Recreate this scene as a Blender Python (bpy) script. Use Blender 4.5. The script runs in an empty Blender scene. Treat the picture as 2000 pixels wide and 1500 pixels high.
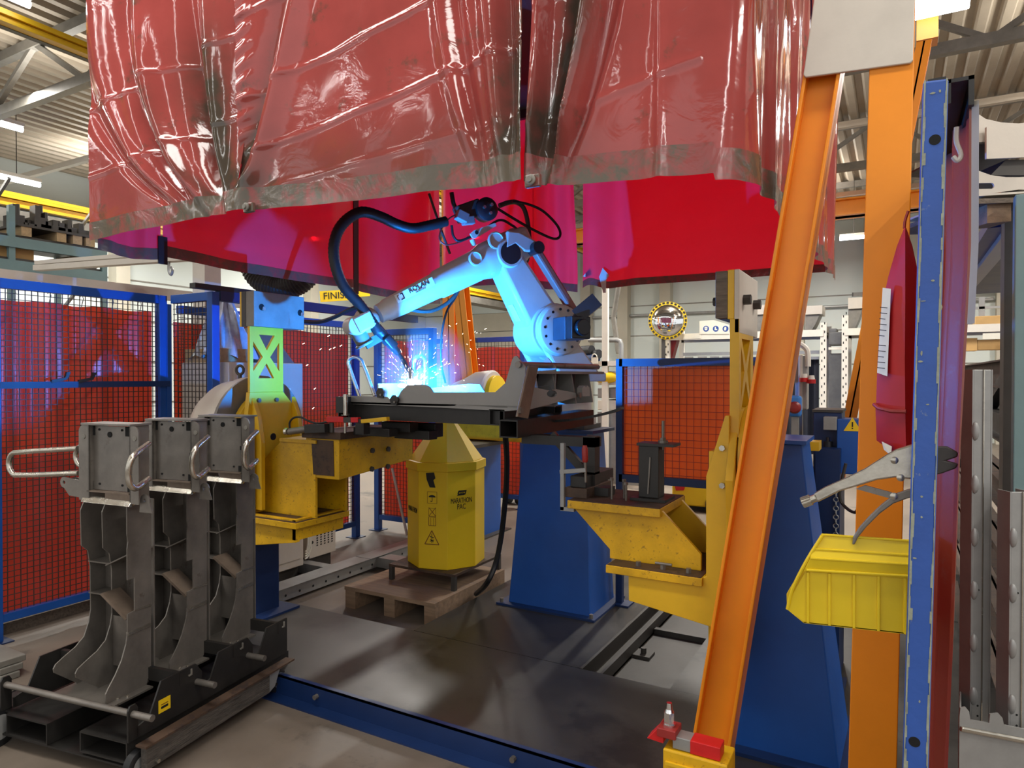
import bpy, bmesh, math, random
from mathutils import Vector, Matrix
random.seed(7)
S = bpy.context.scene
COL = S.collection
V = Vector
PI = math.pi
# ---------------------------------------------------------------- camera
FPX, CH, YAW, PIT = 1333.0, 1.6, math.radians(29.4), math.radians(0.65)
cam = bpy.data.cameras.new('camera'); cam.lens = FPX / 2000 * 36; cam.sensor_width = 36
cam.clip_start = 0.05; cam.clip_end = 200
camo = bpy.data.objects.new('camera', cam); COL.objects.link(camo)
camo.location = (0, 0, CH); camo.rotation_euler = (PI / 2 - PIT, 0, YAW)
S.camera = camo
_R = V((math.cos(YAW), math.sin(YAW), 0)); _H = V((-math.sin(YAW), math.cos(YAW), 0))
_F = _H * math.cos(PIT) - V((0, 0, math.sin(PIT))); _U = _H * math.sin(PIT) + V((0, 0, math.cos(PIT)))
CAM = V((0, 0, CH))
def ray(u, v): return _F + _R * ((u - 1000) / FPX) + _U * ((750 - v) / FPX)
# survey helpers: where the sight line of a photo point meets a real plane of the place
def SZ(u, v, z=0.0): d = ray(u, v); return CAM + d * ((z - CH) / d.z)
def SX(u, v, x): d = ray(u, v); return CAM + d * (x / d.x)
def SY(u, v, y): d = ray(u, v); return CAM + d * (y / d.y)
def SD(u, v, t): return CAM + ray(u, v) * t
def SP(u, v, p0, n): d = ray(u, v); return CAM + d * ((p0 - CAM).dot(n) / d.dot(n))

# ---------------------------------------------------------------- colours, materials
def lin(c):
    c /= 255.0
    return c / 12.92 if c <= 0.04045 else ((c + 0.055) / 1.055) ** 2.4
def rgb(r, g, b): return (lin(r), lin(g), lin(b), 1)
MATS = {}
def M(name, col, rough=.5, metal=0.0, var=.25, vs=6.0, stain=None, st=.6, ss=9.0, bump=.05, bs=40.0, coat=0, rv=.15, emit=None, es=1.0, stretch=(1, 1, 1), spec=.5):
    m = bpy.data.materials.new(name); m.use_nodes = True
    nt = m.node_tree; N = nt.nodes; Lk = nt.links
    b = N['Principled BSDF']
    c = rgb(*col)
    b.inputs['Metallic'].default_value = metal
    b.inputs['Specular IOR Level'].default_value = spec
    if coat: b.inputs['Coat Weight'].default_value = coat; b.inputs['Coat Roughness'].default_value = .08
    if emit:
        b.inputs['Emission Color'].default_value = rgb(*emit); b.inputs['Emission Strength'].default_value = es
    tc = N.new('ShaderNodeTexCoord'); mp = N.new('ShaderNodeMapping'); Lk.new(tc.outputs['Object'], mp.inputs['Vector'])
    mp.inputs['Scale'].default_value = stretch
    n1 = N.new('ShaderNodeTexNoise'); n1.inputs['Scale'].default_value = vs; n1.inputs['Detail'].default_value = 5; n1.inputs['Roughness'].default_value = .65
    Lk.new(mp.outputs[0], n1.inputs['Vector'])
    r1 = N.new('ShaderNodeValToRGB'); e = r1.color_ramp.elements
    e[0].position = .3; e[1].position = .7
    e[0].color = tuple(x * (1 - var) for x in c[:3]) + (1,); e[1].color = tuple(min(1, x * (1 + var * .5)) for x in c[:3]) + (1,)
    Lk.new(n1.outputs['Fac'], r1.inputs['Fac'])
    out = r1.outputs['Color']
    if stain:
        n2 = N.new('ShaderNodeTexNoise'); n2.inputs['Scale'].default_value = ss; n2.inputs['Detail'].default_value = 8; n2.inputs['Roughness'].default_value = .75
        Lk.new(mp.outputs[0], n2.inputs['Vector'])
        r2 = N.new('ShaderNodeValToRGB'); r2.color_ramp.elements[0].position = st; r2.color_ramp.elements[1].position = min(1, st + .09)
        Lk.new(n2.outputs['Fac'], r2.inputs['Fac'])
        mx = N.new('ShaderNodeMix'); mx.data_type = 'RGBA'
        Lk.new(r2.outputs['Color'], mx.inputs[0]); Lk.new(out, mx.inputs[6]); mx.inputs[7].default_value = rgb(*stain)
        out = mx.outputs[2]
    Lk.new(out, b.inputs['Base Color'])
    mr = N.new('ShaderNodeMapRange'); mr.inputs['To Min'].default_value = max(.02, rough - rv); mr.inputs['To Max'].default_value = min(1, rough + rv)
    Lk.new(n1.outputs['Fac'], mr.inputs['Value']); Lk.new(mr.outputs[0], b.inputs['Roughness'])
    if bump:
        n3 = N.new('ShaderNodeTexNoise'); n3.inputs['Scale'].default_value = bs; n3.inputs['Detail'].default_value = 3
        Lk.new(mp.outputs[0], n3.inputs['Vector'])
        bp = N.new('ShaderNodeBump'); bp.inputs['Strength'].default_value = bump; bp.inputs['Distance'].default_value = .01
        Lk.new(n3.outputs['Fac'], bp.inputs['Height']); Lk.new(bp.outputs[0], b.inputs['Normal'])
    MATS[name] = m
    return m
def emis(name, col, s):
    m = bpy.data.materials.new(name); m.use_nodes = True; nt = m.node_tree
    nt.nodes.clear(); o = nt.nodes.new('ShaderNodeOutputMaterial'); e = nt.nodes.new('ShaderNodeEmission')
    e.inputs[0].default_value = rgb(*col); e.inputs[1].default_value = s
    nt.links.new(e.outputs[0], o.inputs[0]); MATS[name] = m; return m

# ---------------------------------------------------------------- mesh builder
class MB:
    def __init__(s, xf=None): s.v = []; s.f = []; s.xf = xf
    def add(s, vs, fs):
        o = len(s.v)
        s.v += [(s.xf @ V(p)) if s.xf else V(p) for p in vs]
        s.f += [tuple(i + o for i in f) for f in fs]
        return s
    def box(s, a, b):
        x0, y0, z0 = (min(a[i], b[i]) for i in range(3)); x1, y1, z1 = (max(a[i], b[i]) for i in range(3))
        return s.add([(x0, y0, z0), (x1, y0, z0), (x1, y1, z0), (x0, y1, z0), (x0, y0, z1), (x1, y0, z1), (x1, y1, z1), (x0, y1, z1)],
                     [(0, 3, 2, 1), (4, 5, 6, 7), (0, 1, 5, 4), (1, 2, 6, 5), (2, 3, 7, 6), (3, 0, 4, 7)])
    def hexa(s, lo, hi):
        n = len(lo)
        return s.add(list(lo) + list(hi), [tuple(range(n))[::-1], tuple(range(n, 2 * n))] + [(i, (i + 1) % n, n + (i + 1) % n, n + i) for i in range(n)])
    def prism(s, pts, d):
        pts = [V(p) for p in pts]; d = V(d)
        return s.hexa(pts, [p + d for p in pts])
    def holed(s, outer, holes, d):
        # plate with holes, extruded by d (triangulated caps)
        outer = [V(p) for p in outer]; holes = [[V(p) for p in h] for h in holes]; d = V(d)
        bm = bmesh.new(); edges = []
        for loop in [outer] + holes:
            vs = [bm.verts.new(p) for p in loop]
            edges += [bm.edges.new((vs[i], vs[(i + 1) % len(vs)])) for i in range(len(vs))]
        bmesh.ops.triangle_fill(bm, use_beauty=True, use_dissolve=False, edges=edges, normal=d.normalized())
        bm.verts.index_update()
        cap = [[v.index for v in f.verts] for f in bm.faces]; vs = [v.co.copy() for v in bm.verts]; bm.free()
        n = len(vs)
        fs = [tuple(f[::-1]) for f in cap] + [tuple(i + n for i in f) for f in cap]
        k = 0
        for loop in [outer] + holes:
            m = len(loop)
            fs += [(k + i, k + (i + 1) % m, n + k + (i + 1) % m, n + k + i) for i in range(m)]
            k += m
        return s.add(vs + [p + d for p in vs], fs)
    def cyl(s, a, b, r, r2=None, n=16, caps=True):
        a, b = V(a), V(b); r2 = r if r2 is None else r2
        ax = (b - a).normalized(); t = ax.orthogonal().normalized(); w = ax.cross(t)
        cs = [(math.cos(2 * PI * i / n), math.sin(2 * PI * i / n)) for i in range(n)]
        vs = [a + (t * c + w * q) * r for c, q in cs] + [b + (t * c + w * q) * r2 for c, q in cs]
        fs = [(i, (i + 1) % n, n + (i + 1) % n, n + i) for i in range(n)]
        if caps: fs += [tuple(range(n))[::-1], tuple(range(n, 2 * n))]
        return s.add(vs, fs)
    def tube(s, pts, r, n=10, closed=False, caps=True):
        pts = [V(p) for p in pts]; m = len(pts)
        rr = r if isinstance(r, (list, tuple)) else [r] * m
        ref = None; vs = []
        for i, p in enumerate(pts):
            if closed: tg = pts[(i + 1) % m] - pts[i - 1]
            else: tg = pts[min(i + 1, m - 1)] - pts[max(i - 1, 0)]
            tg.normalize()
            if ref is None: ref = tg.orthogonal().normalized()
            ref = (ref - tg * ref.dot(tg))
            ref = ref.normalized() if ref.length > 1e-6 else tg.orthogonal().normalized()
            w = tg.cross(ref)
            vs += [p + (ref * math.cos(2 * PI * k / n) + w * math.sin(2 * PI * k / n)) * rr[i] for k in range(n)]
        fs = []
        for i in range(m if closed else m - 1):
            j = (i + 1) % m
            fs += [(i * n + k, i * n + (k + 1) % n, j * n + (k + 1) % n, j * n + k) for k in range(n)]
        if caps and not closed: fs += [tuple(range(n))[::-1], tuple(range((m - 1) * n, m * n))]
        return s.add(vs, fs)
    def lathe(s, a, ax, prof, n=32):
        # prof: (distance along ax, radius)
        a = V(a); ax = V(ax).normalized(); t = ax.orthogonal().normalized(); w = ax.cross(t)
        vs = []
        for h, r in prof:
            vs += [a + ax * h + (t * math.cos(2 * PI * i / n) + w * math.sin(2 * PI * i / n)) * max(r, 1e-4) for i in range(n)]
        fs = []
        for j in range(len(prof) - 1):
            fs += [(j * n + i, j * n + (i + 1) % n, (j + 1) * n + (i + 1) % n, (j + 1) * n + i) for i in range(n)]
        fs += [tuple(range(n))[::-1], tuple(range((len(prof) - 1) * n, len(prof) * n))]
        return s.add(vs, fs)
    def bar(s, a, b, w, h, side=(0, 0, 1), w2=None, h2=None):
        # rectangular bar a->b, h along 'side' direction, w across
        a, b, side = V(a), V(b), V(side); t = (b - a).normalized()
        up = (side - t * side.dot(t)).normalized(); ac = t.cross(up)
        w2 = w if w2 is None else w2; h2 = h if h2 is None else h2
        q = lambda p, ww, hh: [p + ac * (sx * ww / 2) + up * (sy * hh / 2) for sx, sy in ((-1, -1), (1, -1), (1, 1), (-1, 1))]
        return s.hexa(q(a, w, h), q(b, w2, h2))
    def hollow(s, a, b, w, h, t, side=(0, 0, 1)):
        # open-ended rectangular tube
        a, b, side = V(a), V(b), V(side); ax = (b - a).normalized()
        up = (side - ax * side.dot(ax)).normalized(); ac = ax.cross(up)
        q = lambda p, ww, hh: [p + ac * (sx * ww / 2) + up * (sy * hh / 2) for sx, sy in ((-1, -1), (1, -1), (1, 1), (-1, 1))]
        vs = q(a, w, h) + q(b, w, h) + q(a, w - 2 * t, h - 2 * t) + q(b, w - 2 * t, h - 2 * t)
        fs = []
        for i in range(4):
            j = (i + 1) % 4
            fs += [(i, j, 4 + j, 4 + i), (8 + j, 8 + i, 12 + i, 12 + j), (j, i, 8 + i, 8 + j), (4 + i, 4 + j, 12 + j, 12 + i)]
        return s.add(vs, fs)
    def grid(s, P, ni, nj):
        vs = [P(i / ni, j / nj) for j in range(nj + 1) for i in range(ni + 1)]
        w = ni + 1
        return s.add(vs, [(j * w + i, j * w + i + 1, (j + 1) * w + i + 1, (j + 1) * w + i) for j in range(nj) for i in range(ni)])
    def ball(s, c, r, n=12, sc=(1, 1, 1)):
        c = V(c)
        vs = []; m = n // 2
        for j in range(1, m):
            a = PI * j / m
            vs += [c + V((r * sc[0] * math.sin(a) * math.cos(2 * PI * i / n), r * sc[1] * math.sin(a) * math.sin(2 * PI * i / n), r * sc[2] * math.cos(a))) for i in range(n)]
        fs = [(j * n + i, (j + 1) * n + i, (j + 1) * n + (i + 1) % n, j * n + (i + 1) % n) for j in range(m - 2) for i in range(n)]
        k = len(vs); vs += [c + V((0, 0, r * sc[2])), c - V((0, 0, r * sc[2]))]
        fs += [(k, i, (i + 1) % n) for i in range(n)] + [(k + 1, (m - 2) * n + (i + 1) % n, (m - 2) * n + i) for i in range(n)]
        return s.add(vs, fs)
    def obj(s, name, mat, parent=None, bevel=0, smooth=False, solid=0, recalc=True):
        org = wloc(parent) if parent else V((0, 0, 0))
        if parent is None and s.v:
            lo = [min(p[i] for p in s.v) for i in range(3)]; hi = [max(p[i] for p in s.v) for i in range(3)]
            org = V(((lo[0] + hi[0]) / 2, (lo[1] + hi[1]) / 2, lo[2]))
        me = bpy.data.meshes.new(name)
        me.from_pydata([tuple(p - org) for p in s.v], [], s.f); me.update()
        if recalc:
            bm = bmesh.new(); bm.from_mesh(me); bmesh.ops.recalc_face_normals(bm, faces=bm.faces[:]); bm.to_mesh(me); bm.free()
        me.materials.append(mat if not isinstance(mat, str) else MATS[mat])
        o = bpy.data.objects.new(name, me); COL.objects.link(o)
        if parent: o.parent = parent
        else: o.location = org
        if smooth:
            for p in me.polygons: p.use_smooth = True
            try: me.set_sharp_from_angle(angle=math.radians(40))
            except Exception: pass
        if bevel:
            md = o.modifiers.new('edge', 'BEVEL'); md.width = bevel; md.segments = 2; md.limit_method = 'ANGLE'; md.angle_limit = math.radians(40)
        if solid:
            md = o.modifiers.new('thick', 'SOLIDIFY'); md.thickness = solid
        return o
def _islands(mb):
    par = list(range(len(mb.v)))
    def find(i):
        while par[i] != i: par[i] = par[par[i]]; i = par[i]
        return i
    for f in mb.f:
        for i in f[1:]: par[find(i)] = find(f[0])
    out = {}
    for i in range(len(mb.v)): out.setdefault(find(i), []).append(i)
    return find, out
def objs(mb, name, mat, parent=None, **k):
    # every separate piece becomes a part of its own
    find, isl = _islands(mb); r = []
    for root, idx in isl.items():
        m = MB(); mp = {i: n for n, i in enumerate(idx)}
        m.v = [mb.v[i] for i in idx]; m.f = [tuple(mp[i] for i in f) for f in mb.f if find(f[0]) == root]
        r.append(m.obj(name, mat, parent, **k))
    return r
MB.objs = objs
def wloc(o):
    p = V((0, 0, 0))
    while o: p += o.location; o = o.parent
    return p
def tag(o, label, cat, group=None, kind=None):
    if label: o['label'] = label
    if cat: o['category'] = cat
    if group: o['group'] = group
    if kind: o['kind'] = kind
    return o
def thing(name, label, cat, loc, group=None):
    o = bpy.data.objects.new(name, None); COL.objects.link(o); o.location = loc; o.empty_display_size = .05
    return tag(o, label, cat, group)
def one(name, mb, mat, label, cat, group=None, kind=None, **k): return tag(mb.obj(name, mat, **k), label, cat, group, kind)
def struct(name, mb, mat, **k): o = mb.obj(name, mat, **k); o['kind'] = 'structure'; return o
def copy_tree(o, parent=None, loc=None, label=None, rz=None):
    c = o.copy(); COL.objects.link(c); c.parent = parent
    if loc is not None: c.location = loc
    if rz is not None: c.rotation_euler[2] = rz
    if label: c['label'] = label
    for ch in list(o.children): copy_tree(ch, c)
    return c
def text(parent, name, body, mat, origin, xdir, ydir, size, align='CENTER', ext=.0008, xs=1):
    cu = bpy.data.curves.new(name, 'FONT'); cu.body = body; cu.size = size; cu.align_x = align; cu.align_y = 'CENTER'; cu.extrude = ext
    cu.materials.append(MATS[mat]); o = bpy.data.objects.new(name, cu); COL.objects.link(o)
    x = V(xdir).normalized(); y = V(ydir); y = (y - x * y.dot(x)).normalized(); z = x.cross(y)
    m = Matrix((x, y, z)).transposed().to_4x4(); m.translation = V(origin) - wloc(parent)
    if xs != 1: cu.size = size; m = m @ Matrix.Diagonal((xs, 1, 1, 1))
    o.matrix_basis = m
    me = bpy.data.meshes.new_from_object(o); me.name = name; me.transform(m)
    bpy.data.objects.remove(o); o = bpy.data.objects.new(name, me); COL.objects.link(o); o.parent = parent
    return o
def spline(pts, k=6):
    pts = [V(p) for p in pts]; q = [pts[0] * 2 - pts[1]] + pts + [pts[-1] * 2 - pts[-2]]; out = []
    for i in range(1, len(q) - 2):
        for j in range(k):
            t = j / k; a, b, c, d = q[i - 1], q[i], q[i + 1], q[i + 2]
            out.append(.5 * ((2 * b) + (c - a) * t + (2 * a - 5 * b + 4 * c - d) * t * t + (3 * b - a - 3 * c + d) * t ** 3))
    out.append(pts[-1]); return out
def ss(a, b, x): t = max(0, min(1, (x - a) / (b - a))); return t * t * (3 - 2 * t)
def gauss(x, w): return math.exp(-(x / w) ** 2)
def ring(c, r, ax1, ax2, n=20, ph=0): c = V(c); return [c + V(ax1) * (r * math.cos(2 * PI * i / n + ph)) + V(ax2) * (r * math.sin(2 * PI * i / n + ph)) for i in range(n)]
X_, Y_, Z_ = V((1, 0, 0)), V((0, 1, 0)), V((0, 0, 1))
# ---------------------------------------------------------------- materials
M('concrete', (118, 106, 94), .55, var=.3, vs=1.3, stain=(70, 64, 58), st=.56, ss=.9, bump=.08, bs=25, rv=.2)
M('deckplate', (60, 57, 54), .38, .25, var=.35, vs=1.6, stain=(40, 38, 37), st=.52, ss=2.2, bump=.03, bs=18, rv=.2)
M('white_wall', (206, 214, 210), .7, var=.05, vs=.6)
M('grey_panel', (186, 180, 164), .8, var=.14, vs=.8)
M('roof_metal', (168, 156, 138), .5, .1, var=.18, vs=1.2)
M('steel_paint', (128, 124, 116), .5, .1)
M('steel_dark', (66, 62, 58), .5, .2)
M('blue', (20, 78, 158), .42, var=.16, vs=3, rv=.1)
M('blue_worn', (44, 84, 164), .5, var=.2, vs=4, stain=(150, 156, 140), st=.64, ss=26, bump=.06, bs=60)
M('navy', (15, 42, 88), .45, var=.2, vs=3, rv=.1)
M('chip', (150, 155, 138), .7, var=.4, vs=30)
M('yellow', (222, 176, 30), .42, var=.14, vs=3, stain=(168, 132, 20), st=.66, ss=12, rv=.12)
M('yellow_worn', (218, 168, 12), .5, var=.42, vs=3.2, stain=(128, 94, 26), st=.57, ss=52, bump=.07, bs=60, rv=.15)
M('rust_plate', (84, 64, 50), .6, .2, var=.4, vs=6, stain=(56, 44, 40), st=.5, ss=14)
M('orange', (238, 142, 16), .4, var=.1, vs=2, stain=(176, 92, 26), st=.74, ss=14, rv=.08)
M('drum', (226, 188, 14), .5, var=.06, vs=4, bump=.02)
M('raw_steel', (122, 116, 109), .36, .45, var=.3, vs=7, stain=(86, 74, 64), st=.62, ss=8, rv=.12)
M('bright_steel', (190, 184, 172), .26, .9, var=.25, vs=10, rv=.1)
M('black_steel', (44, 42, 40), .45, .2, var=.4, vs=6, stain=(84, 74, 66), st=.66, ss=9)
M('galv', (150, 150, 148), .42, .35, var=.16, vs=7, rv=.1)
M('grey_part', (142, 140, 136), .5, .25, var=.1, vs=6, stain=(100, 92, 84), st=.7, ss=7)
M('pale_part', (200, 192, 180), .5, .1, var=.08, vs=5)
M('robot', (196, 192, 184), .35, var=.06, vs=4, rv=.06)
M('robot_beige', (186, 172, 160), .5, var=.15, vs=5)  # beige of the wrist parts
M('rod_brown', (150, 96, 86), .5, var=.15)
M('motor_black', (34, 34, 38), .4, .1)
M('rubber', (22, 22, 24), .5, var=.2)
M('rubber_rib', (30, 28, 28), .55, var=.3, vs=30)
M('wood', (142, 116, 92), .75, var=.35, vs=4, stretch=(1, 8, 8), bump=.12, bs=20)
M('wood_pale', (176, 150, 112), .75, var=.25, vs=4, stretch=(1, 8, 8))
M('wood_streak', (74, 68, 62), .8, var=.6, vs=4, stretch=(16, 1.6, 16), bump=.4, bs=10)
M('blue_grey', (112, 140, 142), .5, var=.1)
M('wood_old', (110, 98, 86), .8, var=.5, vs=5, stretch=(1.2, 14, 14), bump=.3, bs=12)
M('cardboard', (202, 162, 104), .8, var=.1)
M('cabinet', (196, 186, 172), .5, var=.06)
M('white_paint', (222, 216, 204), .5, var=.06)
M('red_paint', (200, 24, 26), .45, var=.2, vs=8, stain=(120, 70, 60), st=.68, ss=16)
M('dull_red', (150, 40, 36), .5)
M('brown_arm', (128, 112, 98), .42, .5, var=.3, vs=9)
M('grey_plastic', (92, 92, 92), .5)
M('sky_blue', (60, 130, 210), .5)
M('label_white', (226, 222, 206), .6, var=.05)
M('ink', (22, 20, 18), .6, var=0, bump=0)
M('ink_brown', (126, 78, 14), .6, var=0, bump=0)
M('sign_yellow', (236, 196, 20), .5, var=.03)
M('sign_blue', (28, 70, 150), .5, var=.03)
M('dark_curtain', (20, 24, 38), .6)
M('film', (186, 190, 204), .12, var=.5, vs=6, bump=.6, bs=9, coat=.5)
M('tape_black', (16, 15, 15), .4)
M('hole', (8, 8, 8), .9, bump=0)
M('chrome', (225, 225, 225), .12, 1.0, var=.05)
M('mirror', (235, 238, 240), .03, 1.0, var=0, bump=0, rv=0)
M('motor_grey', (62, 66, 76), .4, .2)
M('bin', (224, 192, 20), .45, var=.1, vs=4, stain=(168, 128, 34), st=.6, ss=5)
M('bag_red', (176, 26, 30), .5, var=.2, vs=4, bump=.12, bs=14)
emis('tube_glow', (244, 250, 255), 9)
emis('arc_glow', (190, 230, 255), 60)
emis('spark', (255, 232, 205), 9)

def pvc(name, base, trans, rough, mixt, transp, dirt_fold_shade=None, dst=.62, wrk=.35):
    m = bpy.data.materials.new(name); m.use_nodes = True; nt = m.node_tree; N = nt.nodes; Lk = nt.links
    b = N['Principled BSDF']; b.inputs['Roughness'].default_value = rough; b.inputs['IOR'].default_value = 1.5
    b.inputs['Specular IOR Level'].default_value = .7
    tc = N.new('ShaderNodeTexCoord')
    n1 = N.new('ShaderNodeTexNoise'); n1.inputs['Scale'].default_value = 2.2; n1.inputs['Detail'].default_value = 6; n1.inputs['Roughness'].default_value = .6
    Lk.new(tc.outputs['Object'], n1.inputs['Vector'])
    rp = N.new('ShaderNodeValToRGB'); rp.color_ramp.elements[0].position = .35; rp.color_ramp.elements[1].position = .7
    c = rgb(*base); rp.color_ramp.elements[0].color = c; rp.color_ramp.elements[1].color = tuple(x * 1.35 for x in c[:3]) + (1,)
    Lk.new(n1.outputs['Fac'], rp.inputs['Fac']); out = rp.outputs['Color']
    if dirt_fold_shade:
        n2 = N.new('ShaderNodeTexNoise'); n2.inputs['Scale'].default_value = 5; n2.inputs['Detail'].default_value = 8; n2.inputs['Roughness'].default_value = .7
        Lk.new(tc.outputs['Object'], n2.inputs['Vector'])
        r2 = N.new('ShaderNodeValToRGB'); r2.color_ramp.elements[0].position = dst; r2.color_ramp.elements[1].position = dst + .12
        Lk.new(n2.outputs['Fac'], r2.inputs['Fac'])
        mx = N.new('ShaderNodeMix'); mx.data_type = 'RGBA'; Lk.new(r2.outputs[0], mx.inputs[0]); Lk.new(out, mx.inputs[6]); mx.inputs[7].default_value = rgb(*dirt_fold_shade)
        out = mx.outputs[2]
        at = N.new('ShaderNodeAttribute'); at.attribute_name = 'dirt_fold_shade'  # painted mask: grime near the bolts plus shading along the fold valleys
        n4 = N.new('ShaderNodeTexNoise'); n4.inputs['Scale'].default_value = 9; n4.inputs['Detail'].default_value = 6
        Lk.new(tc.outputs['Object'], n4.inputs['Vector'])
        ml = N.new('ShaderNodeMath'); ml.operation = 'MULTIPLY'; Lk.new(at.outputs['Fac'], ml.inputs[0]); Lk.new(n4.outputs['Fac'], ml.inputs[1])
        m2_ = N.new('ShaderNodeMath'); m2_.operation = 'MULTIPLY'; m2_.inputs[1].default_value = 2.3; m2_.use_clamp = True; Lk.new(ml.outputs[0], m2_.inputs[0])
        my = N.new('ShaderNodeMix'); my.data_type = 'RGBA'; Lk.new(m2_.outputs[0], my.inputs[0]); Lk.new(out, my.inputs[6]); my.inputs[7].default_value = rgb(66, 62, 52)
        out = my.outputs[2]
    Lk.new(out, b.inputs['Base Color'])
    # small wrinkles
    n3 = N.new('ShaderNodeTexNoise'); n3.inputs['Scale'].default_value = 5; n3.inputs['Detail'].default_value = 4; n3.inputs['Distortion'].default_value = 1.2
    Lk.new(tc.outputs['Object'], n3.inputs['Vector'])
    bp = N.new('ShaderNodeBump'); bp.inputs['Strength'].default_value = wrk; bp.inputs['Distance'].default_value = .012
    Lk.new(n3.outputs['Fac'], bp.inputs['Height']); Lk.new(bp.outputs[0], b.inputs['Normal'])
    tr = N.new('ShaderNodeBsdfTranslucent'); tr.inputs['Color'].default_value = rgb(*trans)
    m1 = N.new('ShaderNodeMixShader'); m1.inputs[0].default_value = mixt
    Lk.new(b.outputs[0], m1.inputs[1]); Lk.new(tr.outputs[0], m1.inputs[2])
    tp = N.new('ShaderNodeBsdfTransparent'); tp.inputs['Color'].default_value = rgb(*trans)
    m2 = N.new('ShaderNodeMixShader'); m2.inputs[0].default_value = transp
    Lk.new(m1.outputs[0], m2.inputs[1]); Lk.new(tp.outputs[0], m2.inputs[2])
    Lk.new(m2.outputs[0], N['Material Output'].inputs['Surface'])
    MATS[name] = m
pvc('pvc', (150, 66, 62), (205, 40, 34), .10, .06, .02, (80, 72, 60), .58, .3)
pvc('pvc_rear', (140, 86, 112), (220, 12, 30), .3, .46, .05, (120, 40, 44), .7, .2)
pvc('pvc_hem', (140, 66, 62), (120, 40, 40), .22, .1, 0, (92, 84, 70), .42, .8)
pvc('pvc_fence', (136, 66, 82), (196, 62, 28), .3, .46, .2, None, .6, .25)
pvc('pvc_side', (112, 50, 32), (150, 36, 40), .5, .2, .05, (120, 100, 96), .6)

pvc('mesh_red', (222, 104, 22), (255, 160, 40), .5, .35, 0, None, .6, .1)

def smoke_mat():
    m = bpy.data.materials.new('smoke'); m.use_nodes = True; nt = m.node_tree; N = nt.nodes; Lk = nt.links
    N.remove(N['Principled BSDF']); sc = N.new('ShaderNodeVolumeScatter'); sc.inputs['Color'].default_value = (.8, .9, 1, 1)
    tc = N.new('ShaderNodeTexCoord'); no = N.new('ShaderNodeTexNoise'); no.inputs['Scale'].default_value = 5; no.inputs['Detail'].default_value = 3
    Lk.new(tc.outputs['Object'], no.inputs['Vector'])
    gr = N.new('ShaderNodeTexGradient'); gr.gradient_type = 'SPHERICAL'; mp = N.new('ShaderNodeMapping'); mp.inputs['Scale'].default_value = (3.4, 3.4, 2.7); mp.inputs['Location'].default_value = (0, 0, -.55)
    Lk.new(tc.outputs['Object'], mp.inputs[0]); Lk.new(mp.outputs[0], gr.inputs[0])
    mr = N.new('ShaderNodeMapRange'); mr.inputs['From Min'].default_value = .35; mr.inputs['From Max'].default_value = .7; mr.inputs['To Max'].default_value = SMOKE
    Lk.new(no.outputs['Fac'], mr.inputs['Value'])
    mu = N.new('ShaderNodeMath'); mu.operation = 'MULTIPLY'; Lk.new(mr.outputs[0], mu.inputs[0]); Lk.new(gr.outputs['Fac'], mu.inputs[1])
    Lk.new(mu.outputs[0], sc.inputs['Density']); Lk.new(sc.outputs[0], N['Material Output'].inputs['Volume'])
    MATS['smoke'] = m
SMOKE = .9
smoke_mat()
# ---------------------------------------------------------------- hall
struct('floor', MB().box((-16, -6, -.2), (14, 22, 0)), 'concrete')
b = MB(); pitch, zc = .24, 5.7
n = int(30 / pitch)
pr = []
for i in range(n):
    x = -16 + i * pitch
    pr += [(x, zc), (x + .07, zc), (x + .10, zc + .06), (x + .2, zc + .06)]
vs = [(x, -6, z) for x, z in pr] + [(x, 22, z) for x, z in pr]
k = len(pr)
b.add(vs, [(i, i + 1, k + i + 1, k + i) for i in range(k - 1)])
struct('ceiling', b, 'roof_metal', solid=.02)
WL, WB = -14.7, 19.8
b = MB().box((WL - .2, -6, 0), (WL, 22, 5.9)); struct('wall_left', b, 'white_wall')
b = MB().box((WL, WB, 0), (14, WB + .2, 5.9)); struct('wall_back', b, 'white_wall')
b = MB()
for z in (1.0, 1.9, 2.8, 3.7): b.box((WL, -6, z), (WL + .012, WB, z + .03)); b.box((WL, WB - .012, z), (14, WB, z + .03))
struct('trim_1', b, 'steel_paint')
b = MB()
for u in (905, 1150, 1222, 1304, 1560, 1700, 1960):
    p = SY(u, 600, WB); b.box((p.x - .16, WB - .3, 0), (p.x + .16, WB, 5.7))
struct('trim_2', b, 'grey_panel')
b = MB()
for y in (3.0, 8.5, 14): b.box((WL, y, 0), (WL + .3, y + .3, 5.7))
struct('trim_3', b, 'grey_panel')
# concrete infill panels at the foot of the back wall
b = MB(); p0 = SY(925, 600, WB - .1); p1 = SY(1140, 600, WB - .1)
for i in range(6):
    z = i * .62; b.box((p0.x, WB - .1, z + .012), (p1.x, WB, z + .61))
struct('wall_panels', b, 'grey_panel')
def truss(y, zb, zt, x0, x1, name='trim_4'):
    b = MB().box((x0, y - .05, zb - .06), (x1, y + .05, zb + .06)).box((x0, y - .05, zt - .06), (x1, y + .05, zt + .06))
    x = x0; i = 0
    while x < x1:
        a, c = (zb, zt) if i % 2 == 0 else (zt, zb)
        b.bar((x, y, a), (x + 1.1, y, c), .06, .06, (0, 1, 0)); x += 1.1; i += 1
    struct(name, b, 'steel_paint')
truss(4.4, 4.95, 5.62, -14.6, 8); truss(8.3, 4.95, 5.62, -14.6, 10); truss(12.2, 4.95, 5.62, -14.6, 10); truss(16, 4.95, 5.62, -14.6, 10)
b = MB()
for y, z in ((5.9, 4.9), (10.3, 5.0), (14.2, 5.0)): b.box((-14.6, y - .04, z - .04), (9, y + .04, z + .04))
struct('trim_5', b, 'pale_part')
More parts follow.
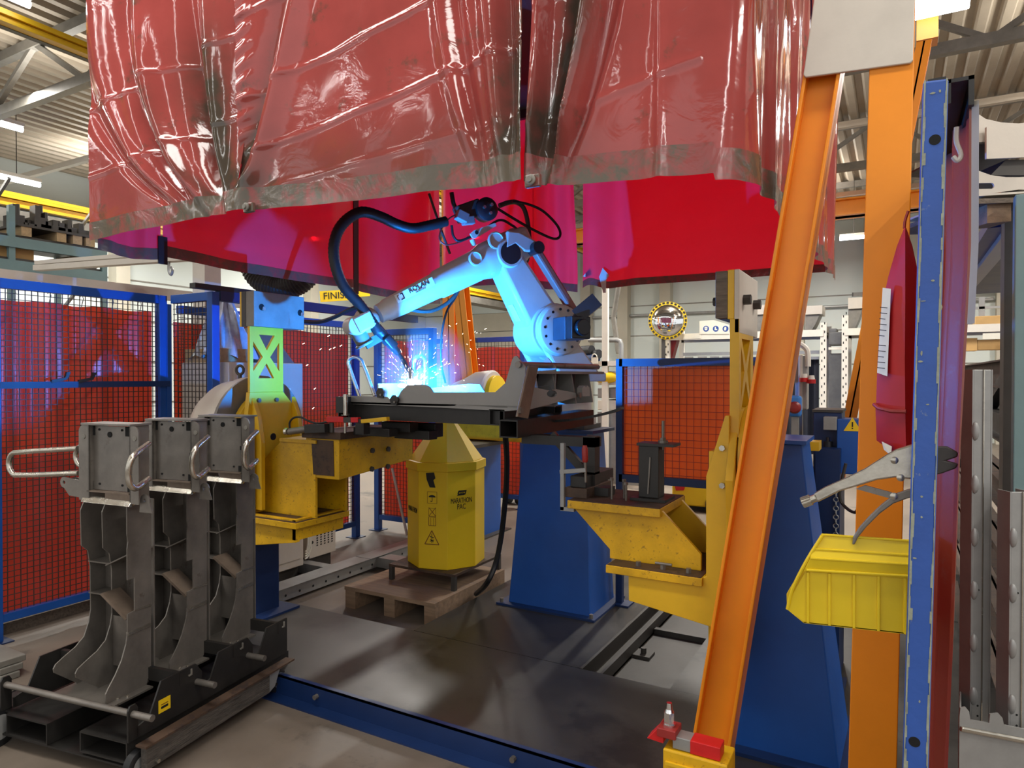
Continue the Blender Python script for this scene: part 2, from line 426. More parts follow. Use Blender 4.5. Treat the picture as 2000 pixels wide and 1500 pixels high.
# cell floor deck: steel plates on a frame, with cable gutter and pallet pit left open
DZ = .085
b = MB()
b.box((-3.62, 2.42, .005), (1.4, 3.24, DZ)); b.box((-2.5, 3.245, .005), (-1.42, 6.2, DZ)); b.box((-1.29, 5.0, .005), (1.4, 6.2, DZ))
b.box((-.95, 3.245, .005), (1.4, 5.0, DZ - .002))
struct('floor_deck', b, 'deckplate')
struct('floor_pit', MB().box((-1.3, 3.26, .0), (-.955, 4.98, .004)), 'steel_dark')
b = MB()
b.box((-1.42, 3.24, 0), (-1.405, 5.0, DZ + .004)).box((-1.32, 3.24, 0), (-1.305, 5.0, DZ - .01)).box((-1.42, 3.24, 0), (-1.305, 5.0, .012))
b.box((-1.3, 4.1, 0), (-.96, 4.14, .035))
struct('trim_6', b, 'steel_dark')
b = MB(); b.box((-1.31, 3.7, 0), (-1.2, 3.8, .02)).cyl((-1.25, 3.75, .02), (-1.25, 3.75, .05), .016)
one('anchor_plate', b, 'steel_dark', 'small bolted steel anchor plate beside the floor gutter', 'plate')
# ---------------------------------------------------------------- hanging welding curtains
CZT = 4.0
def curtain(label, P, hem, disp, nS, nW, hemh=.1, mat='pvc', x_edge=None, strap=None, zt=CZT, dirt_fold_shade=None):
    """P(s, w)->(base point xy, normal xy); hem(s)->z; disp(s,w)->offset along the normal"""
    pb, nb = P(.5, 1)
    root = thing('welding_curtain', label, 'curtain', (pb.x, pb.y, hem(.5)), 'red plastic welding curtains around the robot cell')
    def pt(s, w):
        b, n = P(s, w); zh = hem(s); z = zt + (zh - zt) * w
        q = b + n * disp(s, w); return V((q.x, q.y, z))
    wh = lambda s: 1 - hemh / (zt - hem(s))
    sh = MB().grid(lambda s, w: pt(s, w * wh(s)), nS, nW).obj('sheet', mat, root, smooth=True, recalc=False)
    if dirt_fold_shade:
        at = sh.data.attributes.new('dirt_fold_shade', 'FLOAT', 'POINT')
        at.data.foreach_set('value', [dirt_fold_shade(i / nS, j / nW) for j in range(nW + 1) for i in range(nS + 1)])
    b = MB().grid(lambda s, w: pt(s, wh(s) + w * (1 - wh(s))) + V(((P(s, 1)[1]).x, (P(s, 1)[1]).y, 0)) * .003, nS, 3)
    b.obj('hem', 'pvc_hem', root, smooth=True, recalc=False)
    return root, pt
FY = 2.2; LX = -3.97; RX = -.40; RY = 5.6
N_F = V((0, -1))
def pchain(pts):
    # piecewise-linear through (s,z)
    def f(s):
        for (a, x), (b, y) in zip(pts, pts[1:]):
            if s <= b: return x + (y - x) * max(0, (s - a)) / (b - a)
        return pts[-1][1]
    return f
def hempx(pix, x0, x1):
    q = [SY(u, v, FY) for u, v in pix]
    return pchain([((p.x - x0) / (x1 - x0), p.z) for p in q])
def crease(z, z0, amp=.006, w=.012): return amp * gauss(z - z0, w)
# front left panel
xa, xb = SY(176, 470, FY).x, SY(478, 405, FY).x
h1 = hempx([(176, 470), (240, 455), (320, 440), (400, 424), (478, 414)], xa, xb)
def P1(s, w):
    return V((xa + (xb - xa) * s, FY)), N_F
def d1(s, w):
    k = .72 * w ** 3
    q = (s - k) / (1 - k)
    e = ss(-.35, .15, q) * (1 - .35 * ss(.9, 1, s))
    g = .032 * math.sin(q * 17 + .5) + .012 * math.sin(q * 33 + 1.5) + .05 * gauss(q - .36, .07) - .075 * gauss(q - .66, .09)
    flat = .006 * math.sin(s * 16 + w * 3)
    z = CZT + (h1(s) - CZT) * w
    return (g * e * (.45 + .55 * ss(0, .7, w)) * (1 - .85 * ss(.80, .97, w)) + flat + crease(z, 2.72 + .12 * s) + crease(z, 3.1 + .14 * s) + .05 * ss(.8, 1, s) * ss(.6, 1, w))
r1, pt1 = curtain('glossy red welding curtain at the front left corner, gathered into one bolt', P1, h1, d1, 220, 150, dirt_fold_shade=lambda s, w: 1.3 * gauss((s - .72 * w ** 3) / (1 - .72 * w ** 3) - .72, .16) * ss(.3, .75, w) + .5 * gauss((s - .72 * w ** 3) / (1 - .72 * w ** 3) - .30, .08) * ss(.3, .7, w) + .8 * gauss(s - 1, .16) * gauss(w - 1, .1))
# front middle panel
xc, xd = xb - .02, SY(1036, 352, FY).x
h2 = hempx([(472, 415), (560, 406), (700, 394), (835, 376), (960, 366), (1036, 360)], xc, xd)
def P2(s, w):
    lean = .06 * (1 - w) * ss(.75, 1, s)
    return V((xc + (xd - xc) * s - lean, FY - .012)), N_F
def d2(s, w):
    k = .55 * w ** 3
    q = 1 - (1 - s) / (1 - k)           # gathers to the right-hand bolt
    e = ss(.62, .82, q) * (1 - .8 * ss(.82, .98, w))
    g = (.030 * math.sin(q * 38) + .014 * math.sin(q * 71 + 1)) * e
    m = (s - .34 + .32 * max(0, w) ** 1.6) / .045      # the long fold falling to the left bolt
    g += (.05 * math.exp(-m * m) - .04 * math.exp(-((m + 1.7) ** 2))) * ss(.0, .5, w) * (1 - .8 * ss(.88, .98, w))
    z = CZT + (h2(s) - CZT) * w
    g += crease(z, 2.62 + .2 * s) + crease(z, 2.9 + .24 * s) + crease(z, 3.28 + .3 * s) + crease(z, 2.45 + .1 * s, .003)
    g += .005 * math.sin(s * 23 + 4 * w) + .012 * math.sin(s * 9 + 1) * (1 - w)
    # welded overlap strip along the left seam
    g += .012 * (1 - ss(.03, .075, s)) + .004 * math.sin(w * 130 + s * 60) * (1 - ss(.03, .075, s))
    return g + .05 * ss(.85, 1, s) * ss(.6, 1, w) + .03 * (1 - ss(0, .12, s)) * ss(.7, 1, w)
r2, pt2 = curtain('wide glossy red welding curtain hanging in the middle of the front', P2, h2, d2, 320, 180, dirt_fold_shade=lambda s, w: .9 * gauss(s - 1.0, .07) * ss(.45, .8, w) + .8 * gauss((s - .30 + .32 * w ** 1.6) , .035) * ss(.2, .6, w) + .8 * gauss(s, .06) * gauss(w - 1, .1) + .35 * ss(.8, 1, w))
# front right panel that turns the corner
xe = SY(1034, 352, FY).x; RAD = .16
L3a = (RX - RAD) - xe; L3b = PI / 2 * RAD; L3c = 1.5; L3 = L3a + L3b + L3c
h3 = lambda s: (pchain([(0, SY(1034, 360, FY).z), (.07, SY(1100, 364, FY).z), (.28, SY(1300, 351, FY).z), (L3a / L3, SY(1480, 340, FY).z), (1, SY(1480, 340, FY).z + .03)]))(s)
def P3(s, w):
    t = s * L3
    if t < L3a: return V((xe + t - .0 + (.035 * (1 - w)) * (1 - ss(0, .15, s)), FY)), N_F
    t2 = t - L3a
    if t2 < L3b:
        a = t2 / RAD; return V((RX - RAD + RAD * math.sin(a), FY + RAD - RAD * math.cos(a))), V((math.sin(a), -math.cos(a)))
    return V((RX, FY + RAD + t2 - L3b)), V((1, 0))
def d3(s, w):
    f = s * L3 / L3a                       # 0..1 on the front face
    k = .72 * w ** 2.6
    q = (f - (1 - 1) * k) / 1
    qq = f * (1 - 0) / max(.08, 1 - k) if f < 1.2 else 9
    e = (1 - ss(.5, .85, qq)) * ss(.02, .12, f + .05)
    g = (.05 * math.sin(qq * 15 + .8) + .014 * math.sin(qq * 33) - .08 * gauss(qq - .40, .07) + .06 * gauss(qq - .53, .08)) * e * (1 - .8 * ss(.86, .98, w))
    z = CZT + (h3(s) - CZT) * w
    if f < 1.02: g += crease(z, 2.95 + .1 * f) + crease(z, 2.5 + .12 * f, .004) + crease(z, 3.25 + .1 * f, .004)
    g += .007 * math.sin(f * 19 + w * 5) * ss(.5, .7, f) + .012 * gauss(f - .8, .03)
    if f > 1.1: g += .012 * math.sin(f * 11) * ss(1.15, 1.5, f)
    return g + .04 * (1 - ss(0, .1, f)) * ss(.6, 1, w)
r3, pt3 = curtain('glossy red welding curtain that wraps the front right corner', P3, h3, d3, 420, 200, dirt_fold_shade=lambda s, w: 1.5 * gauss(s * L3 / L3a / max(.08, 1 - .72 * w ** 2.6) - .42, .15) * ss(.12, .6, w) * (1 if s * L3 < L3a * .8 else 0) + .9 * gauss(s, .06) * gauss(w - 1, .14))  # dark band painted down the main fold valley, grime at the bolt
# right side panel, rear part
h = lambda s: SY(1610, 550, RY).z + (SY(1480, 340, FY).z + .03 - SY(1610, 550, RY).z) * (1 - s) * .6
y0 = FY + RAD + L3c + .02
curtain('red welding curtain on the right side, behind the orange leg', lambda s, w: (V((RX, y0 + (RY - .03 - y0) * s)), V((1, 0))), h, lambda s, w: .03 * math.sin(s * 17) * (.4 + .6 * (1 - w)) + .01 * math.sin(s * 31 + w * 3), 90, 30)
# left side panels
hl = SY(178, 468, FY).z - .05
ys = [FY + .03, 2.62, 4.35, RY - .02]
for i, lab in enumerate(('narrow red welding curtain at the left side, next to the front corner', 'red welding curtain in the middle of the left side, lit purple', 'red welding curtain at the far end of the left side')):
    a, c = ys[i] + .008, ys[i + 1] - .008
    curtain(lab, lambda s, w, a=a, c=c: (V((LX + .0, a + (c - a) * s)), V((1, 0))), lambda s, i=i: hl + (.02 if i == 1 else 0) - .02 * math.sin(s * 3), lambda s, w, i=i: .012 * math.sin(s * (9 + 4 * i) + i) + .006 * math.sin(s * 23 + w * 4), 60, 30, .07, 'pvc_rear')
for y_, nm in ((2.62, 'side'), (4.35, 'side')):
    o = MB().box((LX + .014, y_ - .03, hl - .03), (LX + .022, y_ + .03, hl + (.14 if y_ < 3 else .9))); one('strap', o, 'tape_black', 'black hanging strap at the purple lit left side curtains, %s' % ('close to the front corner' if y_ < 3 else 'the long one in the middle'), 'strap')
# rear panels with the gap between them
xg0, xg1 = SY(1124, 560, RY).x, SY(1142, 545, RY).x
hr = SY(1300, 553, RY).z
def grip(s, c, w): return gauss(s - c, w)
curtain('red welding curtain on the left half of the rear, behind the robot wrist', lambda s, w: (V((LX + .03 + (-2.95 - LX) * s, RY)), N_F), lambda s: hr + .12 - .05 * s, lambda s, w: .02 * math.sin(s * 13), 60, 30, .07, 'pvc_rear')
curtain('red welding curtain at the rear just behind the robot elbow', lambda s, w: (V((-2.93 + (xg0 + 2.93) * s - .06 * ss(.8, 1, s) * ss(.4, 0, 1 - w) * 0, RY + .01)), N_F), lambda s: hr + .06 * (1 - s) - .02, lambda s, w: .025 * math.sin(s * 12 + 1) + .05 * ss(.8, 1, s) * math.sin(w * 5), 70, 40, .07, 'pvc_rear')
rr, ptr = curtain('bright red welding curtain at the rear right with a torn lower hem', lambda s, w: (V((xg1 + (RX - .02 - xg1) * s, RY)), N_F), lambda s: hr + .02 * math.sin(s * 40) * (1 - ss(.05, .2, s)) + .0, lambda s, w: (.07 * math.sin(s * 24 + .6) * (1 - ss(.12, .3, s)) + .012 * math.sin(s * 9)) , 90, 40, .06, 'pvc_rear')
for pl_ in (((1138, 540), (1154, 522), (1157, 534), (1146, 541)), ((1170, 541), (1177, 523), (1190, 538), (1184, 546), (1183, 572), (1178, 572))):
    MB().prism([SY(u, v, RY - .06) for u, v in pl_], (0, .002, 0)).obj('torn_flap', 'label_white', rr)
one('hood_panel', MB().box((LX - .05, FY - .02, CZT + .08), (RX + .05, RY + .05, CZT + .1)), 'steel_dark', 'dark sheet roof closing the top of the curtained robot cell', 'roof panel')
# bolts that gather the front panels, straps
for r, px_, nm in ((r1, (480, 404), 'a'), (r2, (1036, 351), 'b')):
    p = SY(px_[0], px_[1], FY - .075)
    MB().box((p.x - .03, p.y + .01, p.z - .022), (p.x + .03, p.y + .03, p.z + .022)).obj('clip_plate', 'pvc_hem', r, bevel=.004)
    MB().lathe(p + V((0, .003, 0)), (0, -1, 0), [(0, .019), (.006, .019), (.008, .016), (.0081, .011), (.016, .01)], 18).obj('bolt', 'steel_paint', r, smooth=True)
b = MB()
for x0, x1, y0_, y1_ in ((LX, RX, FY, FY), (LX, RX, RY, RY), (LX, LX, FY, RY), (RX, RX, FY, RY)):
    b.bar((x0, y0_, CZT + .03), (x1, y1_, CZT + .03), .05, .08)
one('curtain_rail', b, 'steel_dark', 'rectangular steel rail the red welding curtains hang from', 'rail')
# ---------------------------------------------------------------- blue kerb channel
b = MB()
b.box((-2.86, 2.395, 0), (1.4, 2.403, .1)).box((-2.86, 2.395, .092), (1.4, 2.425, .1)).box((-2.86, 2.33, 0), (1.4, 2.4, .008))
k = thing('kerb_channel', 'long blue painted steel angle edging the dark cell floor at the front', 'steel angle', (-2, 2.4, 0))
b.obj('angle', 'navy', k)
b = MB()
for x in (-2.43, -1.34, -.5): b.cyl((x, 2.395, .055), (x, 2.375, .055), .012, n=8)
b.objs('bolt', 'raw_steel', k)

# ---------------------------------------------------------------- left positioner head
AX, AZ, AY = -3.45, 1.26, 2.97
t = thing('pedestal', 'narrow dark blue steel pedestal under the left yellow swing arm', 'pedestal', (-3.7, 3.0, DZ))
MB().box((-4.0, 2.86, DZ), (-3.5, 3.12, 1.2)).obj('column', 'navy', t, bevel=.005)
MB().box((-4.06, 2.78, DZ), (-3.4, 3.2, DZ + .015)).obj('base_plate', 'navy', t)
t = thing('gear_motor', 'large grey gear housing behind the left yellow swing arm', 'motor', (-3.75, AY, .93))
MB().lathe((-3.50, AY, AZ), (-1, 0, 0), [(0, .30), (.02, .335), (.1, .335), (.12, .32), (.24, .31), (.34, .26), (.42, .17), (.44, .1)], 40).obj('housing', 'cabinet', t, smooth=True)
MB().lathe((-3.49, AY, AZ), (-1, 0, 0), [(0, .345), (.012, .345), (.03, .34)], 40).obj('rim', 'steel_paint', t, smooth=True)
b = MB(); p = V((-3.66, AY - .02, AZ + .325)); b.cyl(p, p + V((0, 0, .03)), .012); b.tube(ring(p + V((0, 0, .055)), .028, X_ + Y_ * .2, Z_, 16), .009, closed=True)
b.obj('lifting_eye', 'steel_dark', t, smooth=True)
t = thing('swing_arm', 'yellow positioner arm on the left with an X shaped cut-out in its neck', 'positioner arm', (-3.4, AY, .55))
PX = -3.37
def LX_(u, v, x=PX): return SX(u, v, x)
ny0, ny1 = LX_(488, 700).y, LX_(553, 700).y
zt_, zn, zb_ = LX_(500, 640).z, LX_(500, 766).z, .93
# neck with the X shaped openings
def P(yy, zz): return V((PX, ny0 + (ny1 - ny0) * yy, zn + (zt_ + .12 - zn) * zz))
o = [P(0, 0), P(1, 0), P(1, 1), P(0, 1)]
hol = [[(.30, .27 + .0), (.70, .27), (.49, .43)], [(.14, .36), (.40, .51), (.14, .70)], [(.88, .36), (.88, .70), (.62, .51)], [(.28, .76), (.72, .76), (.5, .57)]]
hol = [[(.24, .165), (.72, .165), (.49, .345)], [(.10, .25), (.38, .42), (.10, .60)], [(.88, .25), (.88, .60), (.60, .42)], [(.27, .685), (.74, .685), (.5, .50)]]
MB().holed(o, [[P(a, c) for a, c in q] for q in hol], (-.02, 0, 0)).obj('neck', 'yellow', t, bevel=.001)
# hub: round plate with two cheeks
b = MB()
yw = .30
pts = [(ny0, zn), (ny1, zn), (AY + .20, 1.37), (AY + .24, AZ), (AY + .22, 1.0), (AY + .22, .6), (AY - .2, .6), (AY - .22, 1.0), (AY - .24, AZ), (AY - .20, 1.37)]
b.prism([(PX, y, z) for y, z in pts], (-.035, 0, 0))
b.obj('plate', 'yellow', t, bevel=.003)
b = MB().lathe((PX - .04, AY, AZ), (-1, 0, 0), [(0, .22), (.01, .24), (.05, .24)], 40); b.obj('flange', 'yellow', t, smooth=True)
for s_ in (-1, 1):
    y0_ = AY + s_ * .14
    b = MB().prism([(PX, y0_, 1.47), (PX + .05, y0_, 1.36), (PX + .08, y0_, 1.2), (PX + .08, y0_, .8), (PX, y0_, .8)], (0, s_ * .03, 0)); b.obj('cheek', 'yellow', t, bevel=.003)
b = MB().cyl((PX - .001, AY - .01, 1.225), (PX + .002, AY - .01, 1.225), .022, n=20); b.obj('hole', 'hole', t)
for yy in (ny0 + .06, ny1 - .06):
    MB().cyl((PX, yy, zn - .05), (PX + .014, yy, zn - .05), .014, n=6).obj('bolt', 'raw_steel', t)
# front C-bracket plate facing the aisle
fy = 2.76
q = [SY(u, v, fy) for u, v in ((466, 640), (492, 640), (490, 760), (497, 990), (578, 1006), (578, 1061), (476, 1066), (472, 960), (466, 820))]
MB().box((-3.46, 2.78, .64), (-3.39, 2.84, .95)).obj('web', 'yellow_worn', t)
b = MB().prism([SY(u, v, fy) for u, v in ((478, 840), (490, 840), (491, 1004), (578, 1016), (578, 1060), (477, 1066))], (0, .03, 0)); b.obj('side_plate', 'yellow_worn', t, bevel=.002)
px1 = SY(578, 1040, fy).x
MB().box((px1 - .03, fy, SY(578, 1060, fy).z + .01), (px1, 3.14, SY(578, 1016, fy).z)).obj('end_plate', 'yellow_worn', t, bevel=.002)
tz = .775
MB().box((-3.42, fy - .03, tz - .035), (-2.93, 3.16, tz - .002)).obj('table', 'yellow_worn', t, bevel=.002)
MB().box((-3.415, fy - .025, tz - .002), (-2.935, 3.155, tz)).obj('table_top', 'rust_plate', t)
# angled box riser
yb = 2.88
rp = [(508, 998), (507, 905), (548, 862), (597, 862), (622, 905), (616, 960), (616, 1012)]
q = [SY(u, v, yb) for u, v in rp]
q[0].z = q[-1].z = tz
q[3].x += .09; q[4].x = q[5].x = q[6].x = SY(616, 960, yb).x
q[3] = V((q[3].x, yb, q[2].z))
t2 = thing('fixture_riser', 'rusty yellow boxed bracket bolted on the left swing arm table', 'bracket', (-3.2, 3.0, tz))
MB().prism(q, (0, .018, 0)).obj('front_plate', 'yellow_worn', t2, bevel=.002)
MB().prism([p + V((0, .25, 0)) for p in q], (0, .018, 0)).obj('rear_plate', 'yellow_worn', t2, bevel=.002)
MB().box((q[1].x, yb + .02, tz), (q[1].x + .02, yb + .25, q[1].z)).obj('back_plate', 'yellow_worn', t2)
MB().box((q[2].x, yb - .01, q[2].z), (q[3].x, yb + .28, q[2].z + .02)).obj('top_plate', 'yellow_worn', t2)
# long fixture beam
t3 = thing('fixture_beam', 'short rusty yellow box beam with four bolts, reaching back from the left arm', 'box beam', (-2.85, 3.2, 1.0))
bx0, bx1 = SY(596, 900, 2.86).x, -2.75
by0, by1 = SX(662, 900, bx1).y, SX(806, 890, bx1).y
bz0, bz1 = SX(662, 938, bx1).z, SX(662, 858, bx1).z
b = MB().hexa([(bx0 + .01, by0, bz0), (bx1, by0, bz0), (bx1, by1, bz0 + .05), (bx0 + .01, by1, bz0 + .05)], [(bx0 - .02, by0, bz1), (bx1, by0, bz1), (bx1, by1, bz1), (bx0 - .02, by1, bz1)])
b.obj('beam', 'yellow_worn', t3, bevel=.004)
MB().hexa([(bx0 + .045, by0 - .004, bz0 + .02), (bx1 - .035, by0 - .004, bz0 + .02), (bx1 - .035, by0, bz0 + .02), (bx0 + .045, by0, bz0 + .02)], [(bx0 + .03, by0 - .004, bz1 - .01), (bx1 - .04, by0 - .004, bz1 - .01), (bx1 - .04, by0, bz1 - .01), (bx0 + .03, by0, bz1 - .01)]).obj('worn_patch', 'rust_plate', t3)
for u, v in ((726, 880), (757, 877), (725, 916), (756, 911)):
    p = SX(u, v, bx1); MB().cyl(p, p + V((.012, 0, 0)), .017, n=6).obj('bolt', 'steel_dark', t3)
t3b = thing('mounting_plate', 'rusty brown steel plate lying on the yellow fixture beam', 'plate', (-2.85, 3.1, bz1))
MB().box((bx0 - .03, by0 - .02, bz1), (bx1 + .03, by1 - .1, bz1 + .04)).obj('plate', 'rust_plate', t3b, bevel=.002)
PZ = bz1 + .04
# worn block on top of the neck
t4 = thing('end_block', 'thick steel end block with two bolt holes on top of the left swing arm', 'block', (-3.4, 2.96, 1.9))
bz = LX_(500, 637, -3.33).z
B0, B1 = LX_(496, 600, -3.33).y, LX_(594, 600, -3.33).y
MB().box((-3.40, B0, bz), (-3.33, B1, bz + .21)).obj('front_plate', 'steel_paint', t4, bevel=.003)
MB().box((-3.44, B0, bz), (-3.40, B1, bz + .21)).obj('mid_plate', 'steel_dark', t4)
MB().box((-3.455, B0, bz), (-3.44, B1, bz + .21)).obj('back_plate', 'yellow', t4)
for u, v in ((511, 600), (586, 611)):
    p = LX_(u, v, -3.33)
    MB().cyl(p + V((-.001, 0, 0)), p + V((.002, 0, 0)), .02, n=18).obj('hole', 'hole', t4)
    MB().cyl(p + V((0, .012, -.008)), p + V((.008, .012, -.008)), .013, n=12).obj('bolt', 'bright_steel', t4)

# ---------------------------------------------------------------- right positioner head (tailstock)
RX0 = -.6
t = thing('pedestal', 'tall tapered blue pedestal behind the leaning orange leg', 'pedestal', (-.5, 3.0, DZ))
pt_ = SY(1566, 862, 2.93)
b = MB().hexa([(-.60, 2.86, DZ), (-.18, 2.86, DZ), (-.17, 3.26, DZ), (-.60, 3.26, DZ)], [(-.47, 2.93, 1.33), (pt_.x, 2.93, 1.33), (pt_.x + .005, 3.16, 1.33), (-.47, 3.16, 1.33)])
b.obj('column', 'blue', t, bevel=.006)
MB().box((-.62, 2.80, DZ), (-.12, 3.34, DZ + .015)).obj('base_plate', 'navy', t)
MB().box((-.48, 2.9, 1.33), (pt_.x + .02, 3.2, 1.345)).obj('top_plate', 'blue', t)
t = thing('swing_arm', 'yellow positioner arm on the right, seen edge-on beside the orange leg', 'positioner arm', (-.6, 3.0, .6))
ey = 2.74
# L-shaped front plate
q = [SY(u, v, ey) for u, v in ((1424, 812), (1424, 1236), (1228, 1173), (1227, 1112), (1366, 1130), (1379, 1126), (1379, 930), (1408, 838), (1416, 812))]
MB().prism(q, (0, .03, 0)).obj('front_plate', 'yellow', t, bevel=.002)
xr = q[0].x
MB().box((xr - .085, ey + .03, q[4].z - .3), (xr, 3.22, 1.30)).obj('web', 'yellow', t, bevel=.003)
# neck, edge-on
zbk = SY(1400, 622, 2.76).z - .005; n0 = SY(1425, 820, ey + .02); n1 = SY(1441, 560, ey + .02)
MB().holed([(n0.x, ey + .02, 1.36), (n0.x, 3.06, 1.36), (n0.x, 3.06, zbk), (n0.x, ey + .02, zbk)],
           [[(n0.x, 2.81, 1.75), (n0.x, 2.99, 1.75), (n0.x, 2.9, 1.65)], [(n0.x, 2.80, 1.72), (n0.x, 2.87, 1.62), (n0.x, 2.80, 1.50)], [(n0.x, 3.0, 1.72), (n0.x, 3.0, 1.50), (n0.x, 2.93, 1.62)], [(n0.x, 2.81, 1.47), (n0.x, 2.9, 1.58), (n0.x, 2.99, 1.47)]],
           (.035, 0, 0)).obj('neck', 'yellow', t)
MB().prism([(n0.x, 2.76, 1.38), (n0.x, 3.16, 1.38), (n0.x, 3.24, 1.2), (n0.x, 3.2, .9), (n0.x, 2.72, .9), (n0.x, 2.68, 1.2)], (.03, 0, 0)).obj('plate', 'yellow', t, bevel=.003)
MB().lathe((n0.x + .03, 2.95, 1.26), (1, 0, 0), [(0, .2), (.006, .22), (.025, .22), (.026, .2), (.05, .19)], 40).obj('flange', 'yellow', t, smooth=True)
for v in (875, 948):
    p = SY(1411, v, ey); MB().cyl(p, p + V((0, -.012, 0)), .012, n=6).obj('bolt', 'bright_steel', t)
tz2 = SY(1369, 1118, 2.80).z
a0, a1 = SY(1183, 1100, 2.72), SY(1371, 1118, 2.72)
MB().box((a0.x, 2.72, tz2 - .035), (a1.x, 3.2, tz2 - .002)).obj('table', 'yellow_worn', t, bevel=.002)
MB().box((a0.x + .005, 2.725, tz2 - .002), (a1.x - .005, 3.195, tz2)).obj('table_top', 'rust_plate', t)
t4 = thing('end_block', 'dark steel block sandwiched with yellow and bare plates on top of the right swing arm', 'block', (-.57, 2.9, 1.8))
zb4, zt4 = SY(1400, 622, 2.76).z, SY(1400, 530, 2.76).z
x0_, x1_, x2_ = SY(1397, 575, 2.76).x, SY(1421, 575, 2.76).x, SY(1434, 575, 2.76).x
MB().box((x0_, 2.76, zb4), (x1_, 3.14, zt4)).obj('dark_plate', 'wood_old', t4, bevel=.003)
MB().box((x1_, 2.76, zb4 - .005), (x2_, 3.14, zt4 + .003)).obj('mid_plate', 'yellow', t4, bevel=.003)
MB().box((x2_, 2.76, zb4 - .06), (x2_ + .02, 3.16, zt4 + .003)).obj('bare_plate', 'pale_part', t4, bevel=.003)
for yy in (2.84, 3.06):
    MB().cyl((x2_ + .02, yy, zt4 - .11), (x2_ + .05, yy, zt4 - .11), .02, n=6).obj('bolt', 'steel_dark', t4)
MB().cyl((x0_ - .03, 2.86, zt4 - .11), (x0_, 2.86, zt4 - .11), .018, n=6).obj('bolt', 'steel_dark', t4)
# angled riser on the right table
ry0 = 2.82
t5 = thing('fixture_riser', 'yellow slanted bracket of two plates carrying the right fixture table', 'bracket', (-1.0, 2.95, tz2))
q = [SY(u, v, ry0) for u, v in ((1119, 990), (1289, 994), (1369, 1083), (1369, 1117), (1191, 1092), (1191, 1073))]
q[3].z = q[4].z = tz2
MB().prism(q, (0, .02, 0)).obj('front_plate', 'yellow_worn', t5, bevel=.002)
MB().prism([p + V((0, .3, 0)) for p in q], (0, .02, 0)).obj('rear_plate', 'yellow', t5, bevel=.002)
zz = q[0].z
u0 = SY(1108, 985, ry0 - .03); u1 = SY(1289, 990, ry0 - .03)
MB().box((u0.x, ry0 - .03, zz - .002), (u1.x, ry0 + .36, zz + .033)).obj('top_plate', 'yellow_worn', t5, bevel=.002)
MB().box((u0.x + .004, ry0 - .026, zz + .033), (u1.x - .004, ry0 + .35, zz + .036)).obj('worn_top', 'rust_plate', t5)
RZ = zz + .036
for u in (1247, 1295, 1345):
    p = SY(u, 1100, 2.77); MB().cyl((p.x, 2.77, tz2), (p.x, 2.77, tz2 + .018), .012, n=6).obj('bolt', 'raw_steel', t)
p = SY(1296, 1099, 2.77); MB().cyl((p.x - .035, 2.77, tz2 + .022), (p.x + .035, 2.77, tz2 + .022), .006).obj('tommy_bar', 'raw_steel', t)
# dark support post on the right table
py_ = 2.95
c0, c1 = SY(1247, 960, py_), SY(1286, 960, py_)
t6 = thing('support_post', 'short dark square steel post with a flat cap on the right fixture table', 'post', ((c0.x + c1.x) / 2, py_, RZ))
zt6 = SY(1247, 870, py_).z
MB().box((c0.x, py_, RZ + .012), (c1.x, py_ + .09, zt6)).obj('column', 'black_steel', t6, bevel=.003)
MB().box((c0.x - .03, py_ - .03, RZ), (c1.x + .04, py_ + .12, RZ + .012)).obj('foot', 'black_steel', t6)
MB().box((c0.x - .006, py_ - .01, zt6), (SY(1317, 870, py_).x, py_ + .1, zt6 + .012)).obj('cap', 'black_steel', t6)
p = SY(1295, 866, py_ + .04); p.z = zt6 + .012
MB().cyl(p, p + V((0, 0, .012)), .022, n=16).cyl(p + V((0, 0, .012)), p + V((0, 0, .024)), .014, n=6).cyl(p - V((0, 0, .03)), p + V((0, 0, .1)), .007).obj('stud', 'raw_steel', t6)
MB().bar((c0.x + .045, py_ - .003, RZ + .03), (c0.x + .055, py_ - .003, zt6 - .05), .006, .006).obj('weld_rib', 'raw_steel', t6)
for i, (u, h_) in enumerate(((1195, .085), (1219, .075), (1223, .07))):
    p = SY(u, 970, 2.9 + .05 * (i % 2)); b = MB().cyl((p.x, p.y, RZ), (p.x, p.y, RZ + h_), .005).cyl((p.x, p.y, RZ + h_), (p.x, p.y, RZ + h_ + .012), .010, n=6)
    lab = ('short bright set bolt standing alone at the left of the right fixture table', 'rear of the two paired set bolts on the right fixture table', 'front of the two paired set bolts on the right fixture table')[i]
    o = thing('set_bolt', lab, 'bolt', (p.x, p.y, RZ), 'set bolts on the right table'); b.obj('shank', 'raw_steel', o)

# ---------------------------------------------------------------- robot pedestal
t = thing('pedestal', 'large tapered blue pedestal that carries the robot', 'pedestal', (-1.95, 4.15, DZ))
zt = 1.235
b = MB().hexa([(-2.248, 3.94, DZ), (-1.66, 3.94, DZ), (-1.665, 4.37, DZ), (-2.248, 4.37, DZ)], [(-2.17, 4.02, zt), (-1.72, 4.02, zt), (-1.72, 4.32, zt), (-2.17, 4.32, zt)])
b.obj('column', 'blue', t, bevel=.006)
MB().box((-2.31, 3.885, DZ), (-1.61, 4.43, DZ + .014)).obj('base_plate', 'navy', t)
for x, y in ((-2.28, 3.91), (-1.64, 3.91), (-1.64, 4.40)): MB().cyl((x, y, DZ + .014), (x, y, DZ + .04), .013, n=6).obj('anchor_bolt', 'raw_steel', t)
MB().box((-2.2, 3.98, zt), (-1.66, 4.36, zt + .02)).obj('top_plate', 'navy', t)
MB().box((-2.12, 4.03, zt + .02), (-1.74, 4.31, zt + .05)).obj('mount_plate', 'steel_dark', t)
PT = zt + .05

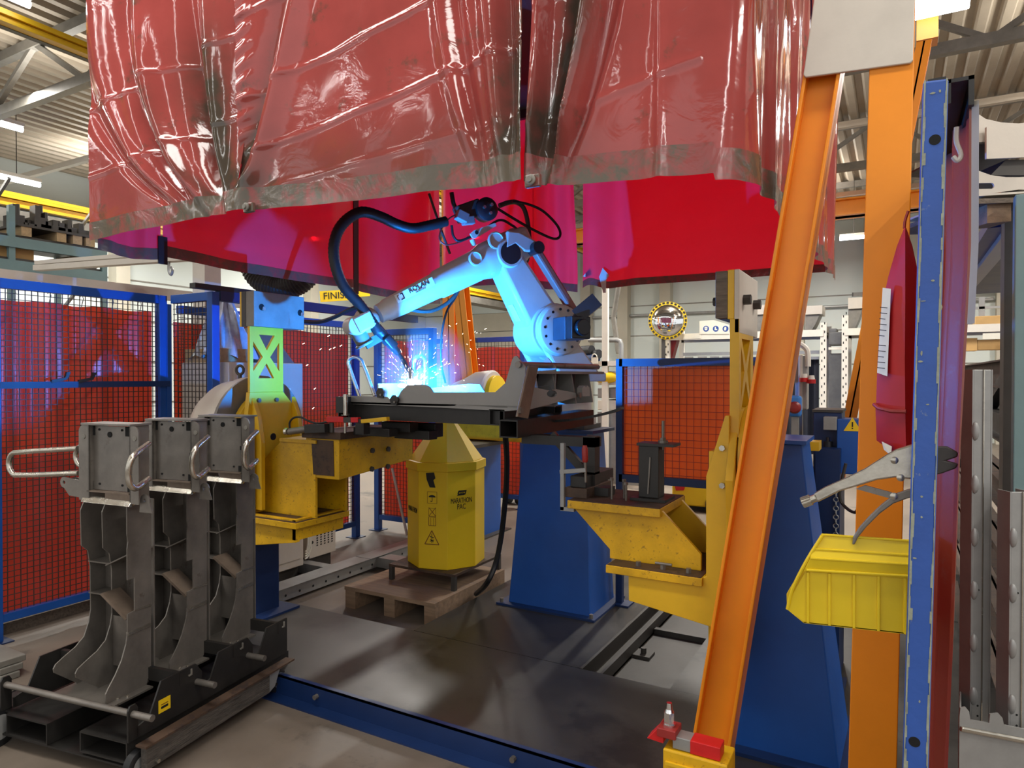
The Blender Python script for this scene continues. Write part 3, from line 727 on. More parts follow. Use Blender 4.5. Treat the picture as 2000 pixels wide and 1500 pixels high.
# ---------------------------------------------------------------- welding robot
RB = V((-1.93, 4.17, 0)); ARC = SY(803, 749, 3.02)
AW = V((ARC.x, ARC.y, 0)).normalized() * .30
rd = V((ARC.x + AW.x - RB.x, ARC.y + AW.y - RB.y, 0)).normalized(); rn = V((-rd.y, rd.x, 0))
if rn.dot(CAM - RB) < 0: rn = -rn
def RP(u, v, off=0.0): return SP(u, v, RB + rn * off, rn)
rob = thing('welding_robot', 'white six axis welding robot lit blue by its own arc, on the central blue pedestal', 'robot', (RB.x, RB.y, PT))
b = MB().lathe((RB.x, RB.y, PT), (0, 0, 1), [(0, .2), (.05, .2), (.06, .17), (.2, .165), (.22, .16), (.26, .135), (.3, .13)], 36)
b.obj('base', 'robot', rob, smooth=True)
SH = RP(1062, 648); ELB = RP(980, 500)
# carriage under the shoulder: two cheeks
for off, nm in ((.13, 1), (-.16, 0)):
    c = SH + rn * off
    b = MB(); lo = V((RB.x, RB.y, PT + .28)) + rn * off
    b.prism([lo - rd * .2, lo + rd * .13, c + rd * .14 + V((0, 0, -.05)), c + rd * .12 + V((0, 0, .08)), c + V((0, 0, .13)), c - rd * .13 + V((0, 0, .06)), c - rd * .16 - V((0, 0, .08))], rn * (.05))
    b.obj('cheek', 'robot', rob, bevel=.015)
lo = V((RB.x, RB.y, PT + .28))
MB().prism([lo - rd * .2 - rn * .16, lo + rd * .14 - rn * .16, lo + rd * .14 + rn * .18, lo - rd * .2 + rn * .18], (0, 0, .06)).obj('turntable', 'robot', rob, bevel=.012)
# lower arm
arm = (ELB - SH); al = arm.normalized(); ac = rn.cross(al)
if ac.dot(rd) < 0: ac = -ac
def slab(c0, c1, h0, h1, w0, w1, ext0=.0, ext1=.0):
    A = c0 - al * ext0; B = c1 + al * ext1
    q = lambda c, h_, w: [c + ac * h_ + rn * w, c + ac * h_ - rn * w, c - ac * h_ - rn * w, c - ac * h_ + rn * w]
    return MB().hexa(q(A, h0, w0), q(B, h1, w1))
slab(SH, ELB, .135, .088, .115, .095, .02, .03).obj('lower_arm', 'robot', rob, bevel=.03, smooth=True)
MB().cyl(SH - rn * .13, SH + rn * .135, .165, n=40).obj('shoulder_joint', 'robot', rob, bevel=.01, smooth=True)
# gear rings and motors on the shoulder axis
c = SH + rn * .18
g = MB().lathe(c, rn, [(0, .165), (.02, .165), (.03, .155), (.05, .155), (.055, .145)], 40).obj('gear_flange', 'robot', rob, smooth=True)
b = MB()
for i in range(14): a = 2 * PI * i / 14; b.cyl(c + rn * .05 + (al * math.cos(a) + ac * math.sin(a)) * .128, c + rn * .06 + (al * math.cos(a) + ac * math.sin(a)) * .128, .009, n=8)
b.objs('bolt', 'motor_black', rob)
mo = MB().bar(c + rn * .05, c + rn * .2, .14, .14).obj('motor', 'motor_grey', rob, bevel=.006)
MB().bar(c + rn * .2, c + rn * .27, .135, .135).cyl(c + rn * .27, c + rn * .3, .05, n=24).obj('motor_cap', 'motor_black', mo, bevel=.006)
b = MB().bar(c + rn * .22 + V((0, 0, .07)), c + rn * .22 + V((0, 0, .07)) - rd * .0 + V((.11, .05, .10)), .07, .09); b.obj('motor_bracket', 'motor_black', rob)
c2 = SH - rn * .2
MB().bar(c2 + rn * .06, c2 - rn * .06, .13, .15).bar(c2 - rn * .06, c2 - rn * .11, .10, .12).obj('motor', 'motor_grey', rob, bevel=.008)
# balance wheel behind, with the parallel rod
c = SH - rd * .12 + rn * .02
MB().lathe(c - rn * .12, rn, [(0, .16), (.01, .2), (.05, .2), (.06, .17), (.07, .17)], 40).obj('crank_disc', 'pale_part', rob, smooth=True)
R0, R1 = RP(1044, 486, .12), RP(1128, 622, .12)
MB().bar(R0, R1, .05, .07, rn).obj('parallel_rod', 'rod_brown', rob, bevel=.014)
MB().cyl(R1 - rn * .05, R1 + rn * .07, .045, n=24).cyl(R0 - rn * .05, R0 + rn * .06, .04, n=24).objs('rod_pin', 'motor_black', rob, smooth=True)
MB().prism([R1 + V((0, 0, -.14)) - rn * .04, R1 - rd * .07 - rn * .04, R1 + V((0, 0, .05)) - rn * .04, R1 + rd * .08 - V((0, 0, .06)) - rn * .04], rn * .05).obj('crank_arm', 'dull_red', rob, bevel=.006)
# forearm
E0, W0 = RP(1005, 482), RP(722, 622)
fa = (W0 - E0).normalized(); fc = rn.cross(fa)
if fc.z < 0: fc = -fc
b = MB(); L_ = (W0 - E0).length
prof = [(0, .10), (.03, .115), (.3, .115), (.33, .105), (.36, .098), (L_ - .42, .088), (L_ - .4, .078), (L_ - .06, .066), (L_ - .04, .058), (L_, .055)]
b.lathe(E0 - fa * .06, fa, prof, 36); b.obj('forearm', 'robot', rob, smooth=True)
MB().bar(E0 - fa * .1, E0 + fa * .28, .2, .19, rn, .2, .17).obj('elbow_housing', 'robot', rob, bevel=.035, smooth=True)
# elbow lever to the rod
q = [RP(u, v, .08) for u, v in ((985, 452), (1008, 455), (1050, 478), (1048, 494), (1018, 494), (1000, 480), (980, 490))]
MB().prism(q, rn * .05).obj('elbow_lever', 'robot', rob, bevel=.012)
MB().cyl(ELB + rn * .07, ELB + rn * .125, .09, n=32).obj('elbow_cap', 'robot', rob, bevel=.008, smooth=True)
MB().cyl(ELB + rn * .12, ELB + rn * .128, .07, n=32).obj('elbow_cover', 'motor_black', rob, smooth=True)
for u, v, r_ in ((928, 505, .045), (968, 470, .055)):
    p = RP(u, v, .095); MB().lathe(p, rn, [(0, r_), (.012, r_), (.014, r_ - .008), (.006, r_ - .01)], 28).obj('port_cover', 'robot', rob, smooth=True)
# maker's label on the forearm
lp = RP(765, 585, .09) ; 
lab_o = E0 + fa * (L_ - .30) + fc * .035 + rn * .078
MB().bar(lab_o - fa * .13, lab_o + fa * .13, .004, .05, fc).obj('label', 'label_white', rob)
text(rob, 'lettering', 'ROLAN', 'ink', lab_o - fa * .03 + fc * .008 + rn * .0045, -fa, fc, .042)
text(rob, 'lettering', 'ROBOTICS', 'ink_brown', lab_o - fa * .03 - fc * .016 + rn * .0045, -fa, fc, .014)
em = lambda a, b_: lab_o + fa * (.10 - a) + fc * b_ + rn * .003
MB().bar(em(.004, .017), em(.018, .017), .003, .006, fc).bar(em(.018, .018), em(.018, -.017), .003, .006, fa).bar(em(.018, -.015), em(-.002, -.015), .003, .006, fc).obj('emblem', 'ink', rob)
MB().bar(em(-.006, .015), em(-.016, .015), .003, .004, fc).bar(em(-.016, .016), em(-.016, -.012), .003, .004, fa).obj('emblem_frame', 'ink_brown', rob)
p = RP(1020, 612, .086); s0 = slab(SH + al * .0, SH, .0, .0, 0, 0)
lw = SH + (ELB - SH) * .38
MB().bar(lw + ac * .123 - al * .06, lw + ac * .118 + al * .06, .07, .004, ac).obj('warning_sticker', 'label_white', rob)
# wrist
W1 = RP(708, 655); W2 = RP(722, 668)
wr = MB().ball(W0 + fa * .02, .075, 20).obj('wrist', 'robot_beige', rob, smooth=True)
MB().bar(W0 - rn * .06 + fa * .0, W0 - rn * .06 + fa * .11, .045, .1, fc).bar(W0 + rn * .06, W0 + rn * .06 + fa * .11, .045, .1, fc).objs('wrist_fork', 'robot_beige', rob, bevel=.012)
T0 = RP(724, 600, .03); TD = (RP(772, 688, .03) - RP(724, 600, .03)).normalized()
WJ = W0 + fa * .1
MB().cyl(WJ - rn * .07, WJ + rn * .07, .055, n=28).obj('wrist_joint', 'robot_beige', rob, bevel=.006, smooth=True)
MB().cyl(WJ, WJ + TD * .11, .045, n=28).cyl(WJ + TD * .11, WJ + TD * .125, .055, n=28).obj('tool_flange', 'raw_steel', rob, bevel=.004, smooth=True)
rt = WJ + TD * .125
# torch
tor = thing('welding_torch', 'black welding torch with curved neck pointing down at the arc', 'welding torch', ARC)
A0, A1 = RP(735, 640, .02), RP(778, 690, -.02)
MB().bar(rt - V((0, 0, .0)), A0 + (A1 - A0) * .3, .05, .03, rn).obj('bracket', 'steel_dark', tor)
MB().cyl(A0, A0 + (A1 - A0) * .55, .032, n=18).cyl(A0 + (A1 - A0) * .55, A1, .028, .02, n=18).obj('body', 'motor_black', tor, smooth=True)
MB().bar(A0 + (A1 - A0) * .35 + rn * .03, A0 + (A1 - A0) * .75 + rn * .03, .05, .04, rn).obj('clamp', 'motor_black', tor, bevel=.006)
TIP = ARC + V((0, 0, .02))
ng = spline([A1, RP(790, 708, .04), RP(798, 725, .16), TIP + V((0, 0, .055))], 6)
MB().tube(ng, .012, 12).obj('neck', 'black_steel', tor, smooth=True)
MB().cyl(TIP + V((0, 0, .06)), TIP, .017, .014, n=18).obj('nozzle', 'raw_steel', tor, smooth=True)
# dress pack: black corrugated hose from the feeder, over the top and down to the torch
def hose(pix, off, r, k=10): return spline([RP(u, v, off) for u, v in pix], k)
hz = [(872, 432), (840, 440), (806, 446), (775, 438), (745, 424), (710, 414), (684, 424), (662, 448), (652, 482), (656, 522), (672, 560), (700, 592), (722, 622), (740, 650)]
pts = hose(hz, .05, .03)
rr = [.030 + .0022 * (i % 2) for i in range(len(pts))]
o = thing('dress_hose', 'thick black hose arching over from the wire feeder to the torch', 'hose', pts[-1])
MB().tube(pts, rr, 12).obj('hose', 'rubber', o, smooth=True)
# wire feeder on the forearm
FD = RP(905, 440, .0)
fe = thing('wire_feeder', 'wire feeder with a round black motor, mounted on top of the robot forearm', 'wire feeder', FD)
q = [RP(u, v, .06) for u, v in ((917, 457), (925, 450), (966, 436), (968, 442), (928, 466), (922, 466))]
MB().prism(q, rn * .012).obj('bracket', 'robot', fe)
p = RP(931, 454, .075); MB().cyl(p, p + rn * .002, .012).obj('hole', 'hole', fe)
p0, p1 = RP(940, 414, .0), RP(945, 413, .1)
MB().lathe(p0, rn, [(0, .055), (.02, .07), (.09, .072), (.1, .06), (.105, .03)], 28).obj('motor', 'motor_black', fe, smooth=True)
b = MB()
for i in range(3): a = i * 2.1 + .6; b.cyl(p0 + rn * .1 + (fa * math.cos(a) + fc * math.sin(a)) * .03, p0 + rn * .118 + (fa * math.cos(a) + fc * math.sin(a)) * .03, .01, n=10)
b.objs('terminal', 'bright_steel', fe)
MB().bar(RP(893, 420, .02), RP(935, 405, .02), .09, .1, fc).obj('gearbox', 'steel_dark', fe, bevel=.008)
MB().bar(RP(892, 418, .06), RP(912, 428, .06), .06, .06, fc).bar(RP(903, 432, .05), RP(925, 430, .05), .05, .05, fc).objs('drive_roll', 'galv', fe, bevel=.006)
MB().cyl(RP(922, 468, .04), RP(926, 480, .04), .016).obj('post', 'robot', fe)
def cable(name_label, pix, off, r, mat='rubber', cat='cable', nm='cable'):
    pts = hose(pix, off, r, 7) if not isinstance(pix[0], V) else spline(pix, 7)
    b = MB().tube(pts, r, 8)
    o = b.obj(nm, mat, None, smooth=True); tag(o, name_label, cat)
    return o
cable('thin black cable looping far out to the right behind the wire feeder', [(968, 405), (1000, 425), (1040, 448), (1080, 466), (1094, 460), (1088, 440), (1060, 412), (1028, 398), (1000, 394)], -.05, .009)
cable('ribbed grey conduit bending from the wire feeder down behind the elbow', [(975, 402), (992, 396), (1008, 395), (1022, 405), (1030, 430), (1034, 470), (1030, 505), (1026, 512)], -.12, .016, 'steel_dark')
cable('grey cable hanging below the forearm in a long curve to the left', [(905, 545), (890, 575), (868, 596), (838, 608), (800, 604), (770, 590)], -.1, .012, 'steel_dark')
cable('thin black cable dropping straight from the forearm past the orange legs', [(905, 545), (890, 580), (872, 610), (862, 660), (862, 710), (870, 748)], -.16, .007)
cable('black hanger rod running from the curtain rail to the forearm', [(838, 378), (852, 420), (862, 450), (879, 496)], .0, .008, 'steel_dark', 'rod', 'hanger_rod')
cable('dark cable sagging from the end block across to the dress hose', [SY(592, 628, 3.35), SY(622, 629, 3.35), SY(652, 620, 3.35), SY(680, 606, 3.35), SY(702, 598, 3.35)], 0, .014)
cable('short black cable hanging from above into the wire feeder', [(882, 376), (886, 398), (894, 414)], .0, .014)
cable('small red wire bundle curling beside the wire feeder', [(895, 418), (880, 425), (866, 440), (858, 465), (872, 478), (900, 472), (915, 462)], .03, .005, 'dull_red')
cable('black cable running across the top of the forearm from the feeder bracket', [(882, 440), (886, 462), (900, 470), (940, 452), (975, 430), (1000, 440), (1012, 450)], .04, .008)

# ---------------------------------------------------------------- arc and sparks
one('arc_flash', MB().ball(ARC + V((0, 0, .008)), .022, 14).ball(ARC + V((-.06, 0, -.012)), .014, 12, (2.2, 1, .8)).ball(ARC + V((.05, 0, .004)), .012, 12, (2, 1, .9)), 'arc_glow', 'blinding blue white welding arc under the torch tip', 'welding arc', smooth=True)
sm = MB().ball(ARC + V((0, .10, .2)), .38, 20, (.8, .8, 1)); one('weld_smoke', sm, 'smoke', 'thin blue lit haze of welding smoke above the arc', 'smoke', kind='stuff')
b = MB(); rnd = random.Random(3)
for i in range(150):
    a = rnd.uniform(-1.45, 1.45); R = .03 + .22 * rnd.random() ** 1.7; e = rnd.uniform(-.5, .5)
    d = (V((math.sin(a), e * .7, math.cos(a) * .9))).normalized()
    p = ARC + d * R; l = rnd.uniform(.004, .022)
    b.cyl(p, p + d * l, .0007, .0004, n=5)
for i in range(36):
    p = ARC + V((rnd.uniform(.08, .42), rnd.uniform(-.05, .2), rnd.uniform(-.02, .34))); d = V((rnd.uniform(.4, 1), 0, rnd.uniform(-.6, .8))).normalized()
    b.cyl(p, p + d * rnd.uniform(.003, .016), .0011, .0006, n=5)
one('spark_shower', b, 'spark', 'dense shower of bright sparks around the arc', 'sparks', kind='stuff')
for i, (u, v, a, lab) in enumerate(((593, 671, 15, 'stray spark glowing just right of the green lit neck, upper left of the strays'), (642, 656, 20, 'topmost stray spark in front of the red fence'), (626, 682, 30, 'stray spark left of the close row of three'), (645, 682, 25, 'leftmost spark of the close row of three'),
                                (653, 679, 25, 'middle spark of the close row of three'), (666, 675, 25, 'rightmost spark of the close row of three'), (600, 713, 20, 'stray spark beside the grey cabinet door top'),
                                (615, 759, 30, 'stray spark halfway down the red fence'), (612, 797, 35, 'lowest stray spark in front of the red fence'))):
    p = SY(u, v, 3.05); d = V((math.cos(math.radians(a)), 0, math.sin(math.radians(a))))
    one('spark', MB().cyl(p - d * .008, p + d * .008, .0018, .0013, n=7), 'spark', lab, 'spark', 'stray sparks')
# ---------------------------------------------------------------- welding jig (black square tubes)
JY = 3.0
j = thing('welding_jig', 'black square tube welding jig spanning from the left beam to the right post', 'jig', (-2.2, JY, 1.3))
zA = SY(800, 806, JY).z
xl, xr_ = SY(700, 800, JY).x, SY(985, 815, JY).x
ZJ = zA
MB().hollow((xl, JY, ZJ), (xr_, JY, ZJ - .005), .09, .085, .006).obj('long_tube', 'black_steel', j)
MB().hollow((xl - .02, 2.9, ZJ + .005), (xl - .02, 3.5, ZJ + .005), .085, .085, .006).obj('cross_tube', 'black_steel', j)
MB().hollow((xl + .02, JY + .42, ZJ), (xr_ + .1, JY + .42, ZJ - .005), .09, .085, .006).obj('long_tube', 'black_steel', j)
e0 = SY(993, 838, 2.82)
MB().hollow((e0.x, 2.82, e0.z), (e0.x, 3.75, e0.z + .01), .10, .085, .006).obj('cross_tube', 'black_steel', j)
e1 = SY(970, 818, 2.93)
MB().hollow((e1.x, 2.93, ZJ - .005), (e1.x, 3.6, ZJ - .005), .09, .08, .006).obj('cross_tube', 'black_steel', j)
# curved rubber/steel strap behind
st = [SY(u, v, 3.25) for u, v in ((1052, 820), (1090, 822), (1130, 818), (1165, 812), (1200, 803), (1215, 797))]
b = MB(); s_ = spline(st, 5)
for a, c in zip(s_, s_[1:]): b.bar(a, c + (c - a) * .1, .05, .012, (0, 0, 1))
b.obj('strap', 'black_steel', j)
# vertical support on the right, brace and foot
v0 = SY(1155, 925, 2.98); v1 = SY(1155, 835, 2.98)
MB().box((v0.x - .03, 2.95, v0.z), (v0.x + .03, 3.01, e0.z - .03)).obj('upright', 'black_steel', j)
bb0 = SY(1078, 848, 2.98); bb1 = SY(1140, 918, 2.98)
MB().bar(bb0, bb1, .04, .025, (0, 1, 0)).obj('brace', 'black_steel', j)
MB().box((e0.x + .0, 2.95, e0.z - .08), (v0.x + .03, 3.03, e0.z - .035)).obj('top_bar', 'black_steel', j)
MB().box((xl, JY - .04, ZJ + .043), (xr_, JY + .66, ZJ + .05)).obj('bed_plate', 'black_steel', j)  # rear part lengthened to stop arc light reaching the rear beam
# foot block resting on right table
f0, f1 = SY(1113, 955, 2.86), SY(1197, 940, 2.86)
g0, g1 = SY(1103, 965, 2.85), SY(1146, 965, 2.85)
MB().box((g0.x, 2.85, RZ), (g1.x, 3.15, RZ + .045)).obj('foot_bar', 'rust_plate', j, bevel=.002)
h0, h1 = SY(1114, 950, 2.87), SY(1136, 950, 2.87)
MB().box((h0.x, 2.87, RZ + .045), (h1.x + .02, 3.22, max(v0.z, RZ + .075))).obj('foot_block', 'black_steel', j, bevel=.002)
MB().box((h1.x + .02, 2.94, RZ + .002), (v0.x + .1, 3.03, RZ + .04)).obj('spacer', 'black_steel', j)
MB().box((v0.x - .03, 2.95, RZ + .04), (v0.x + .03, 3.01, v0.z + .01)).obj('upright_foot', 'black_steel', j)
# F clamp with red handle
k = thing('bar_clamp', 'steel bar clamp with a red wooden handle holding the jig foot', 'clamp', (f0.x, 2.85, RZ))
cz = SY(1100, 865, 2.85).z; cx = SY(1100, 900, 2.85).x
MB().box((cx - .008, 2.835, RZ - .06), (cx + .01, 2.855, cz)).obj('rail', 'galv', k)
MB().box((cx - .008, 2.835, RZ - .062), (cx + .06, 2.86, RZ - .044)).obj('fixed_jaw', 'galv', k)
a0 = SY(1098, 922, 2.845); a1 = SY(1145, 918, 2.845)
MB().bar(a0 - V((.01, 0, 0)), a1, .018, .02).obj('sliding_arm', 'galv', k, bevel=.003)
hp = SY(1142, 870, 2.845); hq = SY(1143, 903, 2.845); hs = SY(1144, 942, 2.845)
MB().cyl(hq, hs, .006).obj('screw', 'raw_steel', k)
MB().lathe(hq, hp - hq, [(0, .010), (.01, .014), (.06, .014), ((hp - hq).length, .009)], 14).obj('handle', 'dull_red', k, smooth=True)

# ---------------------------------------------------------------- workpiece being welded
w = thing('loader_frame', 'grey steel frame part lying on the jig, being welded', 'steel part', (-2.1, 2.95, ZJ + .05))
WY = 2.93
pl = [(684, 789), (684, 773), (757, 775), (766, 786), (775, 780), (783, 764), (795, 752), (829, 751), (838, 755), (846, 766), (967, 766), (987, 748), (1000, 703), (1004, 696), (1009, 695), (1013, 700), (1026, 716), (1024, 800), (987, 803), (860, 796)]
q = [SY(u, v, WY) for u, v in pl]
MB().prism(q, (0, .01, 0)).obj('side_plate', 'grey_part', w)
dz = .0
q2 = [SY(u, v, WY + .01) + V((0, .20, 0)) for u, v in pl[1:-1]]
pl2 = [(684, 773), (757, 775), (846, 766), (869, 767), (880, 770), (967, 770), (987, 748), (1000, 703), (1009, 695), (1026, 716), (1024, 800), (860, 796), (684, 789)]
MB().prism([SY(u, v, WY) + V((0, .34, .04 if 750 < u < 870 and v < 790 else 0)) for u, v in pl2], (0, .01, 0)).obj('side_plate', 'grey_part', w)
zq = SY(860, 793, WY).z
MB().box((q[0].x, WY, zq), (q[-3].x, WY + .35, zq + .01)).obj('bottom_plate', 'grey_part', w)
MB().box((ARC.x - .175, WY + .01, zq), (ARC.x - .165, WY + .34, ARC.z - .001)).obj('arc_baffle', 'grey_part', w)  # added plate, its height set to cut arc light off the left arm
# end frame: ribs, rod, arms
ex = SY(1022, 760, WY).x
z0, z1 = SY(1022, 800, WY).z, SY(1022, 716, WY).z
for i, yy in enumerate((.12, .32, .56, .80)):
    b = MB().prism([(ex - .10, WY + yy, z0), (ex + .03, WY + yy, z0 + .01), (ex + .015, WY + yy, z0 + .1), (ex, WY + yy, z1 - .03), (ex - .08, WY + yy, z1 - .03)], (0, .012, 0)); b.obj('rib', 'grey_part', w)
MB().box((ex - .1, WY + .1, z1 - .035), (ex + .03, WY + .98, z1 - .02)).obj('top_strip', 'grey_part', w)
MB().box((ex - .1, WY + .1, z0 + .02), (ex - .09, WY + .98, z1 - .03)).obj('back_panel', 'black_steel', w)  # stretched rearward to keep arc light off the orange screen
MB().cyl((ex - .02, WY - .02, z1 + .01), (ex - .02, WY + 1.0, z1 + .01), .016).obj('pivot_rod', 'raw_steel', w, smooth=True)
q = [SX(u, v, ex + .05) for u, v in ((1032, 795), (1042, 756), (1074, 753), (1078, 762), (1086, 760), (1128, 768), (1130, 775), (1034, 800))]
MB().holed(q, [[SX(1078 + 10 * math.cos(a), 769 + 7 * math.sin(a), ex + .05) for a in [i * PI / 6 for i in range(12)]]], (-.01, 0, 0)).obj('lug_plate', 'grey_part', w)
MB().hexa([V((p.x - .012, p.y, p.z)) for p in (SX(1011, 814, ex + .08), SX(1032, 818, ex + .08), SX(1052, 716, ex + .08), SX(1034, 714, ex + .08))], [SX(1011, 814, ex + .08), SX(1032, 818, ex + .08), SX(1052, 716, ex + .08), SX(1034, 714, ex + .08)]).obj('swing_link', 'brown_arm', w, bevel=.002)
b = MB()
for u, v in ((1015, 802), (1130, 772)): p = SX(u, v, ex + .085); b.cyl(p, p + V((.012, 0, 0)), .016, n=6)
b.objs('bolt', 'raw_steel', w)
for dy in (.0, .012):
    q = [SX(u, v, ex + .06) + V((0, dy * 4, 0)) for u, v in ((1128, 774), (1127, 758), (1131, 753), (1135, 757), (1136, 774))]
    MB().prism(q, (.03, 0, 0)).obj('ear', 'grey_part', w)
# lifting loops on the left
def uloop(p0, p1, tip_off, r, n=10):
    a, b_ = V(p0), V(p1); tip = V(tip_off); c = (a + b_) / 2; h_ = (b_ - a) / 2
    pts = [a, a + tip * .3, a + tip * .6]
    for i in range(1, n):
        t = PI * i / n; pts.append(c + tip * .82 - h_ * math.cos(t) + tip.normalized() * h_.length * math.sin(t))
    pts += [b_ + tip * .6, b_ + tip * .3, b_]
    return pts
la, lb = SY(703, 776, 3.10), SY(732, 773, 3.12)
tp = SY(685, 700, 3.11) - SY(712, 776, 3.11)
MB().tube(uloop(la, lb, tp, .01), .0115, 12).obj('handle', 'bright_steel', w, smooth=True)
la, lb = SY(806, 752, 3.2), SY(829, 752, 3.2); tp = SY(820, 700, 3.2) - SY(818, 752, 3.2)
MB().tube(uloop(la, lb, tp, .01), .0105, 12).obj('handle', 'bright_steel', w, smooth=True)
for u, v, yy in ((745, 768, 2.925), (772, 782, 2.92)):
    p = SY(u, v, yy); q = [p + V((.03 * math.cos(a), 0, .032 * math.sin(a))) for a in (0.2, 1.2, 2.0, 3.0, 4.0, 5.3)]
    MB().prism(q, (0, -.012, 0)).obj('hinge_lug', 'black_steel', w)
    MB().cyl(p + V((.008, -.012, -.008)), p + V((.008, -.02, -.008)), .006).obj('pin', 'raw_steel', w)

# ---------------------------------------------------------------- clamps on the left fixture
c = thing('toggle_clamp', 'red and yellow clamp bar on bright posts above the rusty mounting plate', 'clamp', (-2.9, 2.86, PZ))
cy = 2.86
a0, a1 = SY(640, 820, cy), SY(700, 820, cy)
ha = lambda u, v: SY(u, v, cy)
MB().bar(ha(641, 819), ha(674, 819), .03, .032, Z_).obj('red_bar', 'red_paint', c, bevel=.003)
MB().bar(ha(674, 820), ha(688, 820), .03, .03, Z_).obj('block', 'steel_dark', c, bevel=.002)
MB().bar(ha(688, 820), ha(702, 820), .028, .028, Z_).obj('red_end', 'red_paint', c, bevel=.002)
MB().bar(ha(708, 823), ha(758, 818), .03, .022, Z_).obj('yellow_bar', 'yellow', c, bevel=.003)
MB().bar(ha(700, 821), ha(710, 823), .02, .02, Z_).obj('joint', 'black_steel', c)
p = ha(648, 826); MB().cyl((p.x, cy, PZ), (p.x, cy, p.z), .014).obj('post', 'steel_dark', c, smooth=True)
p = ha(674, 826); MB().cyl((p.x, cy, PZ), (p.x, cy, p.z), .007).obj('post', 'bright_steel', c, smooth=True)
p = ha(675, 811); MB().cyl(p, ha(675, 770), .014).cyl(p, p + V((0, 0, .004)), .026).obj('screw', 'bright_steel', c, smooth=True)
p = ha(707, 840); MB().box((p.x - .03, cy - .02, PZ), (p.x + .03, cy + .03, ha(700, 826).z)).obj('base_block', 'black_steel', c)
o = thing('stop_block', 'dark square block hanging at the left end of the welding jig', 'block', ha(668, 810))
MB().box(tuple(ha(656, 806) - V((0, -.0, 0))), tuple(ha(671, 775) + V((0, .06, 0)))).obj('block', 'black_steel', o)
o = thing('air_cylinder', 'small dark pneumatic cylinder with a looped hose on the left fixture', 'cylinder', (-3.1, 2.86, PZ))
MB().cyl(SY(566, 843, 2.84), SY(600, 838, 2.84), .02, n=16).obj('barrel', 'raw_steel', o, smooth=True)
MB().bar(SY(600, 838, 2.84), SY(640, 836, 2.84), .05, .05, Z_).obj('body', 'black_steel', o, bevel=.003)
MB().lathe(SY(563, 843, 2.84), (-1, 0, 0), [(0, .02), (.02, .022), (.03, .012)], 14).obj('end_cap', 'bright_steel', o, smooth=True)
MB().tube(spline([SY(u, v, 2.86) for u, v in ((566, 838), (566, 825), (574, 816), (588, 815), (602, 822), (620, 827), (640, 824))], 6), .006, 8).obj('hose', 'rubber', o, smooth=True)
o = thing('clamp_slide', 'row of dark clamping blocks under the black jig tube on the left', 'clamp', (-2.6, 3.0, PZ))
for i, (u0, u1, v0_, v1_, yy) in enumerate(((690, 760, 838, 850, 2.95), (745, 800, 826, 842, 3.05), (770, 838, 842, 856, 3.1), (800, 850, 828, 852, 3.2))):
    a, d = SY(u0, v1_, yy), SY(u1, v0_, yy); MB().box((a.x, yy, a.z), (d.x, yy + .08, d.z)).obj('slide_block', 'black_steel', o, bevel=.003)

# ---------------------------------------------------------------- wire drum on its stand and pallet
p = thing('pallet', 'low wooden pallet in the floor pit under the drum stand', 'pallet', (-2.9, 3.9, 0))
PX0, PX1, PY0, PY1 = -3.32, -2.555, 3.53, 4.42
MB().box((PX0, PY0, .125), (PX1, PY1, .15)).obj('deck', 'wood', p)
for x in (PX0 + .0, (PX0 + PX1) / 2 - .04, PX1 - .09): MB().box((x, PY0 + .01, .0), (x + .09, PY1, .125)).obj('runner', 'wood', p)
s_ = thing('drum_stand', 'low dark steel table between the pallet and the yellow drum', 'stand', (-2.85, 4.1, .15))
SX0, SX1, SY0, SY1 = -3.15, -2.585, 3.80, 4.42
MB().box((SX0, SY0, .245), (SX1, SY1, .262)).obj('top', 'rust_plate', s_)
for x in (SX0, SX1 - .03):
    for y in (SY0, SY1 - .03): MB().box((x, y, .15), (x + .03, y + .03, .245)).obj('leg', 'steel_dark', s_)
dr = thing('wire_drum', 'yellow octagonal welding wire drum with a pyramid hood', 'drum', (-2.84, 4.1, .262))
DC = V((-2.855, 4.09, 0)); rt_ = math.radians(22.5) ; a0_ = math.radians(-53.5) # facing
def octo(r, z, off=0): return [DC + V((r * math.cos(a0_ + off + i * PI / 4), r * math.sin(a0_ + off + i * PI / 4), z)) for i in range(8)]
R_ = .279
ZT = SD(870, 925, 4.8).z
ZT = 1.0
MB().hexa(octo(R_, .262), octo(R_, ZT - .05)).obj('body', 'drum', dr, bevel=.004)
MB().hexa(octo(R_ + .012, ZT - .06), octo(R_ + .012, ZT)).obj('lid', 'drum', dr, bevel=.003)
MB().hexa(octo(R_ - .01, ZT), octo(.05, ZT + .30)).obj('hood', 'drum', dr, bevel=.004)
def face(i):
    a, b_ = octo(R_, 0)[i], octo(R_, 0)[(i + 1) % 8]; c = (a + b_) / 2; nrm = (c - DC).normalized(); return c, (b_ - a).normalized(), nrm
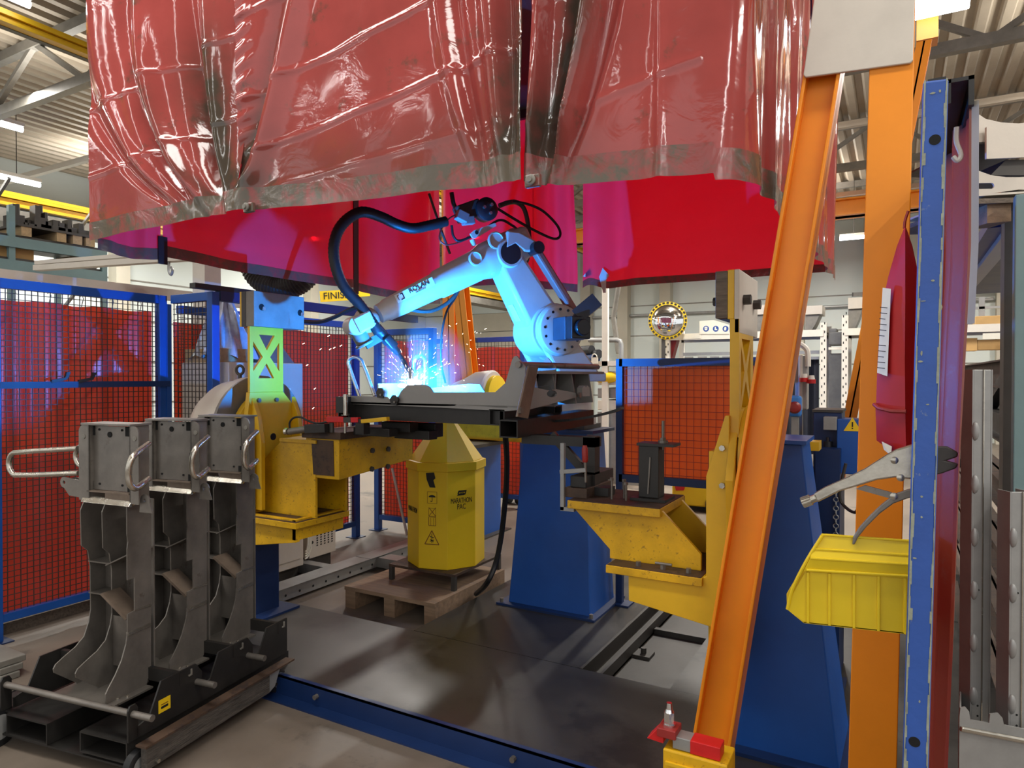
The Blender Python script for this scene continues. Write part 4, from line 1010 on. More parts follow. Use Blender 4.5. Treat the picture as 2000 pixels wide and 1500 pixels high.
# face with the maker's lettering = right of the edge that faces the camera; symbols on the left one
cR, xR, nR = face(0); cL, xL, nL = face(7); cLL, xLL, nLL = face(6)
def on(c, x, n, a, z, d=.0015): return c + x * a + n * d + V((0, 0, z))
text(dr, 'lettering', 'MARATHON', 'ink', on(cR, xR, nR, 0, .735), xR, Z_, .052, xs=.56)
text(dr, 'lettering', 'PAC', 'ink', on(cR, xR, nR, 0, .692), xR, Z_, .052, xs=.7)
text(dr, 'lettering', 'MARATHON', 'ink', on(cLL, xLL, nLL, 0, .655), xLL, Z_, .052, xs=.56)
b = MB()
for zz_, sh in ((.802, 0), (.79, 1)):
    pass
b.prism([on(cR, xR, nR, x, z) for x, z in ((-.035, .772), (.02, .772), (.03, .785), (-.022, .785))], nR * .001)
b.prism([on(cR, xR, nR, x, z) for x, z in ((-.022, .806), (.042, .806), (.032, .795), (-.028, .795))], nR * .001)
b.prism([on(cR, xR, nR, x, z) for x, z in ((-.032, .783), (-.022, .783), (-.012, .806), (-.022, .806))], nR * .001)
b.prism([on(cR, xR, nR, x, z) for x, z in ((.022, .775), (.03, .775), (.04, .806), (.032, .806))], nR * .001)
b.obj('emblem', 'ink', dr)
text(dr, 'lettering', 'ESAB', 'ink', on(cR, xR, nR, .004, .7895), xR, Z_, .014)
# black tape, umbrella, stacking and hazard marks on the left face
b = MB().prism([on(cL, xL, nL, x, z) for x, z in ((-.05, .93), (.01, .935), (.02, .895), (.005, .88), (.02, .83), (-.022, .83), (-.045, .885))], nL * .002); b.obj('tape', 'tape_black', dr)
def outline(b, c, x, n, pts, t=.0035, closed=True):
    P3_ = [on(c, x, n, a, z) for a, z in pts]
    for i in range(len(P3_) if closed else len(P3_) - 1): b.bar(P3_[i], P3_[(i + 1) % len(P3_)], .0015, t, Z_.cross(x) if False else (P3_[(i + 1) % len(P3_)] - P3_[i]).cross(n))
b = MB(); outline(b, cL, xL, nL, [(-.04, .72), (.03, .72), (.03, .80), (-.04, .80)], .0025); b.obj('symbol_frame', 'ink_brown', dr)
b = MB().prism([on(cL, xL, nL, -.005 + .026 * math.cos(a), .762 + .016 * math.sin(a)) for a in [i * PI / 8 for i in range(9)]], nL * .001)
outline(b, cL, xL, nL, [(-.005, .765), (-.005, .735), (-.011, .730), (-.016, .737)], .004, False); b.obj('umbrella_symbol', 'ink', dr)
b = MB()
outline(b, cL, xL, nL, [(-.03, .565), (.022, .565), (.022, .625), (-.03, .625)]); outline(b, cL, xL, nL, [(-.015, .565), (-.015, .62)], .002, False); outline(b, cL, xL, nL, [(.006, .565), (.006, .62)], .002, False)
outline(b, cL, xL, nL, [(-.03, .63), (.022, .69)], .004, False); outline(b, cL, xL, nL, [(-.03, .69), (.022, .63)], .004, False); outline(b, cL, xL, nL, [(-.03, .63), (.022, .63), (.022, .685), (-.03, .685)], .002)
b.obj('stacking_symbol', 'ink_brown', dr)
b = MB(); outline(b, cL, xL, nL, [(-.06, .435), (.045, .435), (-.0075, .53)], .006); b.obj('hazard_triangle', 'ink_brown', dr)
b = MB()
outline(b, cL, xL, nL, [(-.0075, .445), (-.0075, .51)], .004, False); outline(b, cL, xL, nL, [(-.022, .49), (.008, .48)], .005, False); outline(b, cL, xL, nL, [(-.022, .456), (.008, .466)], .005, False); outline(b, cL, xL, nL, [(-.020, .470), (.006, .452)], .004, False)
b.obj('hazard_mark', 'ink', dr)
# wire conduit from the floor
cable('thick black conduit hanging from the jig end down to the deck beside the drum', [SY(987, 850, 3.2), SY(990, 900, 3.35), SY(988, 960, 3.5), SY(980, 1040, 3.6), SY(968, 1100, 3.62), SY(950, 1140, 3.6), SZ(930, 1160, .1)], 0, .017)

# ---------------------------------------------------------------- galvanised cable channel along the pit
o = thing('cable_channel', 'long galvanised cable channel on the floor left of the pallet', 'cable channel', (-3.8, 4.2, 0))
MB().box((-3.86, 3.2, .02), (-3.74, 5.15, .11)).obj('channel', 'galv', o, bevel=.003)
MB().box((-3.88, 3.2, .11), (-3.72, 4.25, .114)).box((-3.88, 4.26, .11), (-3.72, 5.15, .114)).objs('lid', 'galv', o)
MB().box((-4.75, 3.93, .02), (-3.86, 4.02, .1)).box((-3.74, 4.36, .02), (-3.4, 4.5, .1)).objs('branch', 'galv', o)
b = MB()
for i in range(16): y = 3.26 + i * .13; b.cyl((-3.741, y, .055), (-3.738, y, .055), .009, n=10)
b.objs('knockout', 'hole', o)
o = thing('cable_coil', 'loose coil of black cable on the floor beside the left pedestal', 'cable', (-4.0, 3.45, 0))
b = MB()
for i in range(3): b.tube([V((-3.98 + (.17 + .02 * i) * math.cos(a), 3.42 + (.13 + .02 * i) * math.sin(a), .012 + .016 * i)) for a in [k_ * PI / 10 for k_ in range(20)]], .010, 8, True)
b.obj('coil', 'rubber', o, smooth=True)

# ---------------------------------------------------------------- control cabinets behind the left arm
o = thing('control_cabinet', 'tall pale robot control cabinet standing behind the left gear motor', 'cabinet', (-4.4, 3.65, 0))
MB().box((-4.62, 3.21, .10), (-4.10, 3.9, 1.70)).obj('body', 'cabinet', o, bevel=.006)
MB().box((-4.102, 3.25, .16), (-4.094, 3.87, 1.66)).obj('door', 'cabinet', o, bevel=.002)
MB().box((-4.58, 3.24, 0), (-4.14, 3.88, .1)).obj('plinth', 'steel_dark', o)
p = SX(562, 758, -4.09); MB().box((-4.094, p.y - .03, p.z - .05), (-4.088, p.y + .03, p.z)).obj('label', 'label_white', o)
MB().cyl((-4.09, 3.45, 1.0), (-4.07, 3.45, 1.0), .02).obj('lock', 'steel_dark', o)
o = thing('power_source', 'small pale welding power unit with vent slots beside the control cabinet', 'power unit', (-4.4, 4.3, 0))
MB().box((-4.58, 4.02, .11), (-4.16, 4.32, .62)).obj('body', 'cabinet', o, bevel=.005)
b = MB()
for r_ in range(5):
    for c_ in range(9): b.box((-4.162, 4.10 + r_ * .042, .2 + c_ * .02), (-4.158, 4.115 + r_ * .042, .21 + c_ * .02))
b.obj('vent', 'hole', o)
b = MB().box((-4.57, 4.04, 0), (-4.5, 4.3, .11)).box((-4.26, 4.04, 0), (-4.2, 4.3, .11)); b.objs('foot', 'steel_dark', o)
MB().cyl((-4.162, 4.05, .34), (-4.157, 4.05, .34), .013).cyl((-4.162, 4.05, .24), (-4.157, 4.05, .24), .013).objs('hole', 'hole', o)
o = thing('coiled_cable', 'bundle of pale cables looped between the two control cabinets', 'cable', (-4.14, 3.96, .15))
b = MB()
for i in range(4): b.tube([V((-4.14, 3.96 + (.025 + .012 * i) * math.cos(a), .28 + (.09 + .02 * i) * math.sin(a))) for a in [-1.7 + k_ * .3 for k_ in range(12)]], .007, 8)
b.objs('cable', 'label_white', o, smooth=True)
# wrapped crate on top
o = thing('wooden_crate', 'shallow wooden crate draped in crumpled clear film on the control cabinet', 'crate', (-4.4, 3.5, 1.7))
c0 = SX(375, 702, -4.35); c1 = SX(455, 702, -4.35)
MB().box((-4.6, 3.22, 1.70), (-4.2, 3.50, 1.80)).obj('crate', 'wood_pale', o)
rnd = random.Random(5)
zt_f = SX(410, 578, -4.45).z
cyy = 3.40
def film(s, w):
    a = 2 * PI * s; r = (.06 + .25 * w) * (1 + .16 * math.sin(a * 7 + w * 4) + .08 * math.sin(a * 13))
    return V((-4.39 + r * .66 * math.cos(a), cyy + r * .66 * math.sin(a), zt_f + (1.74 - zt_f) * w + .015 * math.sin(a * 9)))
MB().grid(film, 72, 16).obj('film', 'film', o, smooth=True, recalc=False)
# cone shaped cover right of it (seen through the neck openings)
o = thing('hopper_cover', 'grey cone shaped sheet cover standing on the control cabinet behind the neck', 'cover', (-4.3, 3.75, 1.7))
MB().hexa([V((-4.6, 3.53, 1.70)), V((-4.15, 3.53, 1.70)), V((-4.15, 3.86, 1.70)), V((-4.6, 3.86, 1.70))], [V((-4.45, 3.64, 1.98)), V((-4.3, 3.64, 1.98)), V((-4.3, 3.74, 1.98)), V((-4.45, 3.74, 1.98))]).obj('cover', 'steel_paint', o)
# ---------------------------------------------------------------- fences
def wires(b, o, ax, L, H, sx, sy, r=.0016):
    """square wire mesh from corner o along ax (length L) and up (height H)"""
    o, ax = V(o), V(ax); n = int(L / sx); m = int(H / sy); nrm = ax.cross(Z_)
    for i in range(n + 1):
        p = o + ax * (i * sx + (L - n * sx) / 2); b.bar(p, p + V((0, 0, H)), 2 * r, 2 * r, nrm)
    for k in range(m + 1):
        p = o + V((0, 0, k * sy + (H - m * sy) / 2)) + nrm * .003; b.bar(p, p + ax * L, 2 * r, 2 * r, Z_)
def fence(label, A, B, zb, zt, sheet='pvc_fence', off=None, post=(True, True), sp=.036, cat='fence', rail='blue', zs=None, pw=.06, grp=None, feet=True, wr=.0022, name='safety_fence'):
    A, B = V((A[0], A[1], 0)), V((B[0], B[1], 0)); ax = (B - A).normalized(); L = (B - A).length; nrm = ax.cross(Z_)
    t = thing(name, label, cat, (A + B) / 2, grp)
    up = V((0, 0, 1))
    for i, P_ in enumerate((A, B)):
        if post[i]:
            MB().bar(P_, P_ + up * (zt + .03), pw, pw, ax).obj('post', rail, t, bevel=.003)
            if feet: MB().bar(P_ - ax * .07, P_ + ax * .07, .14, .014).obj('foot_plate', 'navy', t)
    a, c = A + ax * pw / 2, B - ax * pw / 2
    MB().bar(a + up * zt, c + up * zt, .05, .06).obj('top_rail', rail, t, bevel=.002)
    MB().bar(a + up * zb, c + up * zb, .05, .05).obj('bottom_rail', rail, t, bevel=.002)
    b = MB(); wires(b, a + up * (zb + .02), ax, (c - a).length, zt - zb - .04, sp, sp, wr); b.obj('wire_mesh', 'steel_dark', t)
    if sheet:
        zs_ = zs or zt - .09
        s0 = a + nrm * (off or .05); LL = (c - a).length
        MB().grid(lambda s, w: s0 + ax * (LL * s) + nrm * (.012 * math.sin(s * 23 + w) + .006 * math.sin(s * 51)) + up * (zs_ - .006 * math.sin(s * 17) - (zs_ - zb) * w), 60, 12).obj('plastic_sheet', sheet, t, smooth=True, recalc=False)
        b = MB()
        for i in range(5):
            q = s0 + ax * LL * (i + .5) / 5 + up * zs_; b.tube([q + up * .06, q + up * .075 + ax * .012, q + up * .05 + ax * .02, q - up * .01 + ax * .006], .003, 6)
        b.obj('hook', 'galv', t)
    return t
FX = -4.70
f = fence('blue framed mesh fence with red plastic sheet, beside the cart at the left edge', (FX, 2.03), (FX, 3.10), .14, 2.16, off=-.06)
y0_, y1_ = 2.06, 3.08
zz_ = SX(140, 751, FX).z
cb = thing('cross_bar', 'dark steel drop bar across the left fence with two hooks', 'bar', (FX + .06, 2.6, zz_))
MB().box((FX + .03, y0_ - .05, zz_ - .02), (FX + .075, y1_ + .04, zz_ + .02)).obj('bar', 'navy', cb)
for u in (118, 170):
    p = SX(u, 742, FX + .06); MB().prism([p + V((0, -.06, -.02)), p + V((0, .03, .0)), p + V((0, .055, .05)), p + V((0, .03, .05)), p + V((0, .02, .015)), p + V((0, -.06, 0))], (.02, 0, 0)).obj('hook', 'motor_black', cb)
struct('floor_kerb', MB().box((FX - .35, 2.1, 0), (FX - .1, 3.6, .07)), 'wood_old')
# stub panel toward the cell, without sheet
sx1 = SY(416, 560, 3.14).x
st = fence('short blue mesh fence stub without red sheet, in front of the wrapped crate', (FX + .06, 3.14), (sx1, 3.14), .14, 2.16, None, post=(False, True), sp=.04)
p = SY(325, 600, 3.14); MB().box((p.x - .03, 3.12, 0), (p.x + .03, 3.16, 2.13)).obj('post', 'blue', st)
# long top rail back from the stub
o = thing('overhead_rail', 'long dark blue rail running back above the cabinet from the fence stub', 'rail', (sx1, 4.4, 2.2))
MB().box((sx1 - .03, 3.18, 2.13), (sx1 + .03, 5.45, 2.2)).obj('rail', 'navy', o)
MB().box((sx1 - .03, 2.98, 2.2), (sx1 + .03, 3.9, 2.235)).obj('cap_tube', 'black_steel', o)
fence('blue framed mesh fence with red plastic sheet, behind the stray sparks', (FX + .01, 3.2), (FX + .02, 5.14), .14, 2.10, off=-.06, post=(False, True), sp=.04)
fence('blue framed mesh gate lit bright blue directly behind the welding arc', (-4.70, 5.5), (-4.0, 5.5), .14, 2.05, off=-.07, sp=.04, sheet='pvc_fence')
fence('distant red sheeted fence behind the gate and the rear orange legs', (-5.3, 7.2), (-3.9, 7.2), .14, 2.05, off=-.07, sp=.05)
o = thing('leaning_pipe', 'thin pale pipe leaning against the fence behind the drum', 'pipe', SZ(788, 1040, 0))
MB().cyl(SY(795, 1045, 5.3), SY(766, 915, 5.42), .013).obj('pipe', 'pale_part', o)
# orange screen right of the robot
oy = 4.3
s0, s1 = SY(1211, 800, oy).x, -.62
zt_o, zb_o = SY(1300, 706, oy).z, SY(1300, 938, oy).z
t = thing('welding_screen', 'orange mesh screen in a dark blue frame beside the robot pedestal', 'screen', (-1.1, oy, 0))
MB().box((s0 - .022, oy - .02, DZ), (s0 + .022, oy + .02, zt_o + .02)).obj('leg', 'navy', t)
MB().box((s1 - .022, oy - .02, DZ), (s1 + .022, oy + .02, zt_o + .02)).obj('leg', 'navy', t)
MB().box((s0 - .08, oy - .06, DZ), (s0 + .08, oy + .06, DZ + .012)).obj('foot_plate', 'navy', t)
MB().box((s0, oy - .02, zt_o - .03), (s1, oy + .02, zt_o + .02)).obj('top_rail', 'navy', t)
MB().box((s0, oy - .02, zb_o - .03), (s1, oy + .02, zb_o + .02)).obj('bottom_rail', 'navy', t)
b = MB(); wires(b, (s0 + .02, oy, zb_o + .02), X_, s1 - s0 - .04, zt_o - zb_o - .05, .0455, .0455, .0014); b.obj('wire_mesh', 'dull_red', t)
MB().box((s0 + .02, oy + .015, zb_o), (s1 - .02, oy + .019, zt_o)).obj('plastic_sheet', 'mesh_red', t)

# ---------------------------------------------------------------- orange gantry
g = thing('gantry', 'orange steel gantry at the right: leaning leg and upright under a bare gusset plate', 'gantry', (-.3, 2.9, 0))
gy = 2.5
A_ = [SY(1568, 150, gy), SY(1640, 150, gy), SY(1430, 1440, gy), SY(1352, 1440, gy)]
ext = lambda top, bot, z: top + (bot - top) * ((top.z - z) / (top.z - bot.z))
l0, l1 = ext(A_[0], A_[3], 3.6), ext(A_[1], A_[2], 3.6); l3, l2 = ext(A_[0], A_[3], .0), ext(A_[1], A_[2], .0)
wv = V((1, 0, 0)); tf = .012
# channel: web at back, two flanges toward the camera
MB().hexa([p + V((0, .05, 0)) for p in (l0, l1, l2, l3)], [p + V((0, .06, 0)) for p in (l0, l1, l2, l3)]).obj('leg_web', 'orange', g)
def fl(a, c, s_): return MB().hexa([a, a + wv * s_ * tf, c + wv * s_ * tf, c], [p + V((0, .12, 0)) for p in (a, a + wv * s_ * tf, c + wv * s_ * tf, c)])
fl(l0, l3, 1).obj('leg_flange', 'orange', g, bevel=.003); fl(l1, l2, -1).obj('leg_flange', 'orange', g, bevel=.003)
c = [SY(1698, 130, gy), SY(1785, 130, gy), SY(1752, 1480, gy), SY(1657, 1480, gy)]
u0_, u1_, u3_, u2_ = ext(c[0], c[3], 3.6), ext(c[1], c[2], 3.6), ext(c[0], c[3], 0), ext(c[1], c[2], 0)
MB().hexa([p for p in (u0_, u1_, u2_, u3_)], [p + V((0, .012, 0)) for p in (u0_, u1_, u2_, u3_)]).obj('upright_face', 'orange', g, bevel=.003)
MB().hexa([p + V((0, .15, 0)) for p in (u0_, u1_, u2_, u3_)], [p + V((0, .162, 0)) for p in (u0_, u1_, u2_, u3_)]).obj('upright_face', 'orange', g, bevel=.003)
mid = lambda a, b_: (a + b_) / 2
m0, m3 = mid(u0_, u1_), mid(u3_, u2_)
MB().hexa([m0 + V((-.006, .012, 0)), m0 + V((.006, .012, 0)), m3 + V((.006, .012, 0)), m3 + V((-.006, .012, 0))], [m0 + V((-.006, .15, 0)), m0 + V((.006, .15, 0)), m3 + V((.006, .15, 0)), m3 + V((-.006, .15, 0))]).obj('upright_web', 'orange', g)
for pz in (l3, u3_): MB().box((pz.x - .04, gy - .05, 0), (pz.x + .22, gy + .22, .015)).obj('base_plate', 'orange', g)
q = [SY(u, v, gy - .008) for u, v in ((1570, 152), (1568, 147), (1596, -60), (1790, -60), (1786, 118), (1781, 124))]
MB().prism([SY(u, v, gy - .012) for u, v in ((1573, 151), (1569, 146), (1598, -60), (1789, -60), (1783, 117), (1778, 123))], (0, .012, 0)).obj('gusset_plate', 'pale_part', g, bevel=.003)
def leg2(label, pts, y, d=.12):
    t_ = thing('gantry', label, 'gantry', (SY(pts[3][0], pts[3][1], y).x, y, 0), None)
    q_ = [SY(u, v, y) for u, v in pts]; top0, top1, b1, b0 = q_
    n0, n1 = ext(top0, b0, 4.2), ext(top1, b1, 4.2); n3, n2 = ext(top0, b0, 0), ext(top1, b1, 0)
    MB().hexa([n0, n1, n2, n3], [p_ + V((0, .012, 0)) for p_ in (n0, n1, n2, n3)]).obj('face', 'orange', t_)
    MB().hexa([p_ + V((0, d, 0)) for p_ in (n0, n1, n2, n3)], [p_ + V((0, d + .012, 0)) for p_ in (n0, n1, n2, n3)]).obj('face', 'orange', t_)
    a_, c_ = mid(n0, n1), mid(n3, n2)
    MB().hexa([a_ + V((-.006, 0, 0)), a_ + V((.006, 0, 0)), c_ + V((.006, 0, 0)), c_ + V((-.006, 0, 0))], [a_ + V((-.006, d, 0)), a_ + V((.006, d, 0)), c_ + V((.006, d, 0)), c_ + V((-.006, d, 0))]).obj('web', 'orange', t_)
leg2('upright orange gantry leg far behind, just right of the arc', ((864, 560), (886, 560), (888, 740), (866, 740)), 6.9)
leg2('leaning orange gantry leg far behind, right of the rear upright', ((884, 560), (905, 560), (924, 740), (902, 740)), 6.72)
leg2('leaning orange leg far back, showing between the front upright and the machine box', ((1689, 600), (1716, 600), (1672, 820), (1646, 820)), 6.2)
# ---------------------------------------------------------------- cart with three welded parts
CA = math.radians(9); CO = V((-2.573, 1.592, 0))
CX_, CY_ = V((math.cos(CA), math.sin(CA), 0)), V((-math.sin(CA), math.cos(CA), 0))
CM = Matrix.Translation(CO) @ Matrix.Rotation(CA, 4, 'Z')
CI = CM.inverted()
def LP(u, v, ly=None, lx=None, z=None):
    if z is not None: return CI @ SZ(u, v, z)
    if ly is not None: return CI @ SP(u, v, CO + CY_ * ly, CY_)
    return CI @ SP(u, v, CO + CX_ * lx, CX_)
B_ = lambda: MB(CM)
ct = thing('transport_cart', 'low dark steel wheeled cart with fork pockets, carrying three welded parts', 'cart', CM @ V((-.4, .45, 0)))
LEN = .97
B_().hollow((-.635, 0, .105), (-.635, LEN, .105), .25, .09, .006).obj('fork_pocket', 'black_steel', ct)
B_().hollow((-.19, 0, .113), (-.19, LEN, .113), .26, .085, .006).obj('fork_pocket', 'black_steel', ct)
B_().box((-.96, 0.005, .05), (0, LEN, .058)).obj('bottom_plate', 'black_steel', ct)
B_().box((-.94, .02, .142), (-.76, LEN, .15)).obj('side_shelf', 'black_steel', ct)
B_().box((.0, .01, .055), (.03, .72, .145)).obj('side_board', 'wood_streak', ct, bevel=.004)
B_().box((-.02, .005, .145), (.034, .9, .153)).obj('edge_strip', 'rust_plate', ct)
B_().prism([(.004, .72, .055), (.004, .76, .07), (.004, .80, .145), (.004, .72, .145)], (.022, 0, 0)).obj('end_gusset', 'galv', ct)
p = LP(305, 1494, lx=.03)
B_().cyl((.028, p.y, .075), (.045, p.y, .075), .008, n=12).obj('bolt', 'bright_steel', ct)
def wheel(lx, ly, r=.085):
    c = V((lx, ly, r))
    o = B_().lathe(c - V((.02, 0, 0)), (1, 0, 0), [(0, r * .5), (0, r * .86), (.004, r), (.036, r), (.04, r * .86), (.04, r * .5)], 28).obj('wheel', 'rubber', ct, smooth=True)
    B_().lathe(c - V((.023, 0, 0)), (1, 0, 0), [(0, r * .2), (.004, r * .78), (.042, r * .78), (.046, r * .2)], 24).obj('hub', 'galv', o, smooth=True)
wheel(-.815, .0, .085); wheel(-.035, .03, .06); wheel(-.03, .84, .055); wheel(-.87, .86, .075)
b = B_()
tooth = [(.04, .155), (.04, .20), (.10, .215), (.157, .336), (.34, .336), (.375, .29), (.375, .235), (.40, .225), (.425, .235), (.475, .336), (.66, .336), (.695, .29), (.695, .235), (.72, .225), (.745, .235), (.795, .336), (.95, .336), (.95, .155)]
for lx in (-.06, -.78):
    B_().prism([(lx, y, z) for y, z in tooth], (.008, 0, 0)).obj('toothed_plate', 'black_steel', ct)
for lx in (-.06, -.80): B_().prism([(lx, .0, .155), (lx, .045, .155), (lx, .045, .28), (lx, .035, .297), (lx, .01, .297), (lx, .0, .28)], (.008, 0, 0)).obj('bracket', 'black_steel', ct)
for ly, z_ in ((.022, .262), (.345, .255), (.66, .25)):
    B_().cyl((-.82, ly, z_), (.05, ly, z_), .0135, n=16).obj('cross_rod', 'raw_steel', ct, smooth=True)
for ly in (.25, .565, .88): B_().box((-.77, ly, .275), (-.05, ly + .02, .33)).obj('cross_bar', 'black_steel', ct)
for ly in (.31, .62, .92):
    B_().box((-.052, ly, .30), (-.046, ly + .006, .325)).box((-.052, ly - .012, .298), (-.046, ly + .006, .304)).obj('slot_mark', 'steel_paint', ct)
p0, p1 = LP(310, 1395, lx=-.05), LP(333, 1357, lx=-.05)
s_ = B_().box((-.0515, p0.y, p0.z), (-.050, p1.y, p1.z)).obj('sticker', 'sign_yellow', ct)
mid_ = (p0 + p1) / 2
B_().box((-.0505, mid_.y - .018, mid_.z + .003), (-.0495, mid_.y + .018, mid_.z + .007)).obj('print_line', 'ink_brown', s_)
B_().box((-.0505, mid_.y - .018, mid_.z - .012), (-.0495, mid_.y + .018, mid_.z - .002)).obj('print_bar', 'ink', s_)

pt = thing('steel_bracket_part', 'welded steel part with long side handle loop, nearest of the three on the cart', 'steel part', CM @ V((-.35, .13, .25)), 'welded parts on the cart')
H0, H1 = -.445, -.105     # head sides
# base
B_().prism([(-.54, .04, .25), (-.19, .04, .25), (-.19, .24, .25), (-.235, .24, .25), (-.26, .28, .25), (-.54, .28, .25)], (0, 0, .008)).obj('base_plate', 'raw_steel', pt)
b = B_()
for x, y in ((-.23, .1), (-.21, .13)): b.cyl((x, y, .258), (x, y, .264), .007)
b.objs('bolt', 'bright_steel', pt)
def fin(lx, dy=0, tipz=0):
    pr = [(.185, 1.05), (.167, 1.013), (.170, .856), (.2, .827), (.211, .756), (.212, .56), (.203, .51), (.18, .452), (.14, .42), (.09, .398), (.05, .378), (.040, .362), (.043, .345), (.142, .262), (.142, .258), (.30, .258), (.30, 1.05)]
    return B_().prism([(lx, y + dy, z) for y, z in pr], (.006, 0, 0))
fin(-.53).obj('fin', 'raw_steel', pt); fin(-.40).obj('fin', 'raw_steel', pt)
wl = [(.15, 1.06), (.15, .93), (.155, .90), (.15, .87), (.15, .74), (.185, .74), (.185, .60), (.15, .595), (.15, .52), (.142, .47), (.12, .41), (.09, .36), (.055, .315), (.046, .30), (.046, .258), (.24, .258), (.265, .32), (.27, 1.06)]
B_().prism([(-.235, y, z) for y, z in wl], (.006, 0, 0)).obj('side_wall', 'raw_steel', pt)
B_().box((-.53, .285, .3), (-.235, .292, 1.06)).obj('back_sheet', 'raw_steel', pt)
B_().box((-.40, .215, .33), (-.235, .221, .55)).obj('inner_sheet', 'raw_steel', pt)
B_().box((-.53, .205, .775), (-.40, .29, .781)).box((-.53, .205, .635), (-.40, .29, .641)).objs('shelf', 'raw_steel', pt)
B_().prism([(-.395, .18, .775), (-.395, .18, .781), (-.235, .18, .852), (-.235, .18, .846)], (0, .11, 0)).obj('gusset', 'raw_steel', pt)
B_().prism([(-.39, .15, .66), (-.38, .15, .668), (-.235, .15, .575), (-.245, .15, .567)], (0, .09, 0)).obj('chute', 'brown_arm', pt)
B_().bar((-.232, .15, .51), (-.228, .26, .515), .012, .014).bar((-.232, .185, .60), (-.228, .265, .6), .01, .006).objs('weld_bead', 'bright_steel', pt)
# sloped lip and head box
q0_, q1_, q2_, q3_ = LP(157, 980, ly=.085), LP(251, 990, ly=.085), LP(258, 977, ly=.11), LP(163, 966, ly=.11)
dq = V((0, .012, -.004)); B_().hexa([q0_, q1_, q2_, q3_], [p_ + dq for p_ in (q0_, q1_, q2_, q3_)]).hexa([q1_, LP(273, 976, ly=.18), LP(273, 970, ly=.18), q2_], [p_ + dq for p_ in (q1_, LP(273, 976, ly=.18), LP(273, 970, ly=.18), q2_)]).obj('lip', 'bright_steel', pt, bevel=.002)
B_().box((-.42, .122, 1.12), (-.16, .128, 1.39)).obj('back_panel', 'raw_steel', pt)
b = B_(); cx = -.29
b.cyl((cx, .1215, 1.355), (cx, .119, 1.355), .012, n=20)
for x, z in ((-.35, 1.375), (-.22, 1.375), (-.35, 1.145), (-.22, 1.145)): b.cyl((x, .1215, z), (x, .119, z), .005, n=12)
for x0, x1, z0, z1 in ((-.42, -.375, 1.35, 1.39), (-.20, -.16, 1.35, 1.39), (-.42, -.395, 1.205, 1.235), (-.42, -.385, 1.12, 1.155), (-.18, -.16, 1.23, 1.25), (-.19, -.16, 1.12, 1.15)): b.box((x0, .119, z0), (x1, .1215, z1))
b.objs('hole', 'hole', pt)
B_().box((-.42, .09, 1.395), (-.14, .2, 1.403)).obj('top_plate', 'raw_steel', pt)
def flange(x0, x1, y=.1):
    r = .03; s_ = 1 if x1 > x0 else -1
    pts = [(x1, y, 1.075), (x0, y, 1.075), (x0, y, 1.395 - r)] + [(x0 + s_ * r * (1 - math.cos(a)), y, 1.395 - r + r * math.sin(a)) for a in (PI / 8, PI / 4, 3 * PI / 8)] + [(x0 + s_ * r, y, 1.395), (x1, y, 1.395)]
    return B_().prism(pts, (0, .006, 0))
flange(H0, -.385).obj('flange', 'raw_steel', pt); flange(H1, -.155).obj('flange', 'raw_steel', pt)
B_().box((-.391, .1, 1.075), (-.385, .19, 1.395)).obj('side_plate', 'raw_steel', pt); B_().box((-.155, .1, 1.075), (-.149, .19, 1.395)).obj('side_plate', 'raw_steel', pt)
b = B_()
for x in (-.415, -.125): b.lathe((x, .1, 1.345), (0, -1, 0), [(0, .010), (.003, .010), (.0031, .005), (.0035, .005)], 16)
b.objs('rivet', 'steel_paint', pt)
B_().box((-.40, .1, 1.112), (-.16, .19, 1.118)).box((-.30, .105, 1.075), (-.16, .111, 1.112)).obj('cross_strip', 'brown_arm', pt)
b = B_()
for x in (-.33, -.27, -.21): b.ball((x, .15, 1.121), .012, 10, (2, 1, .6))
for z in (1.32, 1.27, 1.22, 1.17): b.ball((-.38, .165, z), .008, 8, (1, 1, 2))
b.objs('weld_bead', 'bright_steel', pt, smooth=True)
# handles
ha_, hb_ = LP(152, 876, ly=.12), LP(154, 924, ly=.12); ht = LP(8, 907, ly=.12)
ctr = (ha_ + hb_) / 2
B_().tube(uloop(ha_, hb_, V((ht.x - ctr.x, 0, ht.z - ctr.z)) , .01), .0115, 12).obj('handle', 'bright_steel', pt, smooth=True)
b = B_()
lug = LP(125, 942, ly=.11); lug2 = LP(150, 945, ly=.13)
for q in (lug, lug + V((.035, .02, -.002))):
    b.holed([q + V((.024 * math.cos(a), 0, .024 * math.sin(a))) for a in [PI * .5 + i * PI / 6 for i in range(7)]] + [V((q.x + .03, q.y, q.z - .055)), V((q.x + .10, q.y, q.z - .06)), V((q.x + .10, q.y, q.z + .012))], [ring(q, .008, X_, Z_, 10)], (0, .006, 0))
b.objs('lug', 'raw_steel', pt)
hp = [LP(u, v, ly=l) for u, v, l in ((291, 866, .13), (274, 879, .08), (260, 892, .035), (253, 908, .02), (251, 928, .02), (254, 946, .025), (264, 954, .045), (277, 946, .09), (291, 934, .13))]
B_().tube(spline(hp, 5), .0125, 12).obj('handle', 'bright_steel', pt, smooth=True)
q = V((-.095, .12, 1.09))
B_().holed([q + V((.026 * math.cos(a), 0, .026 * math.sin(a))) for a in [-.3 + i * PI / 6 for i in range(8)]] + [V((q.x - .03, q.y, q.z - .05)), V((q.x + .04, q.y, q.z - .05))], [ring(q, .008, X_, Z_, 10)], (0, .006, 0)).objs('lug', 'raw_steel', pt)
for i, lab in ((1, 'welded steel part in the middle of the three standing on the cart'), (2, 'welded steel part at the far end of the cart, beside the yellow arm')):
    c_ = copy_tree(pt, None, pt.location + CY_ * (.318 * i), lab)
    for ch in list(c_.children):
        # the long loop belongs to the nearest part only
        pass
